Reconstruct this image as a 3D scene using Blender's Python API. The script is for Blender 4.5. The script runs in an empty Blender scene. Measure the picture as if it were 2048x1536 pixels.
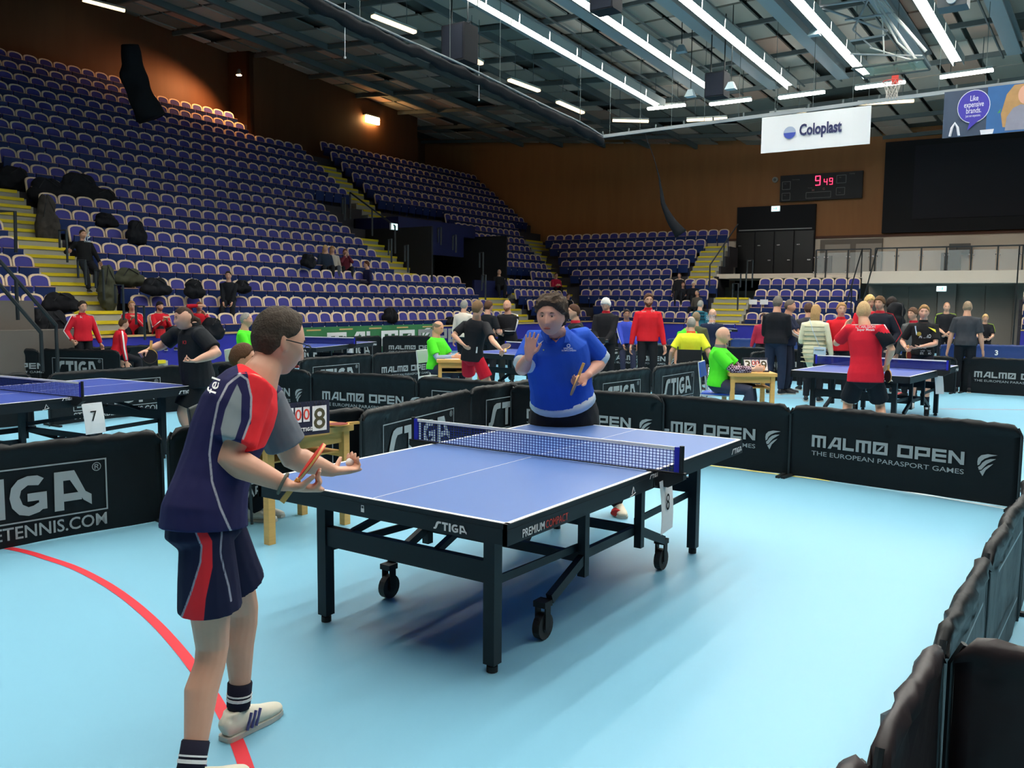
import bpy, bmesh, math, random
import numpy as np
from mathutils import Vector as V, Matrix as M4, noise
SC = bpy.context.scene; COL = SC.collection
PI = math.pi
# ------------------------------------------------------------------ camera, world, exposure
CAM = V((-4.20606567, -2.71913753, 1.66090243)); FPX = 1731.846
RT = V((0.56521033, -0.82490416, 0.00839128)); DN = V((-0.07336745, -0.06039653, -0.9954745)); FW = V((0.82167785, 0.56203682, -0.09465786))
cd = bpy.data.cameras.new('camera'); cam = bpy.data.objects.new('camera', cd); COL.objects.link(cam)
cd.sensor_width = 36; cd.lens = FPX/2048*36; cd.clip_start = .05; cd.clip_end = 200
UP = -DN; BK = -FW
cam.matrix_world = M4(((RT.x, UP.x, BK.x, CAM.x), (RT.y, UP.y, BK.y, CAM.y), (RT.z, UP.z, BK.z, CAM.z), (0, 0, 0, 1)))
SC.camera = cam
w = bpy.data.worlds.new('world'); SC.world = w; w.use_nodes = True
w.node_tree.nodes['Background'].inputs[0].default_value = (.55, .6, .7, 1); w.node_tree.nodes['Background'].inputs[1].default_value = .025
SC.view_settings.view_transform = 'Standard'; SC.view_settings.look = 'None'; SC.view_settings.exposure = 0.0; SC.view_settings.gamma = 1
try: SC.view_settings.use_curve_mapping = False
except Exception: pass
SC.cycles.max_bounces = 5; SC.cycles.diffuse_bounces = 3; SC.cycles.glossy_bounces = 2; SC.cycles.transmission_bounces = 3; SC.cycles.transparent_max_bounces = 6
SC.cycles.sample_clamp_indirect = 4.0
TUBE = 38.0          # strength of the court tubes
WARM = 2.6          # strength of the warm tubes
# ------------------------------------------------------------------ where things stand: photo directions to points in the hall
def ray(px, py): return RT*((px-1024)/FPX) + DN*((py-768)/FPX) + FW
def gz(px, py, z=0.):
    d = ray(px, py); return CAM + d*((z-CAM.z)/d.z)
def gx(px, py, X):
    d = ray(px, py); return CAM + d*((X-CAM.x)/d.x)
def at(px, py, D):
    d = ray(px, py); return CAM + d*(D/math.hypot(d.x, d.y))
def onpl(px, py, P, n):
    d = ray(px, py); return CAM + d*(((P-CAM).dot(n))/d.dot(n))
# ------------------------------------------------------------------ materials
MATS = {}
def mat(name, c, r=.6, spec=.4, metal=0., emit=None, es=1., var=0., vs=8., bump=0., bs=40., alpha=None, trans=0., vstretch=None, coord='Object'):
    if name in MATS: return MATS[name]
    m = bpy.data.materials.new(name); m.use_nodes = True; nt = m.node_tree; b = nt.nodes['Principled BSDF']
    b.inputs['Base Color'].default_value = (*c, 1); b.inputs['Roughness'].default_value = r; b.inputs['Metallic'].default_value = metal
    b.inputs['Specular IOR Level'].default_value = spec
    if emit: b.inputs['Emission Color'].default_value = (*emit, 1); b.inputs['Emission Strength'].default_value = es
    if alpha is not None: b.inputs['Alpha'].default_value = alpha
    if trans: b.inputs['Transmission Weight'].default_value = trans
    if var or bump:
        tc = nt.nodes.new('ShaderNodeTexCoord'); mp = nt.nodes.new('ShaderNodeMapping'); nt.links.new(tc.outputs[coord], mp.inputs[0])
        if vstretch: mp.inputs['Scale'].default_value = vstretch
    if var:
        n = nt.nodes.new('ShaderNodeTexNoise'); n.inputs['Scale'].default_value = vs; n.inputs['Detail'].default_value = 4
        nt.links.new(mp.outputs[0], n.inputs['Vector'])
        mx = nt.nodes.new('ShaderNodeMix'); mx.data_type = 'RGBA'
        mx.inputs[6].default_value = (*[k*(1-var) for k in c], 1); mx.inputs[7].default_value = (*[min(1, k*(1+var)) for k in c], 1)
        nt.links.new(n.outputs[0], mx.inputs[0]); nt.links.new(mx.outputs[2], b.inputs['Base Color'])
    if bump:
        n2 = nt.nodes.new('ShaderNodeTexNoise'); n2.inputs['Scale'].default_value = bs; n2.inputs['Detail'].default_value = 3
        nt.links.new(mp.outputs[0], n2.inputs['Vector'])
        bp = nt.nodes.new('ShaderNodeBump'); bp.inputs['Strength'].default_value = bump; bp.inputs['Distance'].default_value = .01
        nt.links.new(n2.outputs[0], bp.inputs['Height']); nt.links.new(bp.outputs[0], b.inputs['Normal'])
    MATS[name] = m; return m
def rgb(r, g, b):   # display colour to linear
    f = lambda c: (c/255/12.92) if c/255 <= .04045 else ((c/255+.055)/1.055)**2.4
    return (f(r), f(g), f(b))
cloth_cache = {}
def clo(r, g, b, rough=.85, bump=.25):
    return mat('cloth_%d_%d_%d' % (r, g, b), rgb(r, g, b), rough, .15, var=.08, vs=14, bump=bump, bs=22)
def skinm(r=205, g=150, b=125):
    return mat('skin_%d_%d_%d' % (r, g, b), rgb(r, g, b), .5, .35, var=.1, vs=9)
def hairm(r, g, b):
    return mat('hair_%d_%d_%d' % (r, g, b), rgb(r, g, b), .75, .2, var=.35, vs=60, bump=.6, bs=120)
BLK = mat('black_metal', rgb(30, 36, 40), .45, .4); BLKP = mat('black_plastic', rgb(24, 26, 30), .55, .3)
WHT = mat('white_plastic', rgb(235, 235, 235), .5, .3); PAPER = mat('paper', rgb(238, 238, 240), .8, .2)
CHR = mat('chrome', (.7, .7, .72), .25, .5, metal=.9)
WOODY = mat('birch_wood', rgb(222, 172, 98), .45, .35, var=.15, vs=3, vstretch=(1, 1, 14))
INK = mat('dark_ink', rgb(30, 30, 30), .8, .1)
SILV = mat('silver_print', rgb(150, 156, 158), .6, .3, var=.06, vs=5); SILV2 = mat('pale_print', rgb(205, 210, 212), .6, .3)
WHP = mat('white_print', rgb(235, 235, 235), .7, .2)
# ------------------------------------------------------------------ mesh helpers
def link(name, me, m=None, parent=None, mats=None):
    o = bpy.data.objects.new(name, me)
    if mats:
        for k in mats: me.materials.append(k)
    elif m is not None and not me.materials: me.materials.append(m)
    COL.objects.link(o)
    if parent: o.parent = parent; o.matrix_parent_inverse = WORLDP.get(parent.name, M4.Identity(4)).inverted()
    return o
WORLDP = {}
def obj(name, bm, m, parent=None, smooth=False, mats=None):
    me = bpy.data.meshes.new(name); bmesh.ops.recalc_face_normals(bm, faces=bm.faces[:]) if RECALC[0] else None
    bm.to_mesh(me); bm.free()
    if smooth: me.shade_smooth()
    return link(name, me, m, parent, mats)
RECALC = [False]
def tag(o, label=None, cat=None, group=None, kind=None):
    if label: o['label'] = label
    if cat: o['category'] = cat
    if group: o['group'] = group
    if kind: o['kind'] = kind
    return o
def empty(name, loc=(0, 0, 0), rz=0., label=None, cat=None, group=None):
    o = bpy.data.objects.new(name, None); COL.objects.link(o); o.location = loc; o.rotation_euler = (0, 0, rz); o.empty_display_size = .1
    return tag(o, label, cat, group)
def wempty(name, loc, label, cat, group=None):
    """a thing whose parts are modelled straight in hall coordinates: the Empty sits at its base, parts carry the inverse"""
    o = empty(name, loc, 0, label, cat, group); WORLDP[o.name] = M4.Translation(V(loc)); return o
def BM(): return bmesh.new()
def box(bm, c, s, rz=0., rot=None, mi=0):
    c = V(c); R = rot if rot else M4.Rotation(rz, 3, 'Z')
    vs = [bm.verts.new(c + R @ V((sx*s[0]/2, sy*s[1]/2, sz*s[2]/2))) for sx in (-1, 1) for sy in (-1, 1) for sz in (-1, 1)]
    for f in ((0, 1, 3, 2), (4, 6, 7, 5), (0, 4, 5, 1), (2, 3, 7, 6), (0, 2, 6, 4), (1, 5, 7, 3)):
        fc = bm.faces.new([vs[i] for i in f]); fc.material_index = mi
    return vs
def bar(bm, a, b, w_, h_, up=V((0, 0, 1)), mi=0):
    a = V(a); b = V(b); t = (b-a); L = t.length; t.normalize()
    s = t.cross(up)
    if s.length < 1e-4: s = t.cross(V((1, 0, 0)))
    s.normalize(); n = s.cross(t)
    R = M4((t, s, n)).transposed()
    box(bm, (a+b)/2, (L, w_, h_), rot=R, mi=mi)
def tube(bm, pts, rad, seg=8, ref=None, cap=True, mi=0, closed=False):
    """loft of ellipses; rad: number, (a,b) or list of those; a runs along ref, b across"""
    pts = [V(p) for p in pts]; n = len(pts); rs = rad if isinstance(rad, list) else [rad]*n
    rings = []; prev = None
    for i, p in enumerate(pts):
        if closed: t = pts[(i+1) % n]-pts[i-1]
        else: t = (pts[min(i+1, n-1)]-pts[max(i-1, 0)])
        if t.length < 1e-9: t = V((0, 0, 1))
        t.normalize()
        r_ = ref[i] if isinstance(ref, list) else ref
        if r_ is None:
            r_ = prev if prev is not None else (V((0, 0, 1)) if abs(t.z) < .9 else V((1, 0, 0)))
        a = (r_ - t*r_.dot(t))
        if a.length < 1e-6: a = t.orthogonal()
        a.normalize(); b = t.cross(a); prev = a
        ra, rb = rs[i] if isinstance(rs[i], tuple) else (rs[i], rs[i])
        rings.append([bm.verts.new(p + a*(ra*math.cos(2*PI*k/seg)) + b*(rb*math.sin(2*PI*k/seg))) for k in range(seg)])
    m = n if closed else n-1
    for i in range(m):
        A = rings[i]; B = rings[(i+1) % n]
        for k in range(seg):
            f = bm.faces.new((A[k], A[(k+1) % seg], B[(k+1) % seg], B[k])); f.material_index = mi
    if cap and not closed:
        bm.faces.new(rings[0][::-1]).material_index = mi; bm.faces.new(rings[-1]).material_index = mi
    return rings
def ell(bm, c, axes, seg=14, rings=9, mi=0):
    """closed ellipsoid; axes = three vectors"""
    c = V(c); ax = [V(a) for a in axes]; rows = []
    top = bm.verts.new(c+ax[2]); bot = bm.verts.new(c-ax[2])
    for i in range(1, rings):
        th = PI*i/rings
        rows.append([bm.verts.new(c+ax[0]*(math.sin(th)*math.cos(2*PI*k/seg))+ax[1]*(math.sin(th)*math.sin(2*PI*k/seg))+ax[2]*math.cos(th)) for k in range(seg)])
    for k in range(seg):
        bm.faces.new((top, rows[0][k], rows[0][(k+1) % seg])).material_index = mi
        bm.faces.new((bot, rows[-1][(k+1) % seg], rows[-1][k])).material_index = mi
        for i in range(len(rows)-1):
            bm.faces.new((rows[i][k], rows[i+1][k], rows[i+1][(k+1) % seg], rows[i][(k+1) % seg])).material_index = mi
def sph(bm, c, r, seg=12, rings=8, mi=0): ell(bm, c, ((r, 0, 0), (0, r, 0), (0, 0, r)), seg, rings, mi)
def rlimb(bm, pts, rad, seg=12, ref=None):
    """limb with rounded ends, closed, for remeshing"""
    pts = [V(p) for p in pts]; rs = rad if isinstance(rad, list) else [rad]*len(pts)
    mx = lambda r: max(r) if isinstance(r, tuple) else r
    sc = lambda r, k: (r[0]*k, r[1]*k) if isinstance(r, tuple) else r*k
    t0 = (pts[0]-pts[1]).normalized(); t1 = (pts[-1]-pts[-2]).normalized()
    P = [pts[0]+t0*mx(rs[0])*.9, pts[0]+t0*mx(rs[0])*.6] + pts + [pts[-1]+t1*mx(rs[-1])*.6, pts[-1]+t1*mx(rs[-1])*.9]
    R = [sc(rs[0], .3), sc(rs[0], .78)] + rs + [sc(rs[-1], .78), sc(rs[-1], .3)]
    rf = ref
    if isinstance(ref, list): rf = [ref[0]]*2 + ref + [ref[-1]]*2
    tube(bm, P, R, seg, rf)
TMP = bpy.data.scenes.new('workbench'); TVL = TMP.view_layers[0]      # modifiers are evaluated in a small side scene, removed at the end
def evaluated(o):
    TMP.collection.objects.link(o); TVL.update(); me = bpy.data.meshes.new_from_object(o.evaluated_get(TVL.depsgraph)); return me
def remesh(bm, voxel, smooth=3, name='m', fac=.5):
    bmesh.ops.recalc_face_normals(bm, faces=bm.faces[:])
    me = bpy.data.meshes.new(name+'_src'); bm.to_mesh(me); bm.free()
    o = bpy.data.objects.new(name+'_src', me)
    r = o.modifiers.new('r', 'REMESH'); r.mode = 'VOXEL'; r.voxel_size = voxel; r.adaptivity = 0
    if smooth:
        s = o.modifiers.new('s', 'SMOOTH'); s.iterations = smooth; s.factor = fac
    out = evaluated(o); out.name = name
    bpy.data.objects.remove(o); bpy.data.meshes.remove(me)
    out.materials.clear(); out.shade_smooth(); return out
def flatpoly(bm, pts, mi=0):
    vs = [bm.verts.new(p) for p in pts]
    try: f = bm.faces.new(vs); f.material_index = mi; return f
    except Exception: return None
# ------------------------------------------------------------------ lettering
def R_(x0, y0, x1, y1): return [(x0, y0), (x1, y0), (x1, y1), (x0, y1)]
GL = {
 'M': (1.25, [R_(0, 0, .25, 1), R_(.5, 0, .75, .8), R_(1, 0, 1.25, 1), R_(.25, .78, 1, 1)]),
 'A': (1.15, [[(0, 0), (.28, 0), (.85, 1), (.57, 1)], R_(.88, 0, 1.15, 1), R_(.8, .78, .9, 1), R_(.45, .2, .9, .4)]),
 'L': (.95, [R_(0, 0, .25, 1), R_(.25, 0, .95, .24)]),
 'Ø': (1.2, [R_(0, 0, .26, 1), R_(.94, 0, 1.2, 1), R_(.26, 0, .94, .24), R_(.26, .76, .94, 1), [(.3, .28), (.5, .28), (.9, .72), (.7, .72)]]),
 'O': (1.2, [R_(0, 0, .26, 1), R_(.94, 0, 1.2, 1), R_(.26, 0, .94, .24), R_(.26, .76, .94, 1)]),
 'P': (1.15, [R_(0, 0, .26, 1), R_(.26, .76, 1.15, 1), R_(.9, .3, 1.15, .76), R_(.26, .28, .9, .5)]),
 'E': (1.05, [R_(0, 0, .26, 1), R_(.26, 0, 1.05, .22), R_(.26, .39, 1.05, .61), R_(.26, .78, 1.05, 1)]),
 'N': (1.15, [R_(0, 0, .26, 1), R_(.89, 0, 1.15, 1), [(.26, 1), (.26, .66), (.89, 0), (.89, .34)]]),
 ' ': (.45, []),
}
SG = {
 'S': (1.25, [[(0, 0), (.02, .2), (.2, .22), (.42, .74), (.56, .92), (.8, 1), (1.25, 1), (1.22, .76), (.86, .74), (.74, .62), (.52, .16), (.38, .03), (.2, 0)]]),
 'T': (.95, [R_(0, .74, .95, 1), R_(.33, 0, .63, .74)]),
 'I': (.32, [R_(0, 0, .32, 1)]),
 'G': (1.05, [[(.52, 1), (.25, .93), (.06, .75), (0, .5), (.28, .5), (.33, .66), (.52, .77), (.82, .74), (.98, .9), (.8, .99)],
              [(0, .5), (.06, .25), (.25, .06), (.52, 0), (.82, .06), (1.05, .2), (.8, .3), (.66, .24), (.52, .22), (.36, .3), (.28, .5)],
              R_(.5, .36, 1.05, .56), R_(.82, .12, 1.05, .4)]),
 'A': (1.2, [[(.08, 0), (.36, 0), (.36, 1), (.1, 1)], [(.36, 1), (.36, .76), (.56, .76), (.95, .2), (1.2, .05), (1.2, .32), (1.02, .42), (.7, 1)], R_(.36, .22, .9, .42)]),
}
def word(bm, txt, G, o, ux, uy, h, wsc=1., gap=.14, slant=0., off=None, mi=0):
    """blocky lettering; returns its width"""
    x = 0.; k = 0
    for ch in txt:
        wd, polys = G[ch]
        for p in polys:
            k += 1
            vs = []
            for (a, b) in p:
                q = V(o) + ux*((x + (a + slant*b))*h*wsc) + uy*(b*h)
                if off: q = q + off*(k*.00015)
                vs.append(q)
            flatpoly(bm, vs, mi)
        x += wd + gap
    return (x-gap)*h*wsc
TXT = {}
def text(name, s, o, ux, uy, size, m, parent, bold=.0, align='LEFT', spacing=1., w_=None):
    key = (s, bold, align, spacing)
    if key not in TXT:
        cu = bpy.data.curves.new('t', 'FONT'); cu.body = s; cu.size = 1.; cu.offset = bold; cu.align_x = align; cu.space_character = spacing; cu.resolution_u = 3; cu.fill_mode = 'BOTH' if False else cu.fill_mode
        to = bpy.data.objects.new('t', cu)
        TXT[key] = evaluated(to); bpy.data.objects.remove(to); bpy.data.curves.remove(cu)
    me = TXT[key].copy(); me.materials.clear()
    xs = [v.co.x for v in me.vertices]; sx = size
    if w_: sx = w_/max(1e-6, (max(xs)-min(xs)))
    ux = V(ux).normalized(); uy = V(uy).normalized(); o = V(o)
    for v in me.vertices: v.co = o + ux*(v.co.x*sx) + uy*(v.co.y*size)
    return link(name, me, m, parent)
# ================================================================== THE HALL
def dirv(deg): return V((math.cos(math.radians(deg)), math.sin(math.radians(deg)), 0))
LO = V((6, 15.65, 0)); LU = dirv(2); LV = dirv(92)            # left stand: origin, along the rows, outward
EO = V((30, 8, 0)); EU = dirv(94); EV = dirv(4)               # end stand
ZV = V((0, 0, 1))
def lzt(i): return (1.32+.435*i if i <= 10 else 5.67+.49*(i-10)) - .84      # tread height of a row, left stand
def ezt(i): return 1.32+.47*i-.84
def LP(s, v, z=0.): return LO + LU*s + LV*v + ZV*z
def EP(t, v, z=0.): return EO + EU*t + EV*v + ZV*z
def struct(o): o['kind'] = 'structure'; return o
FLOORM = mat('sports_floor', rgb(126, 184, 210), .38, .35, var=.05, vs=.7)
CONC = mat('concrete', rgb(128, 124, 118), .85, .2, var=.1, vs=2); CONCD = mat('dark_concrete', rgb(62, 60, 66), .85, .2, var=.12, vs=2)
STEPM = mat('step_grey', rgb(172, 170, 158), .8, .2, var=.06, vs=3); YEL = mat('yellow_nosing', rgb(228, 205, 40), .6, .3)
BLUEW = mat('blue_wall', rgb(42, 42, 150), .5, .4); NAVYP = mat('navy_panel', rgb(18, 24, 66), .6, .3)
OAK = mat('rail_wood', rgb(205, 170, 110), .5, .3, var=.15, vs=4)
WOODW = mat('wood_wall_shaded', rgb(88, 58, 38), .55, .25, var=.18, vs=1.2, vstretch=(3, 3, .35))  # darker copy of the wall wood, shade of the stand side in its colour
WHTW = mat('pale_wall', rgb(238, 222, 204), .8, .2); GRYW = mat('grey_wall', rgb(150, 142, 134), .85, .2, var=.08, vs=2)
BLACKW = mat('black_cladding', rgb(26, 26, 30), .7, .25); SCRN = mat('dark_screen', rgb(40, 40, 46), .75, .2, var=.05, vs=30)
bm = BM(); box(bm, (13, 0, -.05), (60, 44, .1)); floor = struct(obj('floor', bm, FLOORM))
# painted lines, 1 mm proud of the floor
def line(pts, w_, m, z=.002, nm='floor_line'):
    bm = BM(); pts = [V((p[0], p[1], z)) for p in pts]; L = []
    for i, p in enumerate(pts):
        t = (pts[min(i+1, len(pts)-1)]-pts[max(i-1, 0)]).normalized(); n = V((-t.y, t.x, 0))
        L.append((bm.verts.new(p+n*w_/2), bm.verts.new(p-n*w_/2)))
    for i in range(len(L)-1): bm.faces.new((L[i][1], L[i+1][1], L[i+1][0], L[i][0]))
    return obj(nm, bm, m, floor)
REDL = mat('red_line', rgb(222, 52, 66), .45, .35); YELL = mat('yellow_line', rgb(240, 226, 90), .5, .3); WHL = mat('white_line', rgb(225, 238, 245), .5, .3)
arc = [gz(*p) for p in ((-60, 1083), (40, 1101), (95, 1117), (150, 1136), (210, 1167), (262, 1203), (315, 1250), (365, 1306), (405, 1360), (440, 1415), (470, 1475), (492, 1534), (512, 1600))]
def spl(P, n=6):
    out = []
    for i in range(len(P)-1):
        a, b, c, d = P[max(i-1, 0)], P[i], P[i+1], P[min(i+2, len(P)-1)]
        for k in range(n):
            t = k/n; out.append(.5*((2*b)+(-a+c)*t+(2*a-5*b+4*c-d)*t*t+(-a+3*b-3*c+d)*t**3))
    return out+[P[-1]]
line(spl(arc), .052, REDL)
line([gz(1215, 905), gz(1660, 962)], .045, YELL); line([gz(1655, 956), gz(2035, 1022)], .04, WHL, .0025)
line([gz(1880, 818), gz(2300, 822)], .03, REDL); line([gz(1772, 796), gz(1815, 781)], .05, REDL); line([gz(1540, 777), gz(1705, 781)], .02, REDL); line([gz(1380, 791), gz(1610, 797)], .02, REDL)
# walls
def wallq(nm, P, m, th=.2):
    """a wall slab given four corners; thickness pushed away from the hall centre"""
    P = [V(p) for p in P]; n = (P[1]-P[0]).cross(P[3]-P[0]).normalized(); c = sum(P, V((0, 0, 0)))/4
    if n.dot(c-V((14, 2, 3))) < 0: n = -n
    bm = BM(); a = [bm.verts.new(p) for p in P]; b = [bm.verts.new(p+n*th) for p in P]
    bm.faces.new(a); bm.faces.new(b[::-1])
    for i in range(4): bm.faces.new((a[i], b[i], b[(i+1) % 4], a[(i+1) % 4]))
    bmesh.ops.recalc_face_normals(bm, faces=bm.faces[:])
    return struct(obj(nm, bm, m))
def zroof(X, Y): return 8.95+.073*(37-X)+.087*max(0., Y-11)
def wallv(nm, a, b, z0, m, z1=None, th=.2):
    za = z1 if z1 else zroof(a.x, a.y)+.2; zb = z1 if z1 else zroof(b.x, b.y)+.2
    return wallq(nm, [(a.x, a.y, z0), (b.x, b.y, z0), (b.x, b.y, zb), (a.x, a.y, za)], m, th)
def sL(px, py, v): return (onpl(px, py, LP(0, v), LV)-LP(0, v)).dot(LU)
def tE(px, py, v): q = onpl(px, py, EP(0, v), EV)-EP(0, v); return q.dot(EU), q.z
sc1 = sL(458, 235, 11.8); sc2 = sL(830, 335, 10.5)
wallv('wall_left', LP(-24, 11.8), LP(sc1, 11.8), 0, WOODW)
wallv('wall_left_return', LP(sc1, 11.8), LP(sc1, 10.5), 0, WOODW)
wallv('wall_left_gallery', LP(sc1, 10.5), LP(sc2, 10.5), 0, WOODW)
wallv('wall_left_corner', LP(sc2, 10.5), LP(sc2, 14), 0, WOODW); wallv('wall_left_far', LP(sc2-.5, 14), LP(34, 14), 0, WOODW)
wallv('wall_end', EP(-34, 7), EP(24, 7), 4.72, mat('wood_wall_lit', rgb(158, 106, 64), .55, .25, var=.15, vs=1.2, vstretch=(3, 3, .35)))  # paler copy of the wall wood, light on the end wall in its colour
wallv('wall_end_lower', EP(-34, 7), EP(24, 7), 0, WHTW, 4.72)
wallv('wall_right', V((-14, -22, 0)), V((42, -22, 0)), 0, WOODW); wallv('wall_back', V((-14, -22, 0)), V((-14, 32, 0)), 0, WOODW)
bm = BM(); bar(bm, EP(-34, 6.95, 4.72), EP(24, 6.95, 4.72), .08, .1); struct(obj('trim_1', bm, mat('rust_trim', rgb(90, 55, 40), .7)))
# ------------------------------------------------------------------ stands: tiers, aisle stairs
def tier(nm, P, segs, v0, v1, z0, z1, m):
    bm = BM()
    for a, b in segs:
        c = P((a+b)/2, (v0+v1)/2, (z0+z1)/2); u = (P(1, 0)-P(0, 0)); box(bm, c, (b-a, v1-v0, z1-z0), rz=math.atan2(u.y, u.x))
    return struct(obj(nm, bm, m))
for i in range(19):
    segs = [(-16, 14.8), (19.9, 31)] if 4 <= i <= 9 else ([(-16, 31)] if i <= 16 else [(-16, sc1-.1)])
    if i == 10: segs = [(-16, 16.0), (17.2, 31)]
    tier('stand_tier', LP, segs, i*.62-.55, i*.62+.75, lzt(i)-.9, lzt(i), CONCD)
for i in range(9):
    segs = [(-2.9, 16)] if i < 4 else [(3.3, 17)]
    tier('stand_tier', EP, segs, i*.62-.55, i*.62+.75, ezt(i)-.9, ezt(i), CONCD)
for i in range(4): tier('stand_tier', EP, [(-16, -8.2)], i*.62-.55, i*.62+.75, ezt(i)-.9, ezt(i), CONCD)
def stairs(P, zf, rows, s0, s1, label):
    u = (P(1, 0)-P(0, 0)); rz = math.atan2(u.y, u.x); sgn = 1
    loc = P((s0(rows[0])+s1(rows[0]))/2, rows[0]*.62-.9, 0)
    root = wempty('aisle_stairs', loc, label, 'stairs')
    for i in rows:
        for k in (1, 0):
            a, b = s0(i-k*.5), s1(i-k*.5); vz = i*.62-.55-k*.31; z = zf(i)-k*.22+.004
            bm = BM(); box(bm, P((a+b)/2, vz+.31, z-.3), (b-a, .66, .6), rz=rz); st = obj('step', bm, STEPM, root)
            bm = BM(); box(bm, P((a+b)/2, vz+.01, z-.02), ((b-a)*.9, .11, .075), rz=rz); obj('step_nosing', bm, YEL, st)
    return root
C_ = lambda x: (lambda i: x)
stairs(LP, lzt, range(0, 11), C_(.15), C_(1.55), 'grey aisle steps with yellow edges at the left end of the big stand')
stairs(LP, lzt, range(4, 9), C_(13.45), C_(14.85), 'aisle steps with yellow edges just left of the dark stand entrance')
stairs(LP, lzt, range(0, 4), C_(17.0), C_(19.3), 'broad lower aisle steps with yellow edges right of the long seat rows')
stairs(LP, lzt, range(4, 11), C_(19.95), C_(21.3), 'aisle steps with yellow edges just right of the dark stand entrance')
stairs(LP, lzt, range(10, 16), C_(15.95), C_(17.1), 'dim upper aisle steps above the dark stand entrance')
stairs(LP, lzt, range(0, 11), lambda i: 23.4+.42*i, lambda i: 25.2+.42*i, 'steps climbing in the corner between the two stands')
stairs(EP, ezt, range(0, 4), C_(1.45), C_(3.0), 'steps with yellow edges between the end seating blocks')
stairs(EP, ezt, range(4, 9), C_(3.4), C_(4.6), 'dim upper steps beside the black doors')
# front walls of the stands with wooden rail
def front(nm, P, a, b, v, z, m=BLUEW):
    u = (P(1, 0)-P(0, 0)); rz = math.atan2(u.y, u.x)
    bm = BM(); box(bm, P((a+b)/2, v, z/2), (abs(b-a), .1, z), rz=rz); o = struct(obj(nm, bm, m))
    bm = BM(); box(bm, P((a+b)/2, v-.01, z+.02), (abs(b-a), .16, .04), rz=rz); obj('wood_rail', bm, OAK, o)
front('stand_front_wall', LP, -.3, 24, -.68, .82); front('stand_front_wall', EP, -2.9, 14, -.68, .82); front('stand_front_wall', EP, -16, -8.3, -.68, .82)
# concrete end of the stand at the left of the aisle
bm = BM(); box(bm, LP(-1.9, -1.0, .52), (2.1, .9, 1.04), rz=math.radians(2)); box(bm, LP(-2.2, -.7, .8), (1.4, .6, 1.6), rz=math.radians(2)); struct(obj('stand_plinth', bm, mat('plinth_grey', rgb(98, 92, 88), .85, .2, var=.1, vs=2)))
# dark entrance in the left stand
bm = BM()
for (s_, v_, z_, sx, sv, sz) in ((17.35, 5.6, 2.4, 5.1, .1, 4.8), (14.82, 3.7, 2.2, .08, 3.8, 4.4), (19.9, 3.7, 2.2, .08, 3.8, 4.4), (17.35, 3.6, .1, 5.1, 3.9, .2)):
    box(bm, LP(s_, v_, z_), (sx, sv, sz), rz=math.radians(2))
struct(obj('entrance_wall', bm, mat('entrance_dark', rgb(22, 22, 26), .8)))
bm = BM(); box(bm, LP(17.35, 4.6, lzt(10)-.25), (5.1, 2.4, .5), rz=math.radians(2)); box(bm, LP(16.9, 3.42, lzt(9)-.35), (4.2, .1, 1.1), rz=math.radians(2)); struct(obj('entrance_lintel', bm, NAVYP))
bm = BM(); box(bm, LP(18.6, 1.75, 1.95), (2.4, .1, 1.1), rz=math.radians(2)); box(bm, LP(16.1, 1.75, 1.7), (2.6, .1, .7), rz=math.radians(2)); struct(obj('entrance_parapet', bm, NAVYP))
# end wall fittings: black doors box, dark screen, balcony
(ta, zt_), (tb, _) = tE(1475, 415, 6.8), tE(1632, 408, 6.8)
zb0 = tE(1550, 556, 6.85)[1]
bm = BM(); box(bm, EP((ta+tb)/2, 6.9, (zt_+zb0-.6)/2), (abs(tb-ta), .24, zt_-zb0+.6), rz=math.radians(94)); blk = struct(obj('door_1', bm, BLACKW))
for k in range(4):
    t_ = ta+(tb-ta)*(k+.5)/4
    bm = BM(); box(bm, EP(t_, 6.76, (zb0+zt_-1.15)/2), (abs(tb-ta)/4-.06, .05, zt_-1.25-zb0), rz=math.radians(94)); d_ = obj('door_leaf', bm, mat('door_black', rgb(20, 20, 23), .35, .5), blk)
    bm = BM(); box(bm, EP(t_+.25, 6.72, 4.4), (.14, .05, .05), rz=math.radians(94)); box(bm, EP(t_-.25, 6.72, 3.7), (.14, .05, .05), rz=math.radians(94)); obj('door_hinge', bm, CHR, d_)
bm = BM(); box(bm, EP((ta+tb)/2, 6.74, zt_-1.1), (abs(tb-ta)*.93, .06, .05), rz=math.radians(94)); obj('white_rail', bm, mat('rail_white', rgb(150, 150, 150), .6), blk)
(t1, z1), (t2, z2) = tE(1772, 285, 6.8), tE(1772, 466, 6.8)
bm = BM(); box(bm, EP(t1-9, 6.85, (z1+z2)/2), (18, .2, z1-z2), rz=math.radians(94)); scr = struct(obj('wall_screen', bm, BLACKW))
bm = BM(); box(bm, EP(t1-9.6, 6.73, (z1+z2)/2+.15), (16.8, .06, z1-z2-.8), rz=math.radians(94)); obj('screen_face', bm, SCRN, scr)
bm = BM(); box(bm, EP(-2.85-9, 4.3, 2.72), (18, 5.8, .46), rz=math.radians(94)); struct(obj('balcony_floor', bm, WHTW))
bm = BM(); box(bm, EP(.4, 5.0, 2.85), (6.6, 4.2, .2), rz=math.radians(94)); struct(obj('balcony_floor', bm, WHTW))
bm = BM(); box(bm, EP(-2.85-9, 3.3, 1.25), (18, .2, 2.5), rz=math.radians(94)); rec = struct(obj('wall_under_balcony', bm, GRYW))
tj, _z = tE(1893, 620, 3.1)
bm = BM(); box(bm, EP(tj, 3.05, 1.25), (.62, .3, 2.5), rz=math.radians(94)); struct(obj('wall_pillar', bm, mat('pillar_grey', rgb(140, 130, 124), .8)))
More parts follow.
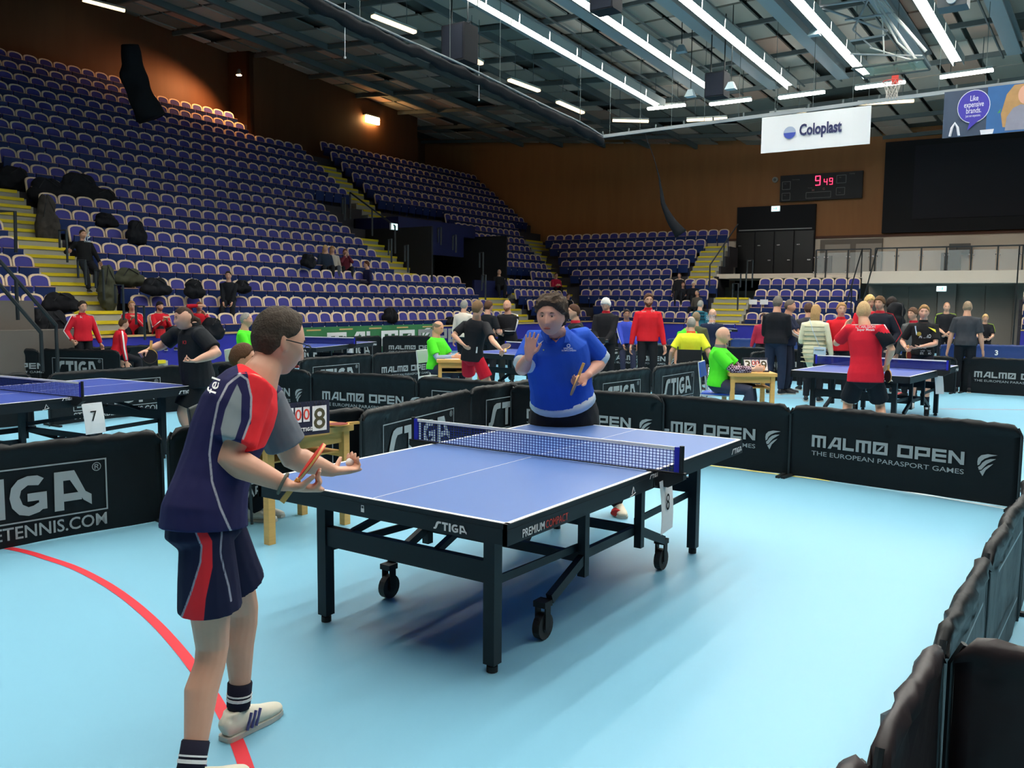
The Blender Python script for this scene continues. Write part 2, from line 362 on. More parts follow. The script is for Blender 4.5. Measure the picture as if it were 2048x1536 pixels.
for (pa, pb) in ((1762, 1874), (1914, 2026)):
    a_, _z = tE(pa, 620, 3.18); b_, _z = tE(pb, 620, 3.18)
    for k in range(2):
        bm = BM(); box(bm, EP(a_+(b_-a_)*(k+.5)/2, 3.16, 1.2), (abs(b_-a_)/2-.03, .06, 2.4), rz=math.radians(94)); obj('sliding_door', bm, mat('door_grey', rgb(128, 120, 112), .7), rec)
# doors and cabinets on the balcony wall
a_, za = tE(1640, 500, 6.9); b_, zb = tE(1765, 494, 6.9)
bm = BM(); box(bm, EP((a_+b_)/2, 6.93, 3.75), (abs(a_-b_), .1, 1.7), rz=math.radians(94)); dw = struct(obj('door_2', bm, mat('door_frame_grey', rgb(122, 112, 104), .7)))
for k in range(2): bm = BM(); box(bm, EP(a_+(b_-a_)*(k+.5)/2-.1, 6.87, 3.65), (abs(b_-a_)/2-.25, .06, 1.45), rz=math.radians(94)); obj('door_leaf', bm, mat('door_pale', rgb(176, 166, 156), .7), dw)
for (pa, pb, ya, yb, v_, lb) in ((1883, 1920, 506, 548, 6.6, 'grey steel cabinet on the balcony, right of the doors'), (1632, 1662, 512, 552, 4.6, 'grey panel at the balcony edge, right of the black doors'), (1899, 1940, 488, 508, 6.7, 'small grey box on the balcony wall above the steel cabinet')):
    a_, za = tE(pa, ya, v_); b_, zb = tE(pb, yb, v_)
    bm = BM(); box(bm, EP((a_+b_)/2, v_, (za+zb)/2), (abs(a_-b_), .3, za-zb), rz=math.radians(94)); bmesh.ops.bevel(bm, geom=bm.edges[:], offset=.02, segments=1)
    o = tag(obj('wall_cabinet', bm, mat('cabinet_grey', rgb(98, 94, 92), .6, var=.1)), lb, 'cabinet')
    bm = BM(); box(bm, EP((a_+b_)/2+.1, v_-.16, (za+zb)/2), (.03, .02, .12), rz=math.radians(94)); obj('cabinet_handle', bm, BLKP, o)
# balcony railing
GLS = mat('rail_glass', (.8, .85, .85), .08, .5, alpha=.18)
def railing(px0, px1, v_, label, posts, z0=2.95, z1=3.83):
    root = None; ts = [tE(p, 520, v_)[0] for p in posts]
    root = wempty('balcony_railing', EP((ts[0]+ts[-1])/2, v_, z0), label, 'railing')
    bm = BM(); bar(bm, EP(ts[0], v_, z1), EP(ts[-1], v_, z1), .06, .05); obj('handrail', bm, BLK, root)
    bm = BM(); bar(bm, EP(ts[0], v_, z0-.3), EP(ts[-1], v_, z0-.3), .04, .03); obj('lower_rail', bm, BLK, root)
    for i, t_ in enumerate(ts):
        bm = BM(); bar(bm, EP(t_, v_, z0-.4), EP(t_, v_, z1), .05, .05, up=EV); p = obj('post', bm, BLK, root)
        bm = BM()
        for z_ in (z1-.3, z0-.02):
            for s_ in (-1, 1): box(bm, EP(t_+s_*.07, v_-.02, z_), (.05, .04, .05), rz=math.radians(94))
        obj('glass_clamp', bm, CHR, p)
        if i < len(ts)-1:
            bm = BM(); box(bm, EP((t_+ts[i+1])/2, v_, (z0+z1)/2-.12), (abs(ts[i+1]-t_)-.12, .012, z1-z0), rz=math.radians(94)); obj('glass_panel', bm, GLS, root)
railing(0, 0, 1.45, 'black balcony railing with clear panels above the grey sliding doors', (1750, 1793, 1842, 1892, 1942, 1995, 2045, 2100))
railing(0, 0, 2.9, 'short black railing with clear panels behind the end seats', (1632, 1652, 1696, 1741), 3.0, 3.9)
# stair handrails
def handrail(pts, label, r=.025, posts=(), zf=0.):
    root = wempty('stair_handrail', (pts[0].x, pts[0].y, zf), label, 'railing')
    bm = BM(); tube(bm, pts, r, 6); obj('handrail', bm, BLK, root)
    for a, b in posts: bm = BM(); tube(bm, [a, b], r, 6); obj('post', bm, BLK, root)
    return root
a = EP(-2.8, 1.45, 3.83); b = EP(-2.6, -1.3, 1.0)
handrail([a, b, b+V((0, 0, -.95))], 'sloping black handrail beside the end seats below the balcony', posts=[(a, a-ZV*1.1), ((a+b)/2, (a+b)/2-ZV*1.1)])
a2 = a+EU*-.55; b2 = b+EU*-.55
handrail([a2, b2, b2+V((0, 0, -.95))], 'second sloping black handrail, on the balcony side of the stair', posts=[((a2+b2)/2, (a2+b2)/2-ZV*1.1)])
c0 = EP(-8.1, -1.2, 1.0); c1 = EP(-8.1, 1.5, 3.8)
handrail([c0-ZV*.95, c0, c1], 'sloping black handrail at the right edge of the sliding doors', posts=[((c0+c1)/2, (c0+c1)/2-ZV*1.2)])
l0 = LP(-1.9, -1.6, 2.75+.4); l1 = LP(.0, -1.25, .95)
h0 = at(-30, 488, 17.6); h1 = at(112, 650, 17.9)
handrail([h0, h1, h1-ZV*1.0], 'upper sloping black handrail by the left stand plinth', .035, posts=[(at(32, 560, 17.7), at(36, 640, 17.7))])
h0 = at(-30, 535, 17.5); h1 = at(82, 665, 17.6)
handrail([h0, h1, h1-ZV*.7], 'lower sloping black handrail by the left stand plinth', .035)
a = at(-10, 422, 21.6); b = at(30, 423, 21.6); handrail([a, b, at(32, 505, 21.6)], 'black post rail standing on the steps at the left picture edge', .035)
for k, (px, py, D, y2) in enumerate(((135, 460, 19.8, 525), (172, 520, 19, 570), (208, 540, 18.6, 600), (248, 570, 18.2, 640), (290, 612, 17.6, 680))):
    a = at(px, y2, D); z_ = at(px, py, D).z
    handrail([a, V((a.x, a.y, z_)), V((a.x, a.y, z_))+LV*.25, V((a.x, a.y, z_-.35))+LV*.25], 'black hoop post by the left aisle, %s up from the floor' % ('fifth fourth third second lowest'.split()[k]), .025)
for (px, py, y2, D, lb) in ((690, 395, 440, 30, 'thin black post on the aisle steps, left of the exit sign'), (783, 478, 525, 28, 'black post beside the small camera box on the aisle steps'), (816, 490, 545, 27.5, 'black post at the foot of the upper aisle steps'), (971, 550, 600, 28.5, 'black hoop post beside the broad lower steps'), (882, 455, 490, 31, 'black post on the steps right of the dark entrance'), (912, 470, 505, 30.5, 'second black post on the steps right of the dark entrance'), (966, 505, 565, 30, 'tall black post at the lower end of the entrance steps'),
    (1504, 520, 575, 33.5, 'hoop post beside the fourth row of the end block'), (1491, 547, 595, 33, 'hoop post beside the third row of the end block'), (1475, 567, 620, 32.6, 'hoop post beside the second row of the end block')):
    a = at(px, y2, D); z_ = at(px, py, D).z
    handrail([a, V((a.x, a.y, z_)), V((a.x, a.y, z_))+dirv(60)*.3, V((a.x, a.y, z_-.5))+dirv(60)*.3], lb, .03)
a = at(700, 385, 31); b = at(790, 452, 29.5); handrail([a, b], 'long sloping black rail above the dark stand entrance', .03, posts=[(a, a-ZV*.9), (b, b-ZV*.9), ((a+b)/2, (a+b)/2-ZV*.9)])
a = at(1476, 448, 37); b = at(1420, 530, 36); handrail([a, b], 'sloping black rail left of the black doors', .03, posts=[(b, b-ZV*.9), ((a+b)/2, (a+b)/2-ZV*.9)])
# ------------------------------------------------------------------ ceiling
CU = dirv(-2); CV = dirv(88); CO = V((25, 0, 0))
def CP(p, q, dz=0.):
    P = CO + CU*p + CV*q; return V((P.x, P.y, zroof(P.x, P.y)+dz))
bm = BM()
for q0, q1 in ((-25, 11.9), (11.9, 34)):
    v_ = [CP(-45, q0, .35), CP(16, q0, .35), CP(16, q1, .35), CP(-45, q1, .35)]
    f = [bm.verts.new(x) for x in v_]; g = [bm.verts.new(x+ZV*.2) for x in v_]; bm.faces.new(f[::-1]); bm.faces.new(g)
    for k in range(4): bm.faces.new((f[k], f[(k+1) % 4], g[(k+1) % 4], g[k]))
ceil = struct(obj('ceiling', bm, mat('ceiling_dark', rgb(84, 88, 84), .85, .1)))
PM = [mat('ceiling_panel_a', rgb(190, 178, 164), .85, .1), mat('ceiling_panel_b', rgb(150, 148, 138), .85, .1), mat('ceiling_panel_c', rgb(112, 118, 112), .85, .1), mat('ceiling_panel_d', rgb(172, 144, 128), .85, .1)]
rnd = random.Random(4)
cells = []
def inframe(P, mg=40):
    d = P-CAM; z = d.dot(FW)
    if z < .2: return False
    x = 1024+FPX*d.dot(RT)/z; y = 768+FPX*d.dot(DN)/z
    return -mg < x < 2048+mg and -mg < y < 1536+mg
for ip in range(-24, 9):
    for iq in range(-9, 24):
        p, q = ip*1.5, iq*1.225+.15
        P = CP(p+.7, q+.55, 0)
        if q+1.2 > 33 or not inframe(P, 250): continue
        tone = rnd.choice((0, 0, 1, 1, 2, 3)); skip = rnd.random() < .12
        if skip: continue
        cells.append(((P-CAM).length, p, q, tone))
cells.sort(); bms = BM()
def panel(bm, p, q, mi=0):
    a, b = p+.05, p+1.42; c, d = q+.06, q+1.13; vs = []
    for dz in (.12, .18): vs.append([bm.verts.new(CP(x, y, dz)) for x, y in ((a, c), (b, c), (b, d), (a, d))])
    bm.faces.new(vs[0][::-1]).material_index = mi; bm.faces.new(vs[1]).material_index = mi
    for k in range(4): bm.faces.new((vs[0][k], vs[0][(k+1) % 4], vs[1][(k+1) % 4], vs[1][k])).material_index = mi
for n, (d_, p, q, tone) in enumerate(cells):
    if n < 300:
        b1 = BM(); panel(b1, p, q); obj('ceiling_panel', b1, PM[tone], ceil)
    else: panel(bms, p, q, tone)
o = obj('ceiling_panels', bms, None, ceil, mats=PM); o['kind'] = 'stuff'
BEAM = mat('beam_steel', rgb(124, 138, 142), .55, .4); PURL = mat('purlin_dark', rgb(92, 100, 100), .7, .3)
LQ = [11.05, 8.65, 6.3, 3.9, 1.35, -1.1, -3.6, -6.1, -8.6]
for k, q in enumerate([12.3, 9.85, 7.45, 5.1, 2.6, .1, -2.35, -4.85, -7.35]):
    bm = BM()
    for dz, hh, ww in ((-.12, .06, .4), (-.5, .06, .4), (-.3, .36, .1)):
        for (a, b) in ((-40, 1.5),): bar(bm, CP(a, q, dz), CP(b, q, dz), ww, hh)
    o = obj('roof_beam', bm, BEAM, ceil)
for q in (14.75, 17.2, 19.65, 22.1, 24.5):
    bm = BM(); bar(bm, CP(-40, q, 0), CP(12, q, 0), .12, .22); obj('roof_joist', bm, PURL, ceil)
for ip in range(-24, 9, 2):
    bm = BM(); bar(bm, CP(ip*1.5, -14, .02), CP(ip*1.5, 11.9, .02), .1, .16); bar(bm, CP(ip*1.5, 11.9, .02), CP(ip*1.5, 32, .02), .1, .16); obj('purlin', bm, PURL, ceil)
for q in (11.6, 9.2, 8.0, 6.9, 5.6, 4.5, 3.2, 2.0, .6):
    bm = BM(); tube(bm, [CP(-38, q, -.1), CP(3, q, -.1)], .035, 5); obj('conduit', bm, PURL, ceil)
# ------------------------------------------------------------------ lamps
TUBEM = mat('tube_glow', (1, 1, 1), .5, emit=(1., .98, .9), es=TUBE); HOUS = mat('lamp_housing', rgb(190, 195, 190), .5, .3)
WARMM = mat('warm_tube_glow', (1, 1, 1), .5, emit=(1., .72, .38), es=WARM); WARML = mat('dim_warm_glow', (1, 1, 1), .5, emit=(1., .74, .42), es=2.2); WARMW = mat('white_tube_glow', (1, 1, 1), .5, emit=(1., .95, .82), es=WARM)
def lampmesh():
    bm = BM(); box(bm, (0, 0, .075), (1.46, .28, .06)); box(bm, (0, .145, -.055), (1.46, .012, .25)); box(bm, (0, -.145, -.055), (1.46, .012, .25)); me = bpy.data.meshes.new('housing'); bm.to_mesh(me); bm.free(); me.materials.append(HOUS)  # side skirts made deep to keep lamp light off the upper stand
    bm = BM(); box(bm, (0, 0, -.03), (1.32, .26, .06)); bmesh.ops.bevel(bm, geom=bm.edges[:], offset=.02, segments=1); md = bpy.data.meshes.new('diffuser'); bm.to_mesh(md); bm.free(); md.materials.append(TUBEM)
    return me, md
HM, DMs = lampmesh()
bm = BM(); box(bm, (0, 0, .112), (1.3, .1, .012)); UMs = bpy.data.meshes.new('added_uplight'); bm.to_mesh(UMs); bm.free(); UMs.materials.append(mat('added_uplight_glow', (1, 1, 1), .5, emit=(1., .96, .9), es=4.))  # glow strip added on top of each housing to brighten the ceiling
_W = 'first second third fourth fifth sixth seventh eighth ninth tenth eleventh twelfth thirteenth fourteenth fifteenth sixteenth seventeenth eighteenth nineteenth'.split()
_T = {20: 'twent', 30: 'thirt', 40: 'fort'}
def ordw(i):
    if i < 19: return _W[i]
    n = i+1; t = n//10*10
    return _T[t]+'ieth' if n == t else _T[t]+'y-'+_W[n-t-1]
names = ['first', 'second', 'third', 'fourth', 'fifth', 'sixth', 'seventh', 'eighth', 'ninth']
for k, q in enumerate(LQ):
    for j in range(21):
        _o = ordw(j)
        p = -.75-1.5*j
        P = CO + CU*p + CV*q; z = 8.9+.073*(25-P.x)
        root = empty('tube_lamp', (P.x, P.y, z), 0, 'white tube lamp, %s row from the big stand, %s from its far end' % (names[k], _o), 'lamp', 'ceiling tube lamps, %s row' % names[k])
        root.rotation_euler = (0, math.radians(4.17), math.radians(-2))
        link('housing', HM, None, root); link('diffuser', DMs, None, root); link('added_uplight', UMs, None, root)
def strip(a, b, m, label, w_=.16, group=None):
    """hanging strip lamp between two points"""
    a, b = V(a), V(b)
    root = wempty('strip_lamp', (a+b)/2, label, 'lamp', group)
    bm = BM(); bar(bm, a+ZV*.07, b+ZV*.07, w_+.04, .06); obj('housing', bm, HOUS, root)
    bm = BM(); bar(bm, a, b, w_, .07); bmesh.ops.bevel(bm, geom=bm.edges[:], offset=.02, segments=1); obj('diffuser', bm, m, root)
    for q in (a*.8+b*.2, a*.2+b*.8): bm = BM(); tube(bm, [q+ZV*.1, q+ZV*(zroof(q.x, q.y)-q.z+.1)], .012, 4); obj('hanger', bm, PURL, root)
NL = V((.073, 0, 1)).normalized(); PL = V((25, 0, 8.9))
NR = V((.073, -.087, 1)).normalized(); PR = V((25, 20, zroof(25, 20)-.35))
for n, (a, b, m) in enumerate((((1296, 218), (1370, 210), 1), ((1420, 209), (1502, 199), 1), ((1558, 196), (1649, 184), 1), ((1711, 177), (1810, 164), 1), ((1880, 155), (1986, 140), 1))):
    strip(onpl(*a, PL, NL), onpl(*b, PL, NL), TUBEM, 'crosswise white strip lamp, %s from the left past the tube rows' % names[n])
for n, (a, b) in enumerate((((1225, 241), (1297, 243)), ((1374, 241), (1454, 237)), ((1540, 229), (1612, 222)), ((1715, 208), (1828, 202)))):
    strip(onpl(*a, PL, NL), onpl(*b, PL, NL), WARMM, 'warm crosswise strip lamp, %s from the left near the end wall' % names[n])
for n, (a, b) in enumerate((((745, 32), (830, 65)), ((938, 114), (963, 128)), ((1018, 160), (1078, 182)), ((1115, 204), (1166, 226)))):
    strip(onpl(*a, PL, NL), onpl(*b, PL, NL), WARMM, 'warm strip lamp left of the tube rows, %s from the camera' % names[n])
for n, (a, b) in enumerate((((165, 0), (250, 22)), ((155, 43), (240, 69)), ((423, 130), (487, 151)))):
    strip(onpl(*a, PR, NR), onpl(*b, PR, NR), WARML, 'warm strip lamp over the upper left seats, %s from the top' % names[n])
# wall flood over the gallery
P = onpl(745, 240, LP(0, 10.35), LV); bm = BM(); box(bm, P, (.9, .12, .32), rz=math.radians(2)); bmesh.ops.bevel(bm, geom=bm.edges[:], offset=.03, segments=1)
wl = tag(obj('wall_lamp', bm, mat('flood_glow', (1, 1, 1), .5, emit=(1., .55, .2), es=45.)), 'glaring orange wall lamp high on the wooden gallery wall', 'lamp')
bm = BM(); box(bm, P+ZV*.2+LV*.05, (1., .2, .06), rz=math.radians(2)); obj('lamp_shade', bm, PURL, wl)
P = onpl(478, 150, LP(0, 9.9), LV); bm = BM(); tube(bm, [P, P+ZV*.22], [.13, .05], 12); wl = tag(obj('spot_lamp', bm, PURL), 'small dark spot lamp above the lit wooden wall corner', 'lamp')
bm = BM(); tube(bm, [P-ZV*.02, P-ZV*.002], .1, 12); obj('lamp_face', bm, mat('spot_glow', (1, 1, 1), .5, emit=(1., .6, .28), es=60.), wl)
sd = bpy.data.lights.new('gallery_spot', 'SPOT'); sd.energy = 900; sd.color = (1, .42, .16); sd.spot_size = 2.2; sd.spot_blend = .6; sd.shadow_soft_size = .1
so = bpy.data.objects.new('gallery_spot', sd); COL.objects.link(so); so.location = P-ZV*.06-LV*.25; so.rotation_euler = (math.radians(42), 0, math.radians(48))
# exit signs
SIGN = mat('sign_glow', (.6, .9, .9), .5, emit=(.62, .95, .95), es=1.6); SIGD = mat('sign_mark', (.05, .4, .3), .5, emit=(.1, .5, .42), es=.8)
def exitsign(px0, py0, px1, py1, D, label, yaw):
    a = at(px0, (py0+py1)/2, D); b = at(px1, (py0+py1)/2, D); h = at(px0, py0, D).z-at(px0, py1, D).z; c = (a+b)/2
    u = dirv(yaw); w_ = max(.3, (b-a).length); n = ZV.cross(u)
    if n.dot(CAM-c) < 0: n = -n
    root = wempty('exit_sign', c, label, 'sign')
    bm = BM(); box(bm, c, (w_+.04, .06, h+.04), rz=math.radians(yaw)); obj('case', bm, WHT, root)
    bm = BM(); box(bm, c+n*.035, (w_, .01, h), rz=math.radians(yaw)); obj('face', bm, SIGN, root)
    bm = BM(); q = c+n*.045
    box(bm, q-u*w_*.12, (w_*.1, .006, h*.5), rz=math.radians(yaw)); box(bm, q-u*w_*.12+ZV*h*.32, (w_*.09, .006, h*.12), rz=math.radians(yaw)); box(bm, q+u*w_*.2, (w_*.25, .006, h*.12), rz=math.radians(yaw)); box(bm, q+u*w_*.02, (w_*.05, .006, h*.7), rz=math.radians(yaw))
    obj('pictogram', bm, SIGD, root)
exitsign(781, 448, 794, 459, 29.6, 'small glowing exit sign over the dark stand entrance', 2)
exitsign(1544, 413, 1559, 422, 36.4, 'small glowing exit sign on top of the black doors', 94)
exitsign(1875, 573, 1891, 582, 35.4, 'small glowing exit sign on the grey pillar below the balcony', 94)
# ================================================================== SEATS
FRM = mat('seat_frame_wood', rgb(240, 214, 184), .5, .3); PAD = mat('seat_pad_blue', rgb(66, 64, 138), .75, .2, var=.1, vs=5); SPN = mat('seat_back_navy', rgb(22, 44, 98), .6, .3); EDG = mat('seat_edge_wood', rgb(190, 150, 125), .6, .3); HNG = mat('hinge_pale', rgb(200, 196, 186), .6, .3)
def archpts(w_, z0, z1, rise, n=8):
    pts = [(-w_/2, z0)]
    for k in range(n+1):
        a = PI*(1-k/n); x = math.cos(a); pts.append((w_/2*math.copysign(abs(x)**.85, x), z1-rise+rise*abs(math.sin(a))**.8))
    pts.append((w_/2, z0)); return pts
def back_y(z): return (z-.45)*.22-.03       # recline
def seat_meshes():
    out = {}
    bm = BM(); A = archpts(.475, .40, .84, .13); B = archpts(.392, .40, .800, .115)
    for i in range(len(A)-1):
        q = []
        for dy in (-.02, .02):
            q.append([bm.verts.new((x, back_y(z)+dy, z)) for x, z in (A[i], A[i+1], B[i+1], B[i])])
        bm.faces.new(q[0]); bm.faces.new(q[1][::-1]); bm.faces.new((q[0][0], q[1][0], q[1][1], q[0][1])); bm.faces.new((q[0][3], q[0][2], q[1][2], q[1][3]))
    out['back_frame'] = (bm, FRM)
    bm = BM(); C = archpts(.395, .42, .802, .115)
    f = [bm.verts.new((x, back_y(z)-.012, z)) for x, z in C]; g = [bm.verts.new((x, back_y(z)+.012, z)) for x, z in C]
    bm.faces.new(f); bm.faces.new(g[::-1])
    out['back_pad'] = (bm, PAD)
    bm = BM(); box(bm, (0, -.19, .37), (.44, .05, .36), rot=M4.Rotation(math.radians(8), 3, 'X')); out['tip_up_seat'] = (bm, SPN)
    bm = BM(); box(bm, (0, -.217, .555), (.44, .06, .014), rot=M4.Rotation(math.radians(8), 3, 'X')); out['seat_edge'] = (bm, EDG)
    bm = BM(); box(bm, (.247, -.19, .42), (.035, .06, .05)); box(bm, (.245, -.1, .2), (.03, .05, .4)); out['hinge'] = (bm, HNG)
    res = {}
    for k, (bm, m) in out.items():
        me = bpy.data.meshes.new(k); bm.to_mesh(me); bm.free(); me.materials.append(m); res[k] = me
    # the bracket post is navy, only its cap is pale
    me = res['hinge']; me.materials.append(SPN)
    for i, p in enumerate(me.polygons): p.material_index = 0 if i < 6 else 1
    return res
SMESH = seat_meshes()
seats = []      # (position, rz, group)
ordn = ['bottom', 'second', 'third', 'fourth', 'fifth', 'sixth', 'seventh', 'eighth', 'ninth', 'tenth', 'eleventh', 'twelfth', 'thirteenth', 'fourteenth', 'fifteenth', 'sixteenth', 'seventeenth', 'eighteenth', 'nineteenth']
def row(P, zf, i, s0, s1, rz, block, skip=()):
    n = int(round((s1-s0)/.5))
    for k in range(n):
        s = s0+.25+k*.5
        if any(a < s < b for a, b in skip): continue
        q = P(s, i*.62-.05, zf(i))
        if inframe(q+ZV*.6, 60): seats.append((q, rz, block, i, k))
rzL = math.radians(2); rzE = math.radians(-86)
for i in range(19):
    hi = 16.6 if i < 4 else 13.4 if i <= 10 else 15.8 if i <= 15 else 13.0 if i <= 17 else 8.8
    row(LP, lzt, i, 1.65, hi-.05 if i else 17.1, rzL, 'long block of big stand')
    if i < 10: row(LP, lzt, i, -9.9, .12, rzL, 'block left of the aisle')
    if 11 <= i <= 16: row(LP, lzt, i, 17.3, 29.3, rzL, 'far block of big stand')
    if 5 <= i <= 10: row(LP, lzt, i, 21.4, 23.2+.42*i, rzL, 'far block of big stand')
    if i == 4: row(LP, lzt, i, 22.9, 24.9, rzL, 'far block of big stand')
    if i < 4: row(LP, lzt, i, 19.6+(0 if i else .5), 23.6+.2*i, rzL, 'far block of big stand')
ER = [(3.2, 7.2), (3.7, 8.2), (3.2, 9.2), (3.0, 9.5), (5.3, 10.3), (4.7, 11.2), (4.6, 11.6), (4.4, 12.4), (3.5, 13.0)]
for i, (a, b) in enumerate(ER): row(EP, ezt, i, a, b, rzE, 'left block of end stand')
for i in range(4): row(EP, ezt, i, -2.75, 1.35, rzE, 'block before the black doors'); row(EP, ezt, i, -10.3, -8.3, rzE, 'block at the right picture edge')
seats.sort(key=lambda s: (s[0]-CAM).length)
taken = []
for n, (q, rz, block, i, kk) in enumerate(seats[:300]):
    root = empty('tip_up_seat', q, rz, 'blue seat with pale arched frame, %s, %s row, %s place' % (block, ordn[i], ordw(kk)), 'seat', '%s row, %s' % (ordn[i], block))
    root.name = 'arena_seat'
    for k in ('back_frame', 'back_pad', 'tip_up_seat', 'seat_edge', 'hinge'): link(k, SMESH[k], None, root)
# the rest as one mesh
tv = []; tf = []; tm = []; base = 0; smats = []
for k, me in SMESH.items():
    for v_ in me.vertices: tv.append(v_.co[:])
    for p in me.polygons: tf.append([base+x for x in p.vertices]); mm = me.materials[p.material_index]; smats.append(mm) if mm not in smats else None; tm.append(smats.index(mm))
    base += len(me.vertices)
tv = np.array(tv); allv = []; faces = []; mi = []
for n, (q, rz, block, i, kk) in enumerate(seats[300:]):
    c, s_ = math.cos(rz), math.sin(rz); Rm = np.array([[c, -s_, 0], [s_, c, 0], [0, 0, 1]])
    allv.append(tv@Rm.T + np.array(q[:])); o_ = n*len(tv)
    faces.extend([[x+o_ for x in f] for f in tf]); mi.extend(tm)
me = bpy.data.meshes.new('arena_seats'); me.from_pydata(np.concatenate(allv).tolist(), [], faces)
me.polygons.foreach_set('material_index', mi); me.update()
o = link('arena_seats', me, None, None, mats=smats); tag(o, 'the farther rows of blue padded seats with pale arched frames, rising into the dark', 'seats', 'farther stand seats', 'stuff')
# ================================================================== BARRIERS
CLB = mat('barrier_cloth', rgb(14, 18, 22), .5, .2, var=.15, vs=3, bump=.9, bs=7); CLBB = mat('barrier_cloth_blue', rgb(32, 52, 104), .55, .35, var=.1, vs=3, bump=.4, bs=9)
LBLUE = mat('light_blue_print', rgb(90, 165, 225), .6, .2); CLR = mat('barrier_cloth_brown', rgb(38, 30, 33), .5, .4, var=.15, vs=3, bump=.5, bs=9)
def cloth_off(x, z, sd):
    return .012*noise.noise(V((x*3.1+sd*7.3, z*1.6, sd))) + .004*noise.noise(V((x*9+sd, z*4, sd*3.1)))
def flame(bm, o, ux, uy, h, off):
    for k, p in enumerate((((0, .62), (.03, .78), (.18, .92), (.5, 1), (.98, .99), (.6, .89), (.35, .78), (.2, .66), (.12, .5), (.02, .45)), ((.05, .38), (.16, .46), (.26, .60), (.42, .72), (.65, .80), (.92, .82), (.66, .67), (.48, .56), (.34, .42), (.22, .28), (.10, .26)), ((.14, .20), (.24, .24), (.38, .38), (.55, .50), (.8, .60), (.6, .42), (.44, .28), (.3, 0), (.22, .1)))):
        flatpoly(bm, [V(o)+ux*(a*h*.8)+uy*(b*h)+off*.0002*k for a, b in p])
BN = [0]
def barrier(a, b, kind, label, group='playing court barriers', H=.70, cm=None, feet=True, half=None, side=1, num=None, tsc=1.):
    """cloth barrier from a (left as seen from its printed side) to b"""
    BN[0] += 1; sd = BN[0]*1.37
    a = V((a[0], a[1], 0)); b = V((b[0], b[1], 0)); L = (b-a).length; u = (b-a)/L; n = V((u.y, -u.x, 0))*side   # n: printed side
    root = wempty('court_barrier', (a+b)/2, label, 'barrier', group); cm = cm or CLB
    P = lambda x, z, d=0.: a+u*x+ZV*z+n*(d+cloth_off(x, z, sd))
    nx = max(8, int(L/.05)); zs = [.012, .1, .2, .3, .4, .5, .58, .63, .66, .685, .7]; zs = [z*H/.7 for z in zs]
    bm = BM(); G = []
    for sgn in (1, -1):
        rows = []
        for j, z in enumerate(zs):
            r_ = []
            for i in range(nx+1):
                x = L*i/nx
                e = min(x, L-x); zz = z
                if z > H*.9 and e < .09: zz = z-(.09-e)**2*9*(z-H*.85)/(H*.15)
                if j >= 7: zz += .017*noise.noise(V((x*16+sd, j, sd)))
                dd = {10: .0, 9: .02, 8: .028, 7: .02}.get(j, .008)+(.017*noise.noise(V((x*19, j*1.6, sd))) if j >= 6 else 0)
                if j == 0: zz += .008*noise.noise(V((x*3, 4, sd)))
                if j == 10: dd = 0
                r_.append(bm.verts.new(a+u*x+ZV*zz+n*(sgn*dd+cloth_off(x, z, sd))))
            rows.append(r_)
        for j in range(len(zs)-1):
            for i in range(nx):
                q = (rows[j][i], rows[j][i+1], rows[j+1][i+1], rows[j+1][i]); bm.faces.new(q if sgn == 1 else q[::-1])
        G.append(rows)
    for j in range(len(zs)-1):
        for i in (0, nx): q = (G[0][j][i], G[0][j+1][i], G[1][j+1][i], G[1][j][i]); bm.faces.new(q if i == 0 else q[::-1])
    bmesh.ops.remove_doubles(bm, verts=bm.verts[:], dist=.0005)
    c_ = obj('cloth', bm, cm, root, smooth=True)
    bm = BM(); e = .035
    tube(bm, [a+u*-.012, a+u*-.012+ZV*(H-.1), a+u*.02+ZV*(H-.035)], .011, 6); obj('frame_upright', bm, BLK, root); bm = BM(); tube(bm, [b+u*.012, b+u*.012+ZV*(H-.1), b-u*.02+ZV*(H-.035)], .011, 6)
    obj('frame_upright', bm, BLK, root)
    if feet:
        for x in (.03, L-.03):
            bm = BM(); bar(bm, a+u*x-n*.2+ZV*.012, a+u*x+n*.2+ZV*.012, .035, .022); obj('foot', bm, BLKP, root)
    F = n*.0215; mx = P
    def O(x, z): return a+u*x+ZV*z+F
    if kind in ('M', 'MP'):
        h = .112*tsc; x0 = L*.115 if half is None else half
        bm = BM(); W = word(bm, 'MALMØ OPEN', GL, O(x0, .315*H/.7), u, ZV, h, wsc=1.03, gap=.16, slant=0, off=n)
        k = 1.33/W if L > 1.6 else 1.
        bm.free(); bm = BM(); word(bm, 'MALMØ OPEN', GL, O(x0, .315*H/.7), u, ZV, h, wsc=1.03*k, gap=.16, off=n)
        lt = obj('lettering', bm, SILV2 if kind == 'MP' else SILV, c_)
        text('small_lettering', 'THE EUROPEAN PARASPORT GAMES', O(x0, .235*H/.7), u, ZV, .060, SILV, c_, .004, w_=W*k)
        bm = BM(); flame(bm, O(x0+W*k+.1, .24), u, ZV, .19, n); obj('flame_emblem', bm, SILV, c_)
    if kind == 'S':
        x0, x1, z0, z1 = L*.15, L*.80, .165, .535
        bm = BM(); t = .010
        for (p, q, r, s) in ((x0, z0, x1, z0+t), (x0, z1-t, x1, z1), (x0, z0+t, x0+t, z1-t), (x1-t, z0+t, x1, z1-t)): flatpoly(bm, [O(p, q), O(r, q), O(r, s), O(p, s)])
        obj('print_frame', bm, SILV, c_)
        bm = BM(); W = word(bm, 'STIGA', SG, O(0, 0), u, ZV, .27, gap=.13); bm.free(); k = (x1-x0-.16)/W
        bm = BM(); word(bm, 'STIGA', SG, O(x0+.05, z0+.04), u, ZV, .27, wsc=k, gap=.13, slant=0, off=n); obj('lettering', bm, SILV, c_)
        text('registered_mark', '®', O(x1-.1, z1-.085), u, ZV, .085, SILV, c_, .0)
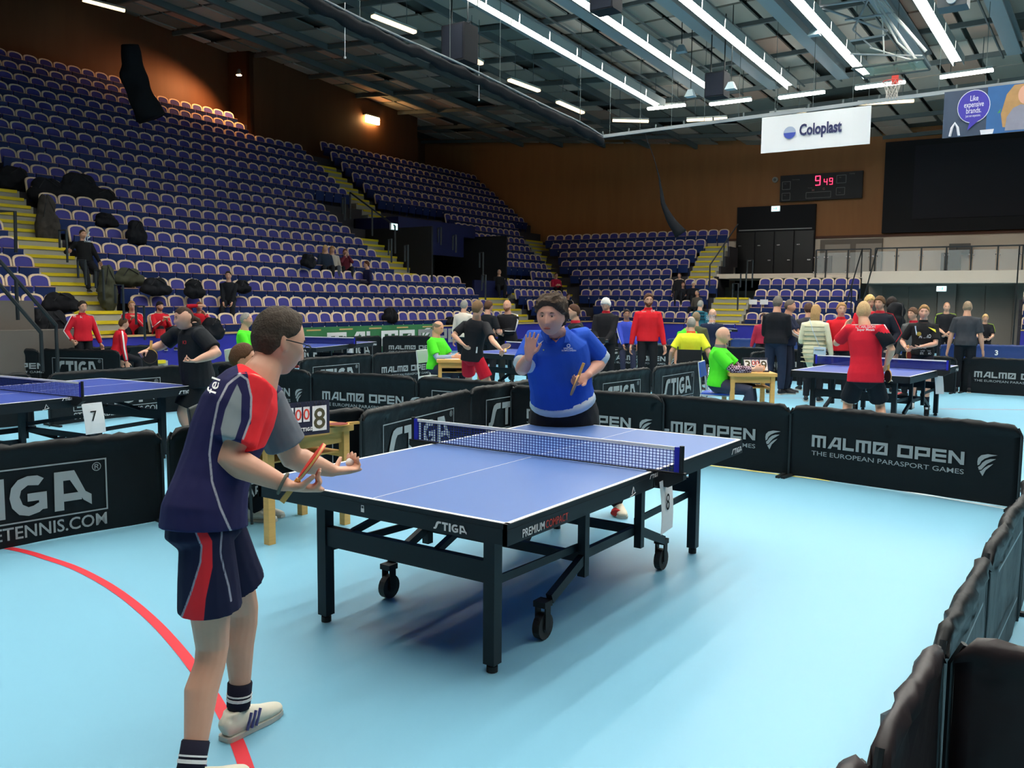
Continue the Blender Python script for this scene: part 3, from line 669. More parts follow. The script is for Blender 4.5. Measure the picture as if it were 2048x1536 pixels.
        text('small_lettering', 'STIGATABLETENNIS.COM', O(x0-.0, .062), u, ZV, .12, SILV, c_, .012, w_=(x1-x0)*.99)
    if kind == 'C':
        text('lettering', 'CUP', O(L*.2, .02), u, ZV, .42, LBLUE, c_, .05, w_=L*.62)
        if num: text('number', num, O(L*.52, .44), u, ZV, .17, WHP, c_, .03)
    if kind == 'B':   # grey mirrored print showing through, seen on the side barriers
        bm = BM(); t = .012
        for (p, q, r, s) in ((L*.2, .2, L*.83, .2+t), (L*.2, .54, L*.83, .54+t)): flatpoly(bm, [O(p, q), O(r, q), O(r, s), O(p, s)])
        obj('print_frame', bm, SILV, c_)
    return root
g7 = lambda px, py: gz(px, py, .70)
# nearest
barrier((-2.42, 3.345), g7(320, 857), 'S', 'large black barrier at the left edge, with the red floor line running to it')
barrier((-.36, 3.02), (1.52, 2.83), 'S', 'black barrier standing behind the scoring desk and the player in navy')
barrier(g7(722, 822), (3.42, 3.06), 'S', 'black barrier with grey brand letters behind the left net post of table 8')
barrier((3.5, 3.12), (5.4, 3.16), 'S', 'black barrier starting behind the blue shirted player, seen edge on with a rounded corner')
barrier((4.13, 2.98), (4.16, 1.08), 'M', 'black barrier right behind the player in the blue polo shirt')
barrier((4.22, 1.62), g7(1580, 808), 'M', 'black barrier behind the far right corner of table 8, yellow floor line at its foot')
barrier(g7(1583, 808), g7(2043, 849), 'M', 'large black barrier at the right with whole silver lettering, nearest of the end line')
for (a, b, lb, cm, kd) in (((3.75, -2.42), (1.05, -2.42), 'side barrier furthest up the right picture edge', CLB, 'B'), ((.97, -2.42), (-.32, -2.38), 'side barrier at the right edge below the first gap', CLB, 'B'),
        ((-.38, -2.38), (-1.43, -2.375), 'grey folded side barrier between the gap and the dark brown one', CLB, 'B'), ((-1.46, -2.37), (-2.21, -2.355), 'dark brown side barrier running to the lower right corner', CLR, 'N'), ((-2.26, -2.335), (-3.4, -2.31), 'dark barrier tip at the bottom edge of the picture, right of the middle', CLR, 'N')):
    barrier(a, b, kd, lb, cm=cm, side=-1 if kd == 'B' else 1, feet=(a[0] > 3))
barrier((-1.40, -2.41), (-1.50, -3.3), 'N', 'dark brown barrier set crosswise in the lower right corner', cm=CLR, side=1, feet=False)
# second line and neighbouring courts
W2 = lambda p: (p.x, p.y)
barrier((3.98, 8.2), (4.02, 6.27), 'M', 'black barrier beyond the navy player, its lettering half hidden by his chin'); barrier((4.02, 6.24), (4.24, 4.56), 'M', 'black barrier with silver lettering directly above the score flip board')
barrier((4.26, 4.53), (4.33, 3.0), 'S', 'black barrier left of the blue shirted player, only its top half seen', feet=False)
barrier((1.6, 8.5), (3.6, 8.52), 'S', 'black barrier with grey brand letters behind table 7'); barrier((3.65, 8.52), (5.6, 8.4), 'N', 'black barrier behind the woman in black')
barrier((3.2, 15.0), (4.27, 13.98), 'M', 'far left black barrier, letters cut by the picture edge'); barrier((4.3, 13.95), (5.0, 12.5), 'S', 'black barrier angled away behind table 7, grey brand letters skewed'); barrier((4.75, 13.9), (6.6, 13.75), 'N', 'plain black barrier below the boys in red tracksuits', feet=False)
barrier((-.6, 9.2), (1.5, 8.75), 'S', 'black barrier beyond table 7 at the left edge')
barrier((5.66, 8.3), (7.46, 8.4), 'S', 'black barrier below number 9, grey brand letters half hidden'); barrier((7.48, 8.38), (9.2, 8.3), 'M', 'black barrier with silver lettering left of the middle scoring desk')
barrier(g7(560, 677), g7(664, 674), 'S', 'black barrier seen below the left half of table 9, grey brand letters'); barrier(g7(668, 674), g7(762, 671), 'S', 'black barrier behind number 9, grey brand letters'); barrier(g7(766, 671), g7(862, 671), 'M', 'black barrier right of table 9 with silver lettering')
barrier((14.3, 11.2), (14.4, 9.4), 'N', 'black barrier far behind the player in red shorts')
barrier((13.9, 9.2), (14.0, 7.25), 'M', 'black barrier behind the middle table, left of the plain lettering'); barrier((13.98, 7.18), (14.45, 5.2), 'M', 'black barrier below the man in the red jacket'); barrier((14.5, 5.15), (14.7, 3.2), 'N', 'plain black barrier behind the green shirted umpire at the right')
barrier((6.2, 3.06), (7.75, 2.93), 'S', 'black barrier just right of the blue polo player, grey brand letters'); barrier((7.8, 2.9), (9.7, 2.9), 'S', 'black barrier left of the right hand scoring desk with grey brand letters')
barrier((12.6, 3.05), (14.5, 3.08), 'M', 'black barrier behind the right hand scoring desk, seen at a slant')
barrier((14.6, 3.05), (14.2, 1.15), 'M', 'black barrier seen through below the net of the right hand table'); barrier((14.15, 1.1), (14.0, -.42), 'N', 'black barrier behind the boy in the black sponsor shirt')
barrier(W2(g7(1925, 712)), (14.0, -2.45), 'M', 'black barrier at the right edge with a diagonal scuff and silver lettering')
barrier((13.9, -2.5), (13.9, -4.4), 'N', 'black barrier mostly beyond the right picture edge')
# blue ones
gb = 'blue barriers of the back courts'
barrier((15.9, 8.6), (17.1, 7.3), 'C', 'blue barrier left of the wheelchair player in yellow', gb, cm=CLBB); barrier((17.6, 7.1), (19.6, 6.4), 'C', 'blue barrier behind the wheelchair player in yellow', gb, cm=CLBB)
barrier((19.2, 5.9), (19.8, 4.1), 'C', 'blue barrier behind the green umpire at the right', gb, cm=CLBB); barrier((19.6, 3.9), (19.9, 2.6), 'C', 'blue barrier between the man in black and the woman in cream', gb, cm=CLBB)
barrier((19.0, 2.4), (18.4, .7), 'C', 'blue barrier left of the boy in the black sponsor shirt', gb, cm=CLBB)
barrier(W2(g7(1915, 687)), W2(g7(2062, 691)), 'C', 'blue barrier with a white number 3', gb, cm=CLBB, num='3'); barrier((19.2, .6), W2(g7(1912, 687)), 'C', 'blue barrier behind the boy in the sponsor shirt, right of him', gb, cm=CLBB)
# green banner on the stand front
a = onpl(575, 653, LP(0, -.76), LV); b = onpl(872, 651, LP(0, -.76), LV); n = -LV
root = wempty('advertising_banner', (a+b)/2, 'green advertising banner with white lettering on the front of the big stand', 'banner')
GRN = mat('green_banner', rgb(52, 110, 68), .6, .3, var=.3, vs=2); L = (b-a).length; u = (b-a).normalized(); u.z = 0
bm = BM()
for i in range(24):
    x0, x1 = L*i/24, L*(i+1)/24; f = lambda x: .012*math.sin(x*5.)
    z0, z1 = .12, .92
    A = [bm.verts.new(V((a.x, a.y, 0))+u*x+ZV*z+n*(f(x)+d)) for d in (0, .012) for x, z in ((x0, z0), (x1, z0), (x1, z1), (x0, z1))]
    bm.faces.new(A[4:]); bm.faces.new(A[:4][::-1]); bm.faces.new((A[3], A[7], A[6], A[2]))
bn = obj('banner_cloth', bm, GRN, root)
bm = BM(); W = word(bm, 'MALMØ', GL, V((a.x, a.y, .3))+u*(L*.22)+n*.04, u, ZV, .46, wsc=1.35, gap=.1, off=n); obj('lettering', bm, WHP, bn)
bm = BM(); word(bm, 'OPEN', GL, V((a.x, a.y, .3))+u*(L*.22+W+.18)+n*.04, u, ZV, .46, wsc=1.35, gap=.1, off=n); obj('lettering', bm, mat('grey_print', rgb(150, 150, 150), .7), bn)
bm = BM(); flame(bm, V((a.x, a.y, .2))+u*(L*.88)+n*.04, u, ZV, .6, n); obj('flame_emblem', bm, WHP, bn)
# ================================================================== TABLES
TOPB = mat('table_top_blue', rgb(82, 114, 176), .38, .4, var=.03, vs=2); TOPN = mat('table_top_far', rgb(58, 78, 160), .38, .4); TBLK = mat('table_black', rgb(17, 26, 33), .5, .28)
NETM = mat('net_cord', rgb(28, 44, 120), .7, .2); NETB = mat('net_post_blue', rgb(36, 40, 170), .5, .3); RUB = mat('rubber', rgb(28, 28, 30), .6, .3)
def tt_table(cx, cy, rz, label, detail=2, number=None, top=None, flipnum=False, numy=None):
    top = top or TOPB
    root = empty('table_tennis_table', (cx, cy, 0), rz, label, 'table', 'table tennis tables')
    for s in (-1, 1):
        bm = BM(); box(bm, (s*.686, 0, .749), (1.366, 1.519, .022)); t_ = obj('table_top', bm, top, root)
        bm = BM()
        for c, d in (((s*1.36, 0), (.02, 1.525)), ((s*.686, .7525), (1.366, .02)), ((s*.686, -.7525), (1.366, .02)), ((s*.686, 0), (1.32, .003))): box(bm, (c[0], c[1], .7605), (d[0], d[1], .0025))
        obj('white_line', bm, WHP, t_)
        bm = BM()
        for c, d in (((s*1.362, 0), (.026, 1.53)), ((s*.69, .755), (1.37, .026)), ((s*.69, -.755), (1.37, .026))): box(bm, (c[0], c[1], .704), (d[0], d[1], .066)); box(bm, (c[0], c[1], .748), (d[0]-.004, d[1]-.004, .0225))
        obj('apron', bm, TBLK, t_)
    for sx in (-1, 1):
        for sy in (-1, 1):
            bm = BM(); box(bm, (sx*1.145, sy*.53, .36), (.06, .06, .64)); lg = obj('leg', bm, TBLK, root)
            bm = BM(); tube(bm, [(sx*1.145, sy*.53, .002), (sx*1.145, sy*.53, .03)], .026, 12); tube(bm, [(sx*1.145, sy*.53, .03), (sx*1.145, sy*.53, .05)], .018, 10); obj('levelling_foot', bm, RUB, lg)
        bm = BM(); box(bm, (sx*1.145, 0, .46), (.04, 1.0, .1)); obj('cross_bar', bm, TBLK, root)
        if detail > 1:
            bm = BM(); bar(bm, (sx*1.13, -.2, .5), (sx*.7, -.2, .66), .03, .03); bar(bm, (sx*1.13, .35, .5), (sx*.7, .2, .66), .03, .03); obj('brace', bm, TBLK, root)
    # wheeled middle carriage
    for sy in (-1, 1):
        for sx in (-1, 1):
            bm = BM(); box(bm, (sx*.33, sy*.53, .46), (.045, .045, .46)); obj('upright', bm, TBLK, root)
            bm = BM(); bar(bm, (sx*.33, sy*.53, .33), (sx*.66, sy*.53, .2), .035, .05); bar(bm, (sx*1.13, sy*.50, .40), (sx*.33, sy*.50, .38), .012, .04); obj('carriage_arm', bm, TBLK, root)
            bm = BM(); c = V((sx*.69, sy*.51, .068))
            box(bm, c+V((0, 0, .115)), (.07, .07, .03)); box(bm, c+V((0, .028, .05)), (.045, .008, .12)); box(bm, c+V((0, -.028, .05)), (.045, .008, .12)); fk = obj('caster_fork', bm, RUB, root)
            bm = BM(); tube(bm, [c+V((0, -.02, 0)), c+V((0, .02, 0))], .066, 20); obj('wheel', bm, mat('wheel_rubber', rgb(40, 38, 38), .6), fk)
            bm = BM(); tube(bm, [c+V((0, -.024, 0)), c+V((0, .024, 0))], .03, 10); obj('wheel_hub', bm, BLKP, fk)
    bm = BM()
    for z in (.33,): bar(bm, (.33, -.53, z), (.33, .53, z), .04, .05); bar(bm, (-.33, -.53, z), (-.33, .53, z), .04, .05)
    bar(bm, (-.33, -.5, .33), (.33, -.5, .33), .03, .05); bar(bm, (-.33, .5, .33), (.33, .5, .33), .03, .05); obj('carriage_frame', bm, TBLK, root)
    # net: its posts and the clamped bracket belong to the net set standing on the table
    bm = BM()
    for y in np.linspace(-.9, .9, 90 if detail > 1 else 2): box(bm, (0, float(y), .83), (.003, .0032, .12))
    for z in np.linspace(.775, .885, 8 if detail > 1 else 2): box(bm, (0, 0, float(z)), (.003, 1.8, .003))
    nt = obj('net', bm, NETM, root)
    if detail < 2:
        bm = BM(); box(bm, (0, 0, .83), (.002, 1.8, .12)); obj('net_mesh', bm, mat('net_far', rgb(34, 44, 120), .7, .2, alpha=.75), nt)
    bm = BM(); box(bm, (0, 0, .899), (.012, 1.8, .017)); obj('net_tape', bm, WHP, nt)
    bm = BM(); box(bm, (0, 0, .768), (.006, 1.83, .006)); obj('net_cord', bm, BLKP, nt)
    for sy in (-1, 1):
        bm = BM(); box(bm, (0, sy*.9, .835), (.014, .028, .145)); obj('net_end_strip', bm, NETB, nt)
        bm = BM(); tube(bm, [(0, sy*.925, .745), (0, sy*.925, .915)], .013, 10); p = obj('net_post', bm, BLKP, root)
        bm = BM(); box(bm, (0, sy*.84, .769), (.03, .22, .008)); vs = []
        for y, z in ((.775, .764), (.945, .764), (.945, .738), (.86, .69), (.785, .69)):
            vs.append((y, z))
        A = [bm.verts.new((.02, sy*y, z)) for y, z in vs]; B = [bm.verts.new((-.02, sy*y, z)) for y, z in vs]
        if sy < 0: A, B = B, A
        bm.faces.new(A[::-1] if False else A); bm.faces.new(B[::-1])
        for k in range(5): bm.faces.new((A[k], B[k], B[(k+1) % 5], A[(k+1) % 5]))
        bmesh.ops.recalc_face_normals(bm, faces=bm.faces[:])
        obj('net_clamp', bm, BLKP, p)
    # lettering on the aprons
    X = V((1, 0, 0)); Y = V((0, 1, 0))
    def logo(o, ux, h=.036, m=WHP, nn=None):
        bm = BM(); word(bm, 'STIGA', SG, V(o), V(ux), ZV, h, wsc=.95, gap=.13, off=nn or ZV.cross(V(ux))*-1); obj('lettering', bm, m, root)
    logo((-1.3765, -.38, .685), (0, -1, 0), .036); logo((1.17, -.7695, .685), (1, 0, 0), .036); logo((-1.17, .7695, .685), (-1, 0, 0), .036); logo((1.3765, .38, .685), (0, 1, 0), .036)
    if detail > 1:
        logo((-.115, -.7985, .742), (1, 0, 0), .022)
        text('lettering', 'PREMIUM', (-1.27, -.7695, .684), X, ZV, .05, WHP, root, .012, w_=.17); text('lettering', 'COMPACT', (-1.09, -.7695, .684), X, ZV, .05, mat('red_print', rgb(190, 60, 50), .7), root, .004, w_=.19)
        bm = BM(); q = V((-1.3765, .05, .695)); u = V((0, -1, 0))
        flatpoly(bm, [q, q+u*.02, q+u*.02+ZV*.018, q+ZV*.018]); 
        for s in (-1, 1): flatpoly(bm, [q+u*(.01+s*.007-.0015)+ZV*.018, q+u*(.01+s*.007+.0015)+ZV*.018, q+u*(.01+s*.007+.0015)+ZV*.03, q+u*(.01+s*.007-.0015)+ZV*.03])
        flatpoly(bm, [q+u*.0015+ZV*.029, q+u*.0185+ZV*.029, q+u*.0185+ZV*.032, q+u*.0015+ZV*.032]); obj('padlock_mark', bm, WHP, root)
        for px_ in (-.28,):
            bm = BM(); q = V((px_, -.7695, .675)); 
            tube(bm, [q+X*.0+ZV*.0, q+X*.03+ZV*.004, q+X*.06+ZV*.012], .0025, 4); tube(bm, [q+X*.02+ZV*.01, q+X*.035+ZV*.045, q+X*.05+ZV*.02], .003, 4); obj('emblem', bm, WHP, root)
    return root
T8 = tt_table(0, 0, 0, 'large blue table tennis table in the foreground with black frame, marked with number 8')
c7 = None
p_r, p_f = gz(388, 771, .76), gz(212, 756.5, .76); p_n = gz(0, 809, .76)
dx = (p_r-p_n).normalized(); az7 = math.atan2(dx.y, dx.x); u7 = dirv(math.degrees(az7)); v7 = V((-u7.y, u7.x, 0)); ct = p_r-u7*1.37+v7*.7625; ct7 = ct.copy()
tt_table(ct.x, ct.y, az7, 'blue table tennis table at the left marked with number 7', 2, top=TOPN)
p_l, p_r2 = gz(1578, 740, .76), gz(1825, 754, .76); v6 = (p_l-p_r2).normalized(); u6 = V((v6.y, -v6.x, 0)); ct = (p_l+p_r2)/2+u6*1.37
tt_table(ct.x, ct.y, math.atan2(u6.y, u6.x), 'blue table tennis table at the right, behind the player in red', 1, top=TOPN); CT6 = ct; U6 = u6; V6 = v6
tt_table(9.35, 5.85, math.radians(-4), 'blue table tennis table between the red shorts player and the man in blue', 1, top=TOPN)
_a, _b = gz(697, 689, .76), gz(777, 681, .76); _u = (_b-_a).normalized(); _c = _a+V((-_u.y, _u.x, 0))*.7625
tt_table(_c.x, _c.y, math.atan2(_u.y, _u.x), 'blue table tennis table marked with number 9, in front of the green banner', 1, top=TOPN)
tt_table(26.2, 9.3, math.radians(30), 'far blue table tennis table below the end block, by the navy shirted player', 1, top=TOPN)
tt_table(23.2, .9, math.radians(6), 'far blue table tennis table below the balcony', 1, top=TOPN)
tt_table(17.3, 9.8, math.radians(0), 'far blue table tennis table left of the man in the red jacket', 1, top=TOPN)
# number cards hanging at the nets
def card(c, u, n, w_, h, num, label, tilt=0., sz=.12):
    root = wempty('number_card', c, label, 'card'); u = V(u).normalized(); n = V(n).normalized(); d = (-ZV+u*tilt).normalized(); e = n.cross(d).normalized()
    bm = BM(); A = []; N = 6
    for i in range(N+1):
        t = i/N; bend = .012*math.sin(t*2.5)
        A.append([bm.verts.new(c+d*(h*t)+u*(s*w_/2)+n*(bend+k)) for k in (0, .002) for s in (-1, 1)])
    for i in range(N):
        a, b = A[i], A[i+1]
        bm.faces.new((a[0], a[1], b[1], b[0])); bm.faces.new((a[3], a[2], b[2], b[3])); bm.faces.new((a[1], a[3], b[3], b[1])); bm.faces.new((a[2], a[0], b[0], b[2]))
    bmesh.ops.recalc_face_normals(bm, faces=bm.faces[:])
    o = obj('paper', bm, PAPER, root)
    text('number', num, c+d*(h*.58)-u*sz*.3+n*.018, u, -d, sz, INK, o, .0)
card(V((.02, -.825, .725)), V((1, .1, 0)), V((.1, -1, .05)), .19, .29, '8', 'white paper card with number 8 hanging at the near net post', .08, .13)
q = ct
card(onpl(183, 806, ct7-v7*.79, v7), V((math.cos(az7), math.sin(az7), 0)), V((math.sin(az7), -math.cos(az7), 0)), .205, .29, '7', 'white paper card with number 7 on the left table', .1, .14)
cn = at(697, 687, 19.6); card(cn, V((1, -.1, 0)).normalized(), V((-.5, -.85, 0)), .2, .28, '9', 'white paper card with number 9 on the far table', 0, .17)
cn = gz(1893, 738, .76)-ZV*.08; card(at(1876, 741, 13.4), V((.6, -.8, 0)), V((-.8, -.6, 0)), .12, .33, '', 'narrow white card hanging on the right hand table', .12, .1)
# ================================================================== PEOPLE
def ik(a, t, l1, l2, hint):
    d = t-a; D = min(max(d.length, abs(l1-l2)+.02), (l1+l2)*.998); u = d.normalized()
    x = (l1*l1-l2*l2+D*D)/(2*D); h = math.sqrt(max(0, l1*l1-x*x)); hn = hint-u*hint.dot(u)
    if hn.length < 1e-4: hn = u.orthogonal()
    return a+u*x+hn.normalized()*h, a+u*D
def skull(th, ph, feat=True, jaw=1., wide=1.):
    x0 = math.cos(th)*math.cos(ph); y0 = math.cos(th)*math.sin(ph); z0 = math.sin(th)
    x = .094*x0; y = .075*y0*wide; z = .118*z0
    if x0 > 0: x = .094*x0**.82
    y = math.copysign(abs(y)**.92*(.075**.08), y)
    if z0 < 0:
        t = -z0; y *= 1-.30*t**1.5/jaw
        x *= (1-.5*t) if x0 < 0 else (1+.10*t)
    if feat and x0 > 0:
        g = lambda a, b, c, d: math.exp(-((y-a)/c)**2-((z-b)/d)**2)
        dx = -.011*(g(.031, .008, .015, .012)+g(-.031, .008, .015, .012)) + .006*g(0, .033, .05, .011)
        if -.065 < z < .025:
            t = min(1, max(0, (.022-z)/.064)); amp = .007+.020*t; wd = .0085+.007*t
            dx += amp*math.exp(-(y/wd)**2)*(1 if z > -.040 else math.exp(-((z+.040)/.006)**2))*min(1, (.025-z)/.012)
        dx += .0065*g(0, -.0625, .021, .0048)+.006*g(0, -.0755, .018, .005)-.003*g(0, -.069, .022, .0025)-.003*g(0, -.087, .02, .006)
        dx += .010*g(0, -.103, .022, .014)+.004*(g(.045, -.02, .02, .02)+g(-.045, -.02, .02, .02))
        x += dx
    return x, y, z
def headsurf(bm, c, F, U, s, nlon=44, nlat=34, fn=None, **kw):
    L = U.cross(F); rows = []
    def T(p): return c+(F*p[0]+L*p[1]+U*p[2])*s
    for i in range(1, nlat):
        th = -PI/2+PI*i/nlat
        rows.append([bm.verts.new(T(fn(th, 2*PI*k/nlon) if fn else skull(th, 2*PI*k/nlon, **kw))) for k in range(nlon)])
    bt = bm.verts.new(T((fn or skull)(-PI/2, 0))); tp = bm.verts.new(T((fn or skull)(PI/2, 0)))
    for k in range(nlon):
        k2 = (k+1) % nlon
        bm.faces.new((bt, rows[0][k2], rows[0][k])); bm.faces.new((tp, rows[-1][k], rows[-1][k2]))
        for i in range(len(rows)-1): bm.faces.new((rows[i][k], rows[i][k2], rows[i+1][k2], rows[i+1][k]))
HL = {'short': ((0, .070), (30, .066), (48, .045), (62, .030), (74, .012), (88, .012), (100, -.015), (125, -.055), (150, -.070), (180, -.075)),
      'low': ((0, .050), (35, .045), (55, .025), (70, -.005), (88, -.01), (100, -.04), (130, -.08), (180, -.09)),
      'recede': ((0, .098), (25, .090), (45, .060), (62, .045), (75, .015), (90, .012), (105, -.02), (135, -.058), (180, -.070)),
      'temple': ((0, .100), (25, .096), (45, .086), (60, .068), (74, .036), (88, .014), (100, -.015), (125, -.055), (150, -.068), (180, -.072)),
      'beanie': ((0, .042), (60, .03), (90, .005), (120, -.03), (180, -.05)),
      'hood': ((0, .055), (40, .045), (58, -.02), (66, -.09), (90, -.12), (180, -.12))}
def hairsurf(bm, c, F, U, s, line, thick, seed=0., noise_a=.3, top=None, nl=48, nt=34):
    T_ = HL[line]
    def fn(th, ph):
        x, y, z = skull(th, ph, feat=False); a = abs((math.degrees(ph)+180) % 360-180)
        for i in range(len(T_)-1):
            if T_[i][0] <= a <= T_[i+1][0]: zt = T_[i][1]+(T_[i+1][1]-T_[i][1])*(a-T_[i][0])/(T_[i+1][0]-T_[i][0]); break
        zt += .006*noise.noise(V((x*60, y*60, seed)))
        m = max(0., min(1., (z-zt)/.012+.5))
        if top is not None and z > top: m = 0.
        k = 1+noise_a*noise.noise(V((x*38+seed, y*38, z*38)))+noise_a*.6*noise.noise(V((x*90+seed, y*90, z*90)))
        n = V((x, y, z)); L = n.length; tt = (thick(x, y, z) if callable(thick) else thick)
        return n*((L+(tt*k*m-.010*(1-m)))/L)
    headsurf(bm, c, F, U, s, nl, nt, fn)
def hand(bm, w, d, pn, side, s=1., curl=.35, spread=.12, fat=1., curls=None):
    d = d.normalized(); pn = (pn-d*pn.dot(d)).normalized(); tv = d.cross(pn)*(1 if side == 'R' else -1)
    rlimb(bm, [w-d*.02*s, w+d*.02*s, w+d*.055*s, w+d*.085*s], [(.026*s, .019*s), (.032*s*fat, .017*s*fat), (.040*s*fat, .016*s*fat), (.039*s*fat, .012*s*fat)], 12, tv)
    for k in range(4):
        b = w+d*.082*s+tv*(.030-.0195*k)*s*fat; ln = (.070, .078, .073, .058)[k]*s; c = (curls[k] if curls else curl)
        cur = d+tv*spread*(1.2-.8*k); cur.normalize(); pts = [b-cur*.01*s, b]; r0 = (.0088 if k < 3 else .0078)*s*fat; ang = 0
        for j, (f, a) in enumerate(((.44, 60), (.31, 85), (.25, 55))):
            ang = math.radians(a*c); ax = cur.cross(pn)
            if ax.length < 1e-5: ax = tv
            cur = M4.Rotation(ang, 3, ax.normalized()) @ cur; cur.normalize(); pts.append(pts[-1]+cur*ln*f)
        rlimb(bm, pts, [r0, r0, r0*.97, r0*.9, r0*.78], 8)
    b = w+d*.022*s+tv*.024*s*fat; t1 = (tv*.75+d*.65+pn*.25).normalized(); t2 = (tv*.3+d*.95+pn*(.25+curl)).normalized()
    rlimb(bm, [b, b+t1*.034*s, b+t1*.034*s+t2*.028*s, b+t1*.034*s+t2*.05*s], [.0145*s*fat, .012*s*fat, .0105*s, .0085*s], 8)
def lerp(a, b, t): return a+(b-a)*t
def shoe(root, an, f, s, col, sole, det=0, nm='shoe', ground=None, stripe=None):
    f = V((f.x, f.y, 0)).normalized(); gzv = ground if ground is not None else an.z-.085*s; o = V((an.x, an.y, gzv)); sd = V((-f.y, f.x, 0))
    S = [(-.075, .022, .030, .045), (-.065, .032, .042, .05), (-.03, .036, .05, .055), (.02, .038, .05, .055), (.07, .041, .040, .046), (.12, .046, .030, .036), (.165, .042, .025, .030), (.195, .03, .020, .026), (.205, .015, .012, .022)]
    bm = BM(); tube(bm, [o+f*x*s+ZV*zc*s for x, a, h, zc in S], [(a*s, h*s) for x, a, h, zc in S], 14, sd); 
    tube(bm, [o-f*.02*s+ZV*.06*s, o-f*.025*s+ZV*.105*s], [(.034*s, .045*s), (.036*s, .042*s)], 12, sd)
    for v_ in bm.verts:
        if v_.co.z < gzv+.012*s: v_.co.z = gzv+.012*s
    me = remesh(bm, .007 if det > 1 else .012, 2, nm); sh = link(nm, me, col, root)
    bm = BM(); n = len(S); A = []
    for z_ in (0.002, .02*s):
        A.append([bm.verts.new(o+f*x*s+sd*(a*1.04*s)+ZV*z_) for x, a, h, zc in S]+[bm.verts.new(o+f*x*s-sd*(a*1.04*s)+ZV*z_) for x, a, h, zc in S[::-1]])
    bm.faces.new(A[0][::-1]); bm.faces.new(A[1])
    m_ = len(A[0])
    for k in range(m_): bm.faces.new((A[0][k], A[0][(k+1) % m_], A[1][(k+1) % m_], A[1][k]))
    bmesh.ops.recalc_face_normals(bm, faces=bm.faces[:]); obj('sole', bm, sole, sh)
    if det > 1:
        bm = BM()
        for k in range(5):
            x = .02+.02*k; zt = gzv+(.10-.006*k*1.6)*s; tube(bm, [o+f*x*s+sd*.022*s+V((0, 0, zt-o.z-.008*s)), o+f*(x+.006)*s+V((0, 0, zt-o.z+.004*s)), o+f*x*s-sd*.022*s+V((0, 0, zt-o.z-.008*s))], .003*s, 5)
        obj('laces', bm, WHT, sh)
        if stripe:
            bm = BM()
            for k in range(3):
                x = .02+.022*k
                for q in (1, -1): bar(bm, o+f*(x-.02)*s+sd*q*.044*s+ZV*.025*s, o+f*(x+.01)*s+sd*q*.036*s+ZV*.08*s, .008*s, .008*s)
            obj('stripes', bm, stripe, sh)
    return sh
FEET_T = WHT
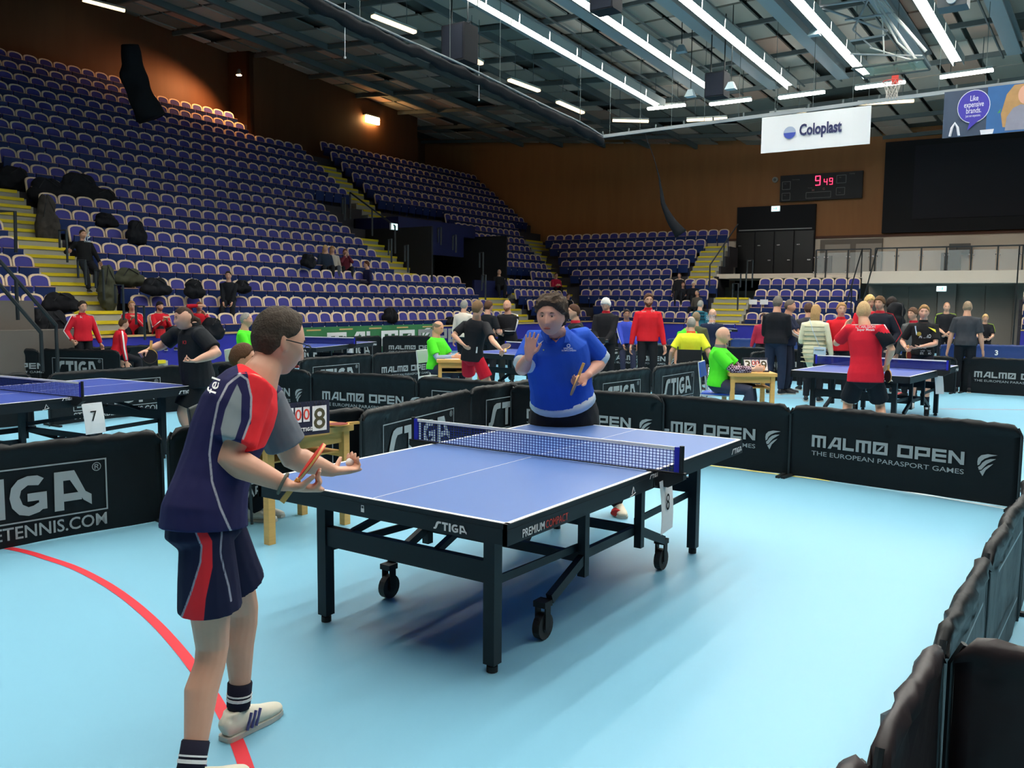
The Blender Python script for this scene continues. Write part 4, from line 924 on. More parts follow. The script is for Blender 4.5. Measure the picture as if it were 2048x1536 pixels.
def person(label, xy, H=1.75, yaw=0., z0=0., sit=None, g=1., lean=0., side=0., head=(0., 0.), ar=None, al=None, hr='relax', hl='relax', eR=None, eL=None,
           top=(30, 30, 34), sleeve='long', bottom=(30, 32, 40), blen='long', shoes=(40, 40, 44), hair=('short', (70, 55, 42), .012), skin=(205, 155, 130), feet=None, lod=1, J=None, collar=None, group=None, cat='person', twist=0., kn=None, shirt_len=.06, beard=None, glasses=False, fk=1., tw=1., noleg=False, feetyaw=None, undershirt=None, hump=0., armf=1., ttop=.16, shl=.80, sstripe=None, pear=0.):
    """one figure: a continuous body (head, neck, arms, hands, bare skin) with hair, clothes and shoes as parts"""
    k = H/1.75; F = dirv(yaw); L = dirv(yaw+90); o = V((xy[0], xy[1], z0))
    lr = math.radians(lean); sr = math.radians(side)
    seat = sit if sit is not None else None
    pel = o+ZV*((seat+.11) if seat is not None else .545*H)
    tilt = M4.Rotation(lr, 3, L) @ M4.Rotation(sr, 3, F); upv = tilt @ ZV; Fs = tilt @ F
    Rt = M4.Rotation(math.radians(twist), 3, upv); Fs = Rt @ Fs; Ls = upv.cross(Fs)
    if J and 'pel' in J: pel = J['pel']
    j = {'pel': pel, 'neck': pel+upv*.285*H}
    ch = lerp(j['pel'], j['neck'], .80)
    j['sR'] = ch-Ls*.100*H*tw+upv*.010*H; j['sL'] = ch+Ls*.100*H*tw+upv*.010*H
    HF = M4.Rotation(math.radians(head[0]), 3, ZV) @ F; HLv = ZV.cross(HF); hp = M4.Rotation(math.radians(head[1]), 3, HLv); HF = hp @ HF; HU = hp @ ZV
    j['head'] = j['neck']+upv*.044*H+ZV*.046*H+HF*.018*H
    ua, fa = .172*H, .148*H
    def tgt(a): return o+F*a[0]+L*a[1]+ZV*a[2]
    if ar is None: ar = (.06+math.sin(lr)*.3, -.30*k*tw, (pel.z-z0)-.10*H)
    if al is None: al = (.06+math.sin(lr)*.3, .30*k*tw, (pel.z-z0)-.10*H)
    j['eR'], j['wR'] = ik(j['sR'], tgt(ar), ua, fa, eR and (F*eR[0]+L*eR[1]+ZV*eR[2]) or (-F*.6-L*.5-ZV*.6))
    j['eL'], j['wL'] = ik(j['sL'], tgt(al), ua, fa, eL and (F*eL[0]+L*eL[1]+ZV*eL[2]) or (-F*.6+L*.5-ZV*.6))
    j['hR'] = pel-L*.05*H-ZV*.01; j['hL'] = pel+L*.05*H-ZV*.01
    if feet is None: feet = ((.02, -.11*k), (.02, .11*k)) if seat is None else ((.42*k, -.11), (.42*k, .11))
    fR = o+F*feet[0][0]+L*feet[0][1]; fL = o+F*feet[1][0]+L*feet[1][1]
    fR.z = fL.z = z0+(feet[0][2] if len(feet[0]) > 2 else 0)
    kh = kn and (F*kn[0]+L*kn[1]+ZV*kn[2]) or (F if seat is None else F*.5+ZV)
    j['kR'], j['aR'] = ik(j['hR'], fR+ZV*.085*k, .245*H, .25*H, kh-L*.15); j['kL'], j['aL'] = ik(j['hL'], fL+ZV*.085*k, .245*H, .25*H, kh+L*.15)
    if J: j.update({a: b for a, b in J.items() if a in j or a in ('HF', 'HU', 'Ls', 'Lp')})
    if J and 'HF' in J: HF = J['HF'].normalized(); HU = (J['HU']-HF*J['HU'].dot(HF)).normalized()
    Lsh = (j['sL']-j['sR']).normalized(); Lp = (j['hL']-j['hR']).normalized(); upv = (j['neck']-j['pel']).normalized(); Fs = Lsh.cross(upv).normalized()
    vox = {3: .0055, 2: .008, 1: .012, 0: .016}[lod]; hs = H/1.75*fk
    root = wempty('person', V((pel.x, pel.y, z0)), label, cat, group)
    # ---- body
    bm = BM()
    def torso(bm, e, z_lo, z_hi=1., gb=1., flare=0.):
        T = [(-.22, .155, .110, 0), (-.10, .168, .118, 0), (.05, .168, .118, .0), (.22, .152, .108, .006), (.38, .148, .106, .010), (.55, .160, .115, .010), (.72, .170, .118, .004), (.84, .158, .106, 0), (.92, .122, .088, -.004), (1.0, .075, .062, 0), (1.06, .058, .056, .004)]
        pts = []; rr = []; rf = []
        def S(t):
            for i in range(len(T)-1):
                if T[i][0] <= t <= T[i+1][0]:
                    q = (t-T[i][0])/(T[i+1][0]-T[i][0]); return [lerp(T[i][m], T[i+1][m], q) for m in (1, 2, 3)]
            return T[-1][1:]
        ts = [z_lo]+[x[0] for x in T if z_lo+.03 < x[0] < z_hi-.01]+[z_hi]
        for t in ts:
            a, b, f = S(t); bel = max(0., 1-abs(t-.28)/.42)*(g-1); aa = a*(1+(g-1)*.75)*k*(tw if t > .6 else lerp(1, tw, max(0, t/.6))); bb = b*k*(1+(g-1)*.6+bel*.7)
            if t > .9: aa = a*k*(1+(g-1)*.3); bb = b*k*(1+(g-1)*.3)
            fl = flare*max(0, (.25-t))+pear*max(0, .75-t); lat = Lp.lerp(Lsh, max(0, min(1, t*1.2))).normalized()
            c = (j['pel']+(j['neck']-j['pel'])*t if t >= 0 else j['pel']+ZV*((j['neck']-j['pel']).length*t)) + Fs*(f*k+bel*.05*k-(hump*math.sin(PI*min(1, max(0, t)))))
            pts.append(c); rr.append((aa+e+fl, bb+e+fl)); rf.append(lat)
        return pts, rr, rf
    p_, r_, f_ = torso(bm, -.024, .22, 1.0); rlimb(bm, p_, r_, 16, f_)
    hc = j['head']
    nb = j['neck']; rlimb(bm, [nb-upv*.06*k, nb+(hc-nb)*.14, hc-HU*.075*hs-HF*.020*hs, hc-HF*.025*hs], [.080*k*(1+(g-1)*.5), .064*k*(1+(g-1)*.5), .054*k*(1+(g-1)*.35), .05*k], 14)
    headsurf(bm, hc, HF, HU, hs, 52 if lod > 1 else 36, 44 if lod > 1 else 30, jaw=1+(g-1)*.8, wide=1+(g-1)*.45)
    HLx = HU.cross(HF)
    for s in (1, -1): ell(bm, hc+(HLx*(.074*s*(1+(g-1)*.25))-HF*.010-HU*.008)*hs, ((HF*.018-HU*.002)*hs, (HLx*s*.7-HF*.5).normalized()*.009*hs, (HU*.032-HF*.006)*hs), 12, 8)
    ga = (1+(g-1)*.8)*armf
    for sd in 'RL':
        s_, e_, w_ = j['s'+sd], j['e'+sd], j['w'+sd]
        rlimb(bm, [s_, lerp(s_, e_, .35), lerp(s_, e_, .8), e_, lerp(e_, w_, .25), lerp(e_, w_, .7), w_], [.050*k*ga, .047*k*ga, .041*k*ga, .040*k*ga, .042*k*ga, .032*k*ga, .025*k*ga**.5], 14)
        fd = (w_-e_).normalized(); st = hr if sd == 'R' else hl
        inn = (Lsh if sd == 'R' else -Lsh); pn = (J or {}).get('p'+sd) or (inn*.8+Fs*.3); dd = (J or {}).get('d'+sd) or fd
        cu = {'relax': .35, 'fist': 1.0, 'grip': .85, 'open': .06, 'flat': .15}[st] if isinstance(st, str) else st
        hand(bm, w_+fd*.012, dd, pn, sd, k*1.02*(1.12 if lod < 2 else 1), cu, .16 if st == 'open' else .05, 1.05*(1.12 if lod == 0 else 1))
    bare = {'long': 0, 'shorts': 1}[blen]
    if bare and not noleg:
        for sd in 'RL':
            h_, n_, a_ = j['h'+sd], j['k'+sd], j['a'+sd]; gl = 1+(g-1)*.6
            bk = -(Lp.cross(ZV)) if False else (Lp.cross((h_-n_).normalized())).normalized()*-1
            calf = lerp(n_, a_, .3) - (Lp.cross(ZV)*-1)*0
            rlimb(bm, [h_, lerp(h_, n_, .3), lerp(h_, n_, .75), lerp(h_, n_, .97), lerp(n_, a_, .12), lerp(n_, a_, .33)-F*.012*k, lerp(n_, a_, .7), lerp(n_, a_, .95)], [.080*k*gl, .080*k*gl, .063*k*gl, .055*k*gl, .052*k*gl, .056*k*gl, .040*k*gl, .034*k*gl], 14)
    body = link('body', remesh(bm, vox, 3 if lod > 1 else 2, 'body'), skinm(*skin), root)
    # ---- face
    eye = mat('eye_white', rgb(215, 210, 205), .3, .5); iris = mat('iris', rgb(45, 32, 26), .3, .5); brow = hairm(*[max(20, int(x*.75)) for x in hair[1]])
    for s in (1, -1):
        c = hc+(HF*.0760+HLx*s*.031+HU*.006)*hs
        bm = BM(); ell(bm, c, (HF*.010*hs, HLx*.0145*hs, HU*.0042*hs), 10, 6); ey = obj('eye', bm, eye, body, True)
        bm = BM(); ell(bm, c+HF*.0075*hs, (HF*.004*hs, HLx*.0058*hs, HU*.0048*hs), 8, 6); obj('iris', bm, iris, ey, True)
    bm = BM()
    for s in (1, -1):
        pts = [hc+(HF*x+HLx*s*y+HU*z)*hs for x, y, z in ((.0885, .014, .024), (.0875, .030, .029), (.077, .047, .024))]; tube(bm, pts, [(.0035*hs, .005*hs), (.004*hs, .005*hs), (.002*hs, .003*hs)], 6)
    obj('eyebrows', bm, brow, body)
    bm = BM(); tube(bm, [hc+(HF*x+HLx*y-HU*z)*hs for x, y, z in ((.090, .021, .0700), (.0985, .008, .0685), (.0985, -.008, .0685), (.090, -.021, .0700))], [(.003*hs, .002*hs), (.006*hs, .004*hs), (.006*hs, .004*hs), (.003*hs, .002*hs)], 6)
    obj('lips', bm, mat('lips', rgb(168, 92, 84), .5, .3), body)
    if beard:
        bm = BM()
        def bf(th, ph):
            x, y, z = skull(th, ph); a = abs((math.degrees(ph)+180) % 360-180)
            zt = -.052 if a < 18 else lerp(-.052, -.02, min(1, (a-18)/50)); m = 1. if (z < zt and z > -.125 and a < 85 and not (a < 14 and -.079 < z < -.060)) else 0.
            n = V((x, y, z)); q = n.length; return n*((q+(.005+.003*noise.noise(V((x*90, y*90, z*90))) if m else -.012))/q)
        headsurf(bm, hc, HF, HU, hs, 40, 34, bf); obj('beard', bm, hairm(*beard), body, True)
    # ---- hair or hat
    st, hcx, th_ = hair
    if st != 'bald':
        bm = BM(); ln = {'fringe': 'short', 'long': 'low', 'bun': 'short', 'pony': 'short', 'curly': 'short', 'bowl': 'low'}.get(st, st)
        hairsurf(bm, hc, HF, HU, hs, ln, th_, seed=xy[0]*3.1, noise_a=.55 if st == 'curly' else (.05 if st in ('beanie', 'hood') else .3), top=.075 if st == 'fringe' else None)
        if st == 'long': rlimb(bm, [hc+(HU*.05-HF*.05)*hs, hc+(-HU*.05-HF*.075)*hs, hc+(-HU*.17-HF*.075)*hs, hc+(-HU*.25-HF*.06)*hs], [(.075*hs, .05*hs), (.085*hs, .05*hs), (.08*hs, .035*hs), (.05*hs, .02*hs)], 12, HLx)
        if st == 'pony': rlimb(bm, [hc-HF*.09*hs, hc+(-HF*.13-HU*.03)*hs, hc+(-HF*.15-HU*.15)*hs, hc+(-HF*.19-HU*.27)*hs], [.03*hs, .042*hs, .04*hs, .016*hs], 10)
        if st == 'bun': sph(bm, hc+(HU*.135-HF*.02)*hs, .042*hs)
        hm = clo(*hcx) if st in ('beanie', 'hood') else hairm(*hcx)
        if lod > 1 or st in ('long', 'pony', 'bun'): link('hair' if st not in ('beanie', 'hood') else 'hat', remesh(bm, .005 if lod > 2 else .009, 1, 'hair'), hm, root)
        else: obj('hair' if st not in ('beanie', 'hood') else 'hat', bm, hm, root, True)
    # ---- clothes
    vc = vox*1.15; tm_ = clo(*top) if isinstance(top, tuple) else top; bmm = clo(*bottom) if isinstance(bottom, tuple) else bottom
    bm = BM(); z_lo = -shirt_len*2.0 if seat is None else -.06
    loose = .014 if sleeve == 'short' else .020
    p_, r_, f_ = torso(bm, loose, z_lo, .985, flare=.03); tube(bm, p_, r_, 20, f_)
    for sd in 'RL':
        s_, e_, w_ = j['s'+sd], j['e'+sd], j['w'+sd]; inn = lerp(s_, j['neck'], .35)-upv*.03*k
        if sleeve == 'short': tube(bm, [inn, s_+upv*.004, lerp(s_, e_, .35), lerp(s_, e_, .78)], [.062*k*ga, .067*k*ga, .068*k*ga, .069*k*ga], 16)
        elif sleeve == 'long':
            tube(bm, [inn, s_+upv*.004, lerp(s_, e_, .5), lerp(s_, e_, .93), e_, lerp(e_, w_, .2), lerp(e_, w_, .6), lerp(e_, w_, .97)], [.062*k*ga, .066*k*ga, .062*k*ga, .056*k*ga, .057*k*ga, .054*k*ga, .048*k*ga, .040*k*ga], 14)
    shirt = link('shirt' if sleeve == 'short' else 'jacket', remesh(bm, vc, 3 if lod > 1 else 2, 'shirt'), tm_, root)
    if collar:
        bm = BM(); cx = j['neck']+upv*.012*k+Fs*.004; tube(bm, [cx-upv*.02*k, cx+upv*.022*k], [(.078*k*(1+(g-1)*.4), .072*k*(1+(g-1)*.4)), (.068*k*(1+(g-1)*.4), .066*k*(1+(g-1)*.4))], 18, Lsh, cap=False)
        obj('collar', bm, clo(*collar), shirt, True)
    if not noleg:
        bm = BM(); p_, r_, f_ = torso(bm, .004, -.24, ttop); tube(bm, p_, r_, 18, f_)
        for sd in 'RL':
            h_, n_, a_ = j['h'+sd], j['k'+sd], j['a'+sd]; gl = 1+(g-1)*.6
            if bare: e = lerp(h_, n_, shl); tube(bm, [h_+ZV*.03, lerp(h_, n_, .4), e], [.083*k*gl, .100*k*gl, .106*k*gl], 16)
            else:
                sph(bm, h_, .093*k*gl); rlimb(bm, [h_, lerp(h_, n_, .5), n_, lerp(n_, a_, .3), lerp(n_, a_, .8)], [.094*k*gl, .086*k*gl, .070*k*gl, .070*k*gl, .058*k*gl], 14)
                tube(bm, [lerp(n_, a_, .7), lerp(n_, a_, .97)], [.058*k, .058*k], 12)
        link('shorts' if bare else 'trousers', remesh(bm, vc, 2, 'trousers'), bmm, root)
        for sd in 'RL':
            a_, n_ = j['a'+sd], j['k'+sd]; fy = (feetyaw or {}).get(sd, yaw + (-8 if sd == 'R' else 8)); gr = (J or {}).get('ground', z0+(feet[0][2] if len(feet[0]) > 2 else 0))
            sh = shoe(root, a_, dirv(fy), k*1.0, mat('shoe_%d_%d_%d' % shoes, rgb(*shoes), .6, .3), RUBS, lod, ground=gr, stripe=sstripe)
            if bare:
                bm = BM(); tube(bm, [lerp(n_, a_, .99), lerp(n_, a_, .72)], [.040*k, .043*k], 12); obj('sock', bm, clo(30, 30, 40), root, True)
    if glasses:
        bm = BM()
        for s in (1, -1):
            c = hc+(HF*.105+HLx*s*.033+HU*.002)*hs; tube(bm, [c+(HLx*.023*math.cos(a*PI/6)+HU*.015*math.sin(a*PI/6))*hs for a in range(12)], .0016*hs, 5, closed=True)
            tube(bm, [c+(HLx*s*.023+HU*.006)*hs, hc+(HF*.06+HLx*s*.079+HU*.008)*hs, hc+(-HF*.012+HLx*s*.083+HU*.004)*hs], .0022*hs, 5)
        obj('glasses', bm, BLKP, body)
    j.update(HF=HF, HU=HU, HL=HLx, Fs=Fs, Lsh=Lsh, upv=upv, k=k, root=root, shirt=shirt, body=body, F=F, L=L)
    return j
RUBS = mat('sole_white', rgb(190, 188, 180), .6, .3)
def bat(label, c, h, n, rub=(190, 45, 40), rub2=(25, 25, 28)):
    """racket: blade centre c, h = direction blade->handle end, n = blade normal"""
    h = V(h).normalized(); n = V(n); n = (n-h*n.dot(h)).normalized(); s = n.cross(h); c = V(c)
    root = wempty('racket', c, label, 'racket')
    bm = BM(); tube(bm, [c-n*.0035, c+n*.0035], [(.079, .075)]*2, 28, h); bar(bm, c+h*.07, c+h*.165, .026, .018, up=n); bmesh.ops.recalc_face_normals(bm, faces=bm.faces[:]); bl = obj('blade', bm, WOODY, root)
    for q, m in ((1, rub), (-1, rub2)): bm = BM(); tube(bm, [c+n*q*.0036-h*.006, c+n*q*.0062-h*.006], [(.072, .073)]*2, 28, h); obj('rubber', bm, mat('rubber_%d' % m[0], rgb(*m), .45, .3), root)
    return root
def decal(s, c, u, v, size, m, parent, bold=.01, w_=None): return text('print', s, c, u, v, size, m, parent, bold, w_=w_)
def chestprint(jj, s, size, m, dz=.0, dl=0., back=False, w_=None, df=0.):
    """flat print lying just off the shirt, on the chest or back"""
    sg = -1 if back else 1; k = jj['k']; up = jj['upv']; u = jj['Lsh']*(1 if not back else -1)*-1; u = -u if False else u
    n = jj['Fs']*sg; right = up.cross(n)*1; right = -right if False else right
    c = lerp(jj['pel'], jj['neck'], .62)+up*dz+n*(.142*k+df)+right*dl
    wv = w_ or size*.6*len(s)
    return text('print', s, c-right*wv/2, right, up, size, m, jj['shirt'], .01, w_=w_)
def stripe(jj, sd, m, off=.066, w_=.012, to='w', frm='s'):
    k = jj['k']; s_, e_, w2 = jj['s'+sd], jj['e'+sd], jj['w'+sd]; out = (jj['Lsh'] if sd == 'L' else -jj['Lsh']); o = (out*.9+ZV*.15).normalized()
    pts = [jj['neck']+out*.085*k-ZV*.0*k+ZV*.004, s_+o*off*k*.55+ZV*off*.75*k, lerp(s_, e_, .25)+o*off*k*.98, lerp(s_, e_, .6)+o*(off-.002)*k]
    if to == 'w': pts += [e_+o*.06*k, lerp(e_, w2, .5)+o*.053*k, lerp(e_, w2, .9)+o*.045*k]
    bm = BM(); tube(bm, pts, [(w_, .006)]*len(pts), 8, jj['Fs']); obj('stripe', bm, m, jj['shirt'], True)
WC = clo(235, 232, 230)
def onshirt(jj, px, py, extra=.012, fallback=6.0):
    """point on the shirt surface met by a sight line, lifted a little"""
    me = jj['shirt'].data
    from mathutils.bvhtree import BVHTree
    if 'bvh' not in jj: jj['bvh'] = BVHTree.FromPolygons([v_.co for v_ in me.vertices], [p.vertices[:] for p in me.polygons])
    h_, n_, i_, d_ = jj['bvh'].ray_cast(CAM, ray(px, py).normalized())
    return (h_-ray(px, py).normalized()*extra) if h_ else at(px, py, fallback)
# ------------------------------------------------------------------ the player in navy and red (foreground)
D = 3.12; P_ = at
J = dict(pel=P_(408, 1035, 3.14), neck=P_(520, 752, 3.27), head=P_(556, 684, 3.32), sR=P_(502, 778, 3.14), sL=P_(526, 798, 3.42),
         eR=P_(456, 918, 3.06), wR=P_(568, 968, 3.02), eL=P_(584, 915, 3.46), wL=P_(664, 941, 3.52),
         hR=P_(412, 1072, 3.06), kR=P_(425, 1300, 3.10), aR=gz(380, 1602)+ZV*.085, hL=P_(440, 1066, 3.24), kL=P_(488, 1222, 3.36), aL=gz(478, 1468)+ZV*.1)
J['HF'] = V((math.cos(math.radians(-14)), math.sin(math.radians(-14)), -.30)).normalized(); J['HU'] = V((.30, -.02, 1))
J['pR'] = V((-.2, .3, 1)); J['pL'] = V((.1, .1, 1)); J['dL'] = (P_(716, 936, 3.6)-P_(664, 941, 3.52)).normalized(); J['dR'] = (P_(603, 972, 3.02)-P_(568, 968, 3.02)).normalized()
J['ground'] = .0
NAVY = rgb(36, 36, 76); REDC = rgb(232, 48, 56); GREYC = rgb(140, 148, 152)
def zonemat(nm, layers, base, rough=.85):
    """cloth whose sewn-in colour panels follow distance values stored on the mesh"""
    m = bpy.data.materials.new(nm); m.use_nodes = True; nt = m.node_tree; b = nt.nodes['Principled BSDF']; b.inputs['Roughness'].default_value = rough; b.inputs['Specular IOR Level'].default_value = .15
    prev = None
    for at_, col, wd in layers:
        a = nt.nodes.new('ShaderNodeAttribute'); a.attribute_name = at_
        mr = nt.nodes.new('ShaderNodeMapRange'); mr.inputs['From Min'].default_value = wd-.001; mr.inputs['From Max'].default_value = wd+.001; mr.inputs['To Min'].default_value = 1; mr.inputs['To Max'].default_value = 0
        nt.links.new(a.outputs['Fac'], mr.inputs['Value'])
        mx = nt.nodes.new('ShaderNodeMix'); mx.data_type = 'RGBA'
        if prev is None: mx.inputs[6].default_value = (*base, 1)
        else: nt.links.new(prev, mx.inputs[6])
        mx.inputs[7].default_value = (*col, 1); nt.links.new(mr.outputs[0], mx.inputs[0]); prev = mx.outputs[2]
    nt.links.new(prev, b.inputs['Base Color'])
    tc = nt.nodes.new('ShaderNodeTexCoord'); n2 = nt.nodes.new('ShaderNodeTexNoise'); n2.inputs['Scale'].default_value = 9; nt.links.new(tc.outputs['Object'], n2.inputs['Vector'])
    bp = nt.nodes.new('ShaderNodeBump'); bp.inputs['Strength'].default_value = .5; bp.inputs['Distance'].default_value = .02; nt.links.new(n2.outputs[0], bp.inputs['Height']); nt.links.new(bp.outputs[0], b.inputs['Normal'])
    return m
def sdpoly(p, poly):
    ins = False; d = 1e9; n = len(poly)
    for i in range(n):
        a = poly[i]; b = poly[(i+1) % n]; ex, ey = b[0]-a[0], b[1]-a[1]; wx, wy = p[0]-a[0], p[1]-a[1]
        t = max(0, min(1, (wx*ex+wy*ey)/(ex*ex+ey*ey+1e-12))); d = min(d, math.hypot(wx-ex*t, wy-ey*t))
        if (a[1] > p[1]) != (b[1] > p[1]) and p[0] < (b[0]-a[0])*(p[1]-a[1])/(b[1]-a[1])+a[0]: ins = not ins
    return -d if ins else d
def sdline(p, pl):
    d = 1e9
    for i in range(len(pl)-1):
        a, b = pl[i], pl[i+1]; ex, ey = b[0]-a[0], b[1]-a[1]; t = max(0, min(1, ((p[0]-a[0])*ex+(p[1]-a[1])*ey)/(ex*ex+ey*ey+1e-12))); d = min(d, math.hypot(p[0]-a[0]-ex*t, p[1]-a[1]-ey*t))
    return d
# pattern plane: upright plane through the player, seen square on from his right side
PO = at(430, 900, 3.12); PN = V((CAM.x-PO.x, CAM.y-PO.y, 0)).normalized(); PU = ZV.cross(PN)
def pl(px, py): q = onpl(px, py, PO, PN)-PO; return (q.dot(PU), q.z)
def paint(me, layers):
    """layers: name -> ('poly'|'line', points, mask)"""
    n = len(me.vertices); co = np.zeros(n*3); me.vertices.foreach_get('co', co); co = co.reshape(-1, 3)
    for nm, kind, pts, dep in layers:
        a = me.attributes.new(nm, 'FLOAT', 'POINT'); vals = np.full(n, 1.)
        P2 = [pl(*q) for q in pts]
        for i in range(n):
            q = V(co[i])-PO
            if kind == 'line' and not (dep[0] <= q.dot(PN) <= dep[1]): continue
            p = (q.dot(PU), q.z); vals[i] = max(sdpoly(p, P2) if kind == 'poly' else sdline(p, P2), (dep[0]-q.dot(PN)) if dep[0] > -5 and kind == 'poly' else -9, (q.dot(PN)-dep[1]) if dep[1] < 5 else -9)
        a.data.foreach_set('value', vals)
j1 = person('dark-haired player with glasses in navy and red, leaning over to serve at table 8', (J['pel'].x, J['pel'].y), 1.80, yaw=-42, lod=3, top=(36, 36, 76), sleeve='short', bottom=(34, 34, 62), blen='shorts', shoes=(226, 222, 205),
            hair=('temple', (66, 56, 48), lambda x, y, z: .004+.012*max(0, min(1, (z-.01)/.06))+(.005 if x < -.03 else 0)), skin=(212, 160, 135), J=J, hr='grip', hl=.85, shirt_len=.03, hump=.038, armf=1.14, shl=.62, sstripe=mat('stripe_blue', rgb(70, 74, 130), .6), glasses=True, feetyaw={'R': -10, 'L': 4}, g=1.0, fk=.98)
ms = zonemat('navy_red_shirt', (('sd_red', REDC, 0.), ('sd_sl', NAVY, 0.), ('sd_grey', GREYC, 0.), ('sd_lg', rgb(112, 116, 124), 0.), ('sd_pipe', rgb(170, 170, 180), .0035)), NAVY)
paint(j1['shirt'].data, (
    ('sd_red', 'poly', [(470, 700), (500, 700), (565, 735), (580, 800), (570, 900), (485, 900), (478, 862), (500, 840), (497, 790), (495, 745), (478, 747)], (-.22, 9)),
    ('sd_sl', 'poly', [(478, 750), (490, 748), (499, 780), (500, 820), (480, 873), (446, 885), (440, 850), (448, 800), (462, 762)], (-.1, 9)),
    ('sd_grey', 'poly', [(474, 766), (482, 785), (480, 835), (468, 868), (446, 884), (441, 850), (450, 815), (464, 785)], (-.1, 9)),
    ('sd_lg', 'poly', [(536, 812), (575, 795), (660, 860), (660, 950), (520, 950)], (-9, -.17)),
    ('sd_pipe', 'line', [(484, 868), (499, 830), (501, 790), (494, 757), (480, 748), (455, 768), (436, 803), (424, 860), (419, 900), (424, 950), (440, 998), (458, 1040), (475, 1075)], (-.1, 9))))
j1['shirt'].data.materials.clear(); j1['shirt'].data.materials.append(ms)
so_ = [o_ for o_ in j1['root'].children if o_.name.startswith('shorts')][0]
mso = zonemat('navy_red_shorts', (('sd_red', REDC, 0.), ('sd_pipe', rgb(150, 150, 165), .003)), rgb(32, 33, 58))
paint(so_.data, (('sd_red', 'poly', [(388, 1030), (414, 1042), (424, 1060), (425, 1110), (412, 1170), (406, 1235), (358, 1235), (384, 1160), (402, 1100), (404, 1070)], (-.06, 9)),
                 ('sd_pipe', 'line', [(388, 1030), (404, 1070), (402, 1100), (384, 1160), (358, 1235), (358, 1300), (600, 1300), (600, 1030), (444, 1030), (440, 1085), (448, 1120), (456, 1150), (461, 1180)], (-.06, 9))))
so_.data.materials.clear(); so_.data.materials.append(mso)
for nm, a_, n_, fw in (('R', 'aR', 'kR', 1), ('L', 'aL', 'kL', 1)):
    bm = BM(); a0 = j1[a_]; n0 = j1[n_]; tube(bm, [lerp(a0, n0, .10), lerp(a0, n0, .13)], [.0475, .0480], 16); tube(bm, [lerp(a0, n0, .15), lerp(a0, n0, .165)], [.0480, .0480], 16); obj('sock_stripe', bm, WHP, j1['root'])
    bm = BM(); tube(bm, [a0+ZV*.012, lerp(a0, n0, .10), lerp(a0, n0, .27)], [.044, .045, .0465], 16); obj('sock', bm, clo(28, 28, 44), j1['root'], True)
wv = (j1['wR']-j1['eR']).normalized(); bm = BM(); q = j1['wR']-wv*.004; tube(bm, [q+(wv.orthogonal().normalized()*math.cos(a*PI/8)+wv.cross(wv.orthogonal().normalized())*math.sin(a*PI/8))*.036 for a in range(16)], .006, 6, closed=True)
obj('wristband', bm, mat('band_grey', rgb(92, 96, 88), .8), j1['root'], True)
hh_ = P_(598, 958, 3.02)-P_(632, 912, 3.02); bat('red rubbered racket in the right hand of the navy shirted player', P_(622, 925, 3.02), hh_, hh_.cross(CAM-P_(622, 925, 3.02)).normalized()+(CAM-P_(622, 925, 3.02)).normalized()*.06, (225, 60, 48), (215, 55, 45))
bm = BM(); sph(bm, P_(701, 931, 3.60)+ZV*.012, .020, 16, 12); tag(obj('ball', bm, WHP, None, True), 'white ball resting in the open left palm of the navy shirted player', 'ball')
# ------------------------------------------------------------------ the player in the blue polo shirt
J = dict(pel=P_(1128, 836, 6.45), neck=P_(1110, 663, 6.12), head=P_(1102, 632, 5.98), sR=P_(1070, 680, 6.22), sL=P_(1165, 676, 6.28), eR=P_(1044, 738, 6.05), wR=P_(1057, 713, 5.88), eL=P_(1203, 722, 6.4), wL=P_(1174, 751, 6.15),
         hR=P_(1103, 850, 6.5), hL=P_(1152, 850, 6.6), kR=P_(1085, 935, 6.35), kL=P_(1182, 935, 6.55), aR=gz(1080, 1020)+ZV*.085, aL=gz(1236, 1026)+ZV*.085, ground=0.)
vw = (CAM-J['head']); vw.z = 0; vw.normalize(); lft = ZV.cross(vw)
J['HF'] = vw*.95-lft*.28-ZV*.08; J['HU'] = ZV
J['pR'] = vw*.9+lft*.25; J['dR'] = ZV*1.+lft*.12+vw*.05; J['pL'] = -lft*.2+vw*.8+ZV*.2; J['dL'] = -lft*.8-ZV*.35+vw*.3
yb = math.degrees(math.atan2(vw.y, vw.x))
j2 = person('stocky dark-haired player in a bright blue polo shirt behind table 8 with one palm raised', (J['pel'].x, J['pel'].y), 1.74, yaw=yb, lod=3, top=(40, 82, 186), sleeve='short', bottom=(40, 40, 44), shoes=(215, 205, 185), g=1.32, tw=1.04,
            hair=('curly', (70, 56, 46), lambda x, y, z: .010+.010*max(0, min(1, (z)/.07))+.014*max(0, min(1, abs(y)/.05))+.010*max(0, min(1, (y)/.05))), skin=(214, 158, 138), J=J, hr='open', hl='grip', shirt_len=-.145, ttop=.40, fk=1.11, pear=.085)
k = j2['k']; up = j2['upv']; Ff = j2['Fs']; Ll = j2['Lsh']
for s in (1, -1):   # polo collar wings and placket
    bm = BM(); c = j2['neck']+up*.02; q = [c+Ll*s*.088+up*.018, c+Ll*s*.062+Ff*.085+up*.002, c+Ll*s*.040+Ff*.130-up*.045, c+Ll*s*.082+Ff*.118-up*.045, c+Ll*s*.108+Ff*.03-up*.012]
    A = [bm.verts.new(x+Ff*.006+up*.004) for x in q]; B = [bm.verts.new(x-Ff*.004-up*.003) for x in q]
    if s < 0: A = A[::-1]; B = B[::-1]
    bm.faces.new(A); bm.faces.new(B[::-1])
    for i in range(5): bm.faces.new((A[i], B[i], B[(i+1) % 5], A[(i+1) % 5]))
    bmesh.ops.recalc_face_normals(bm, faces=bm.faces[:]); obj('collar_wing', bm, clo(40, 82, 186), j2['shirt'])
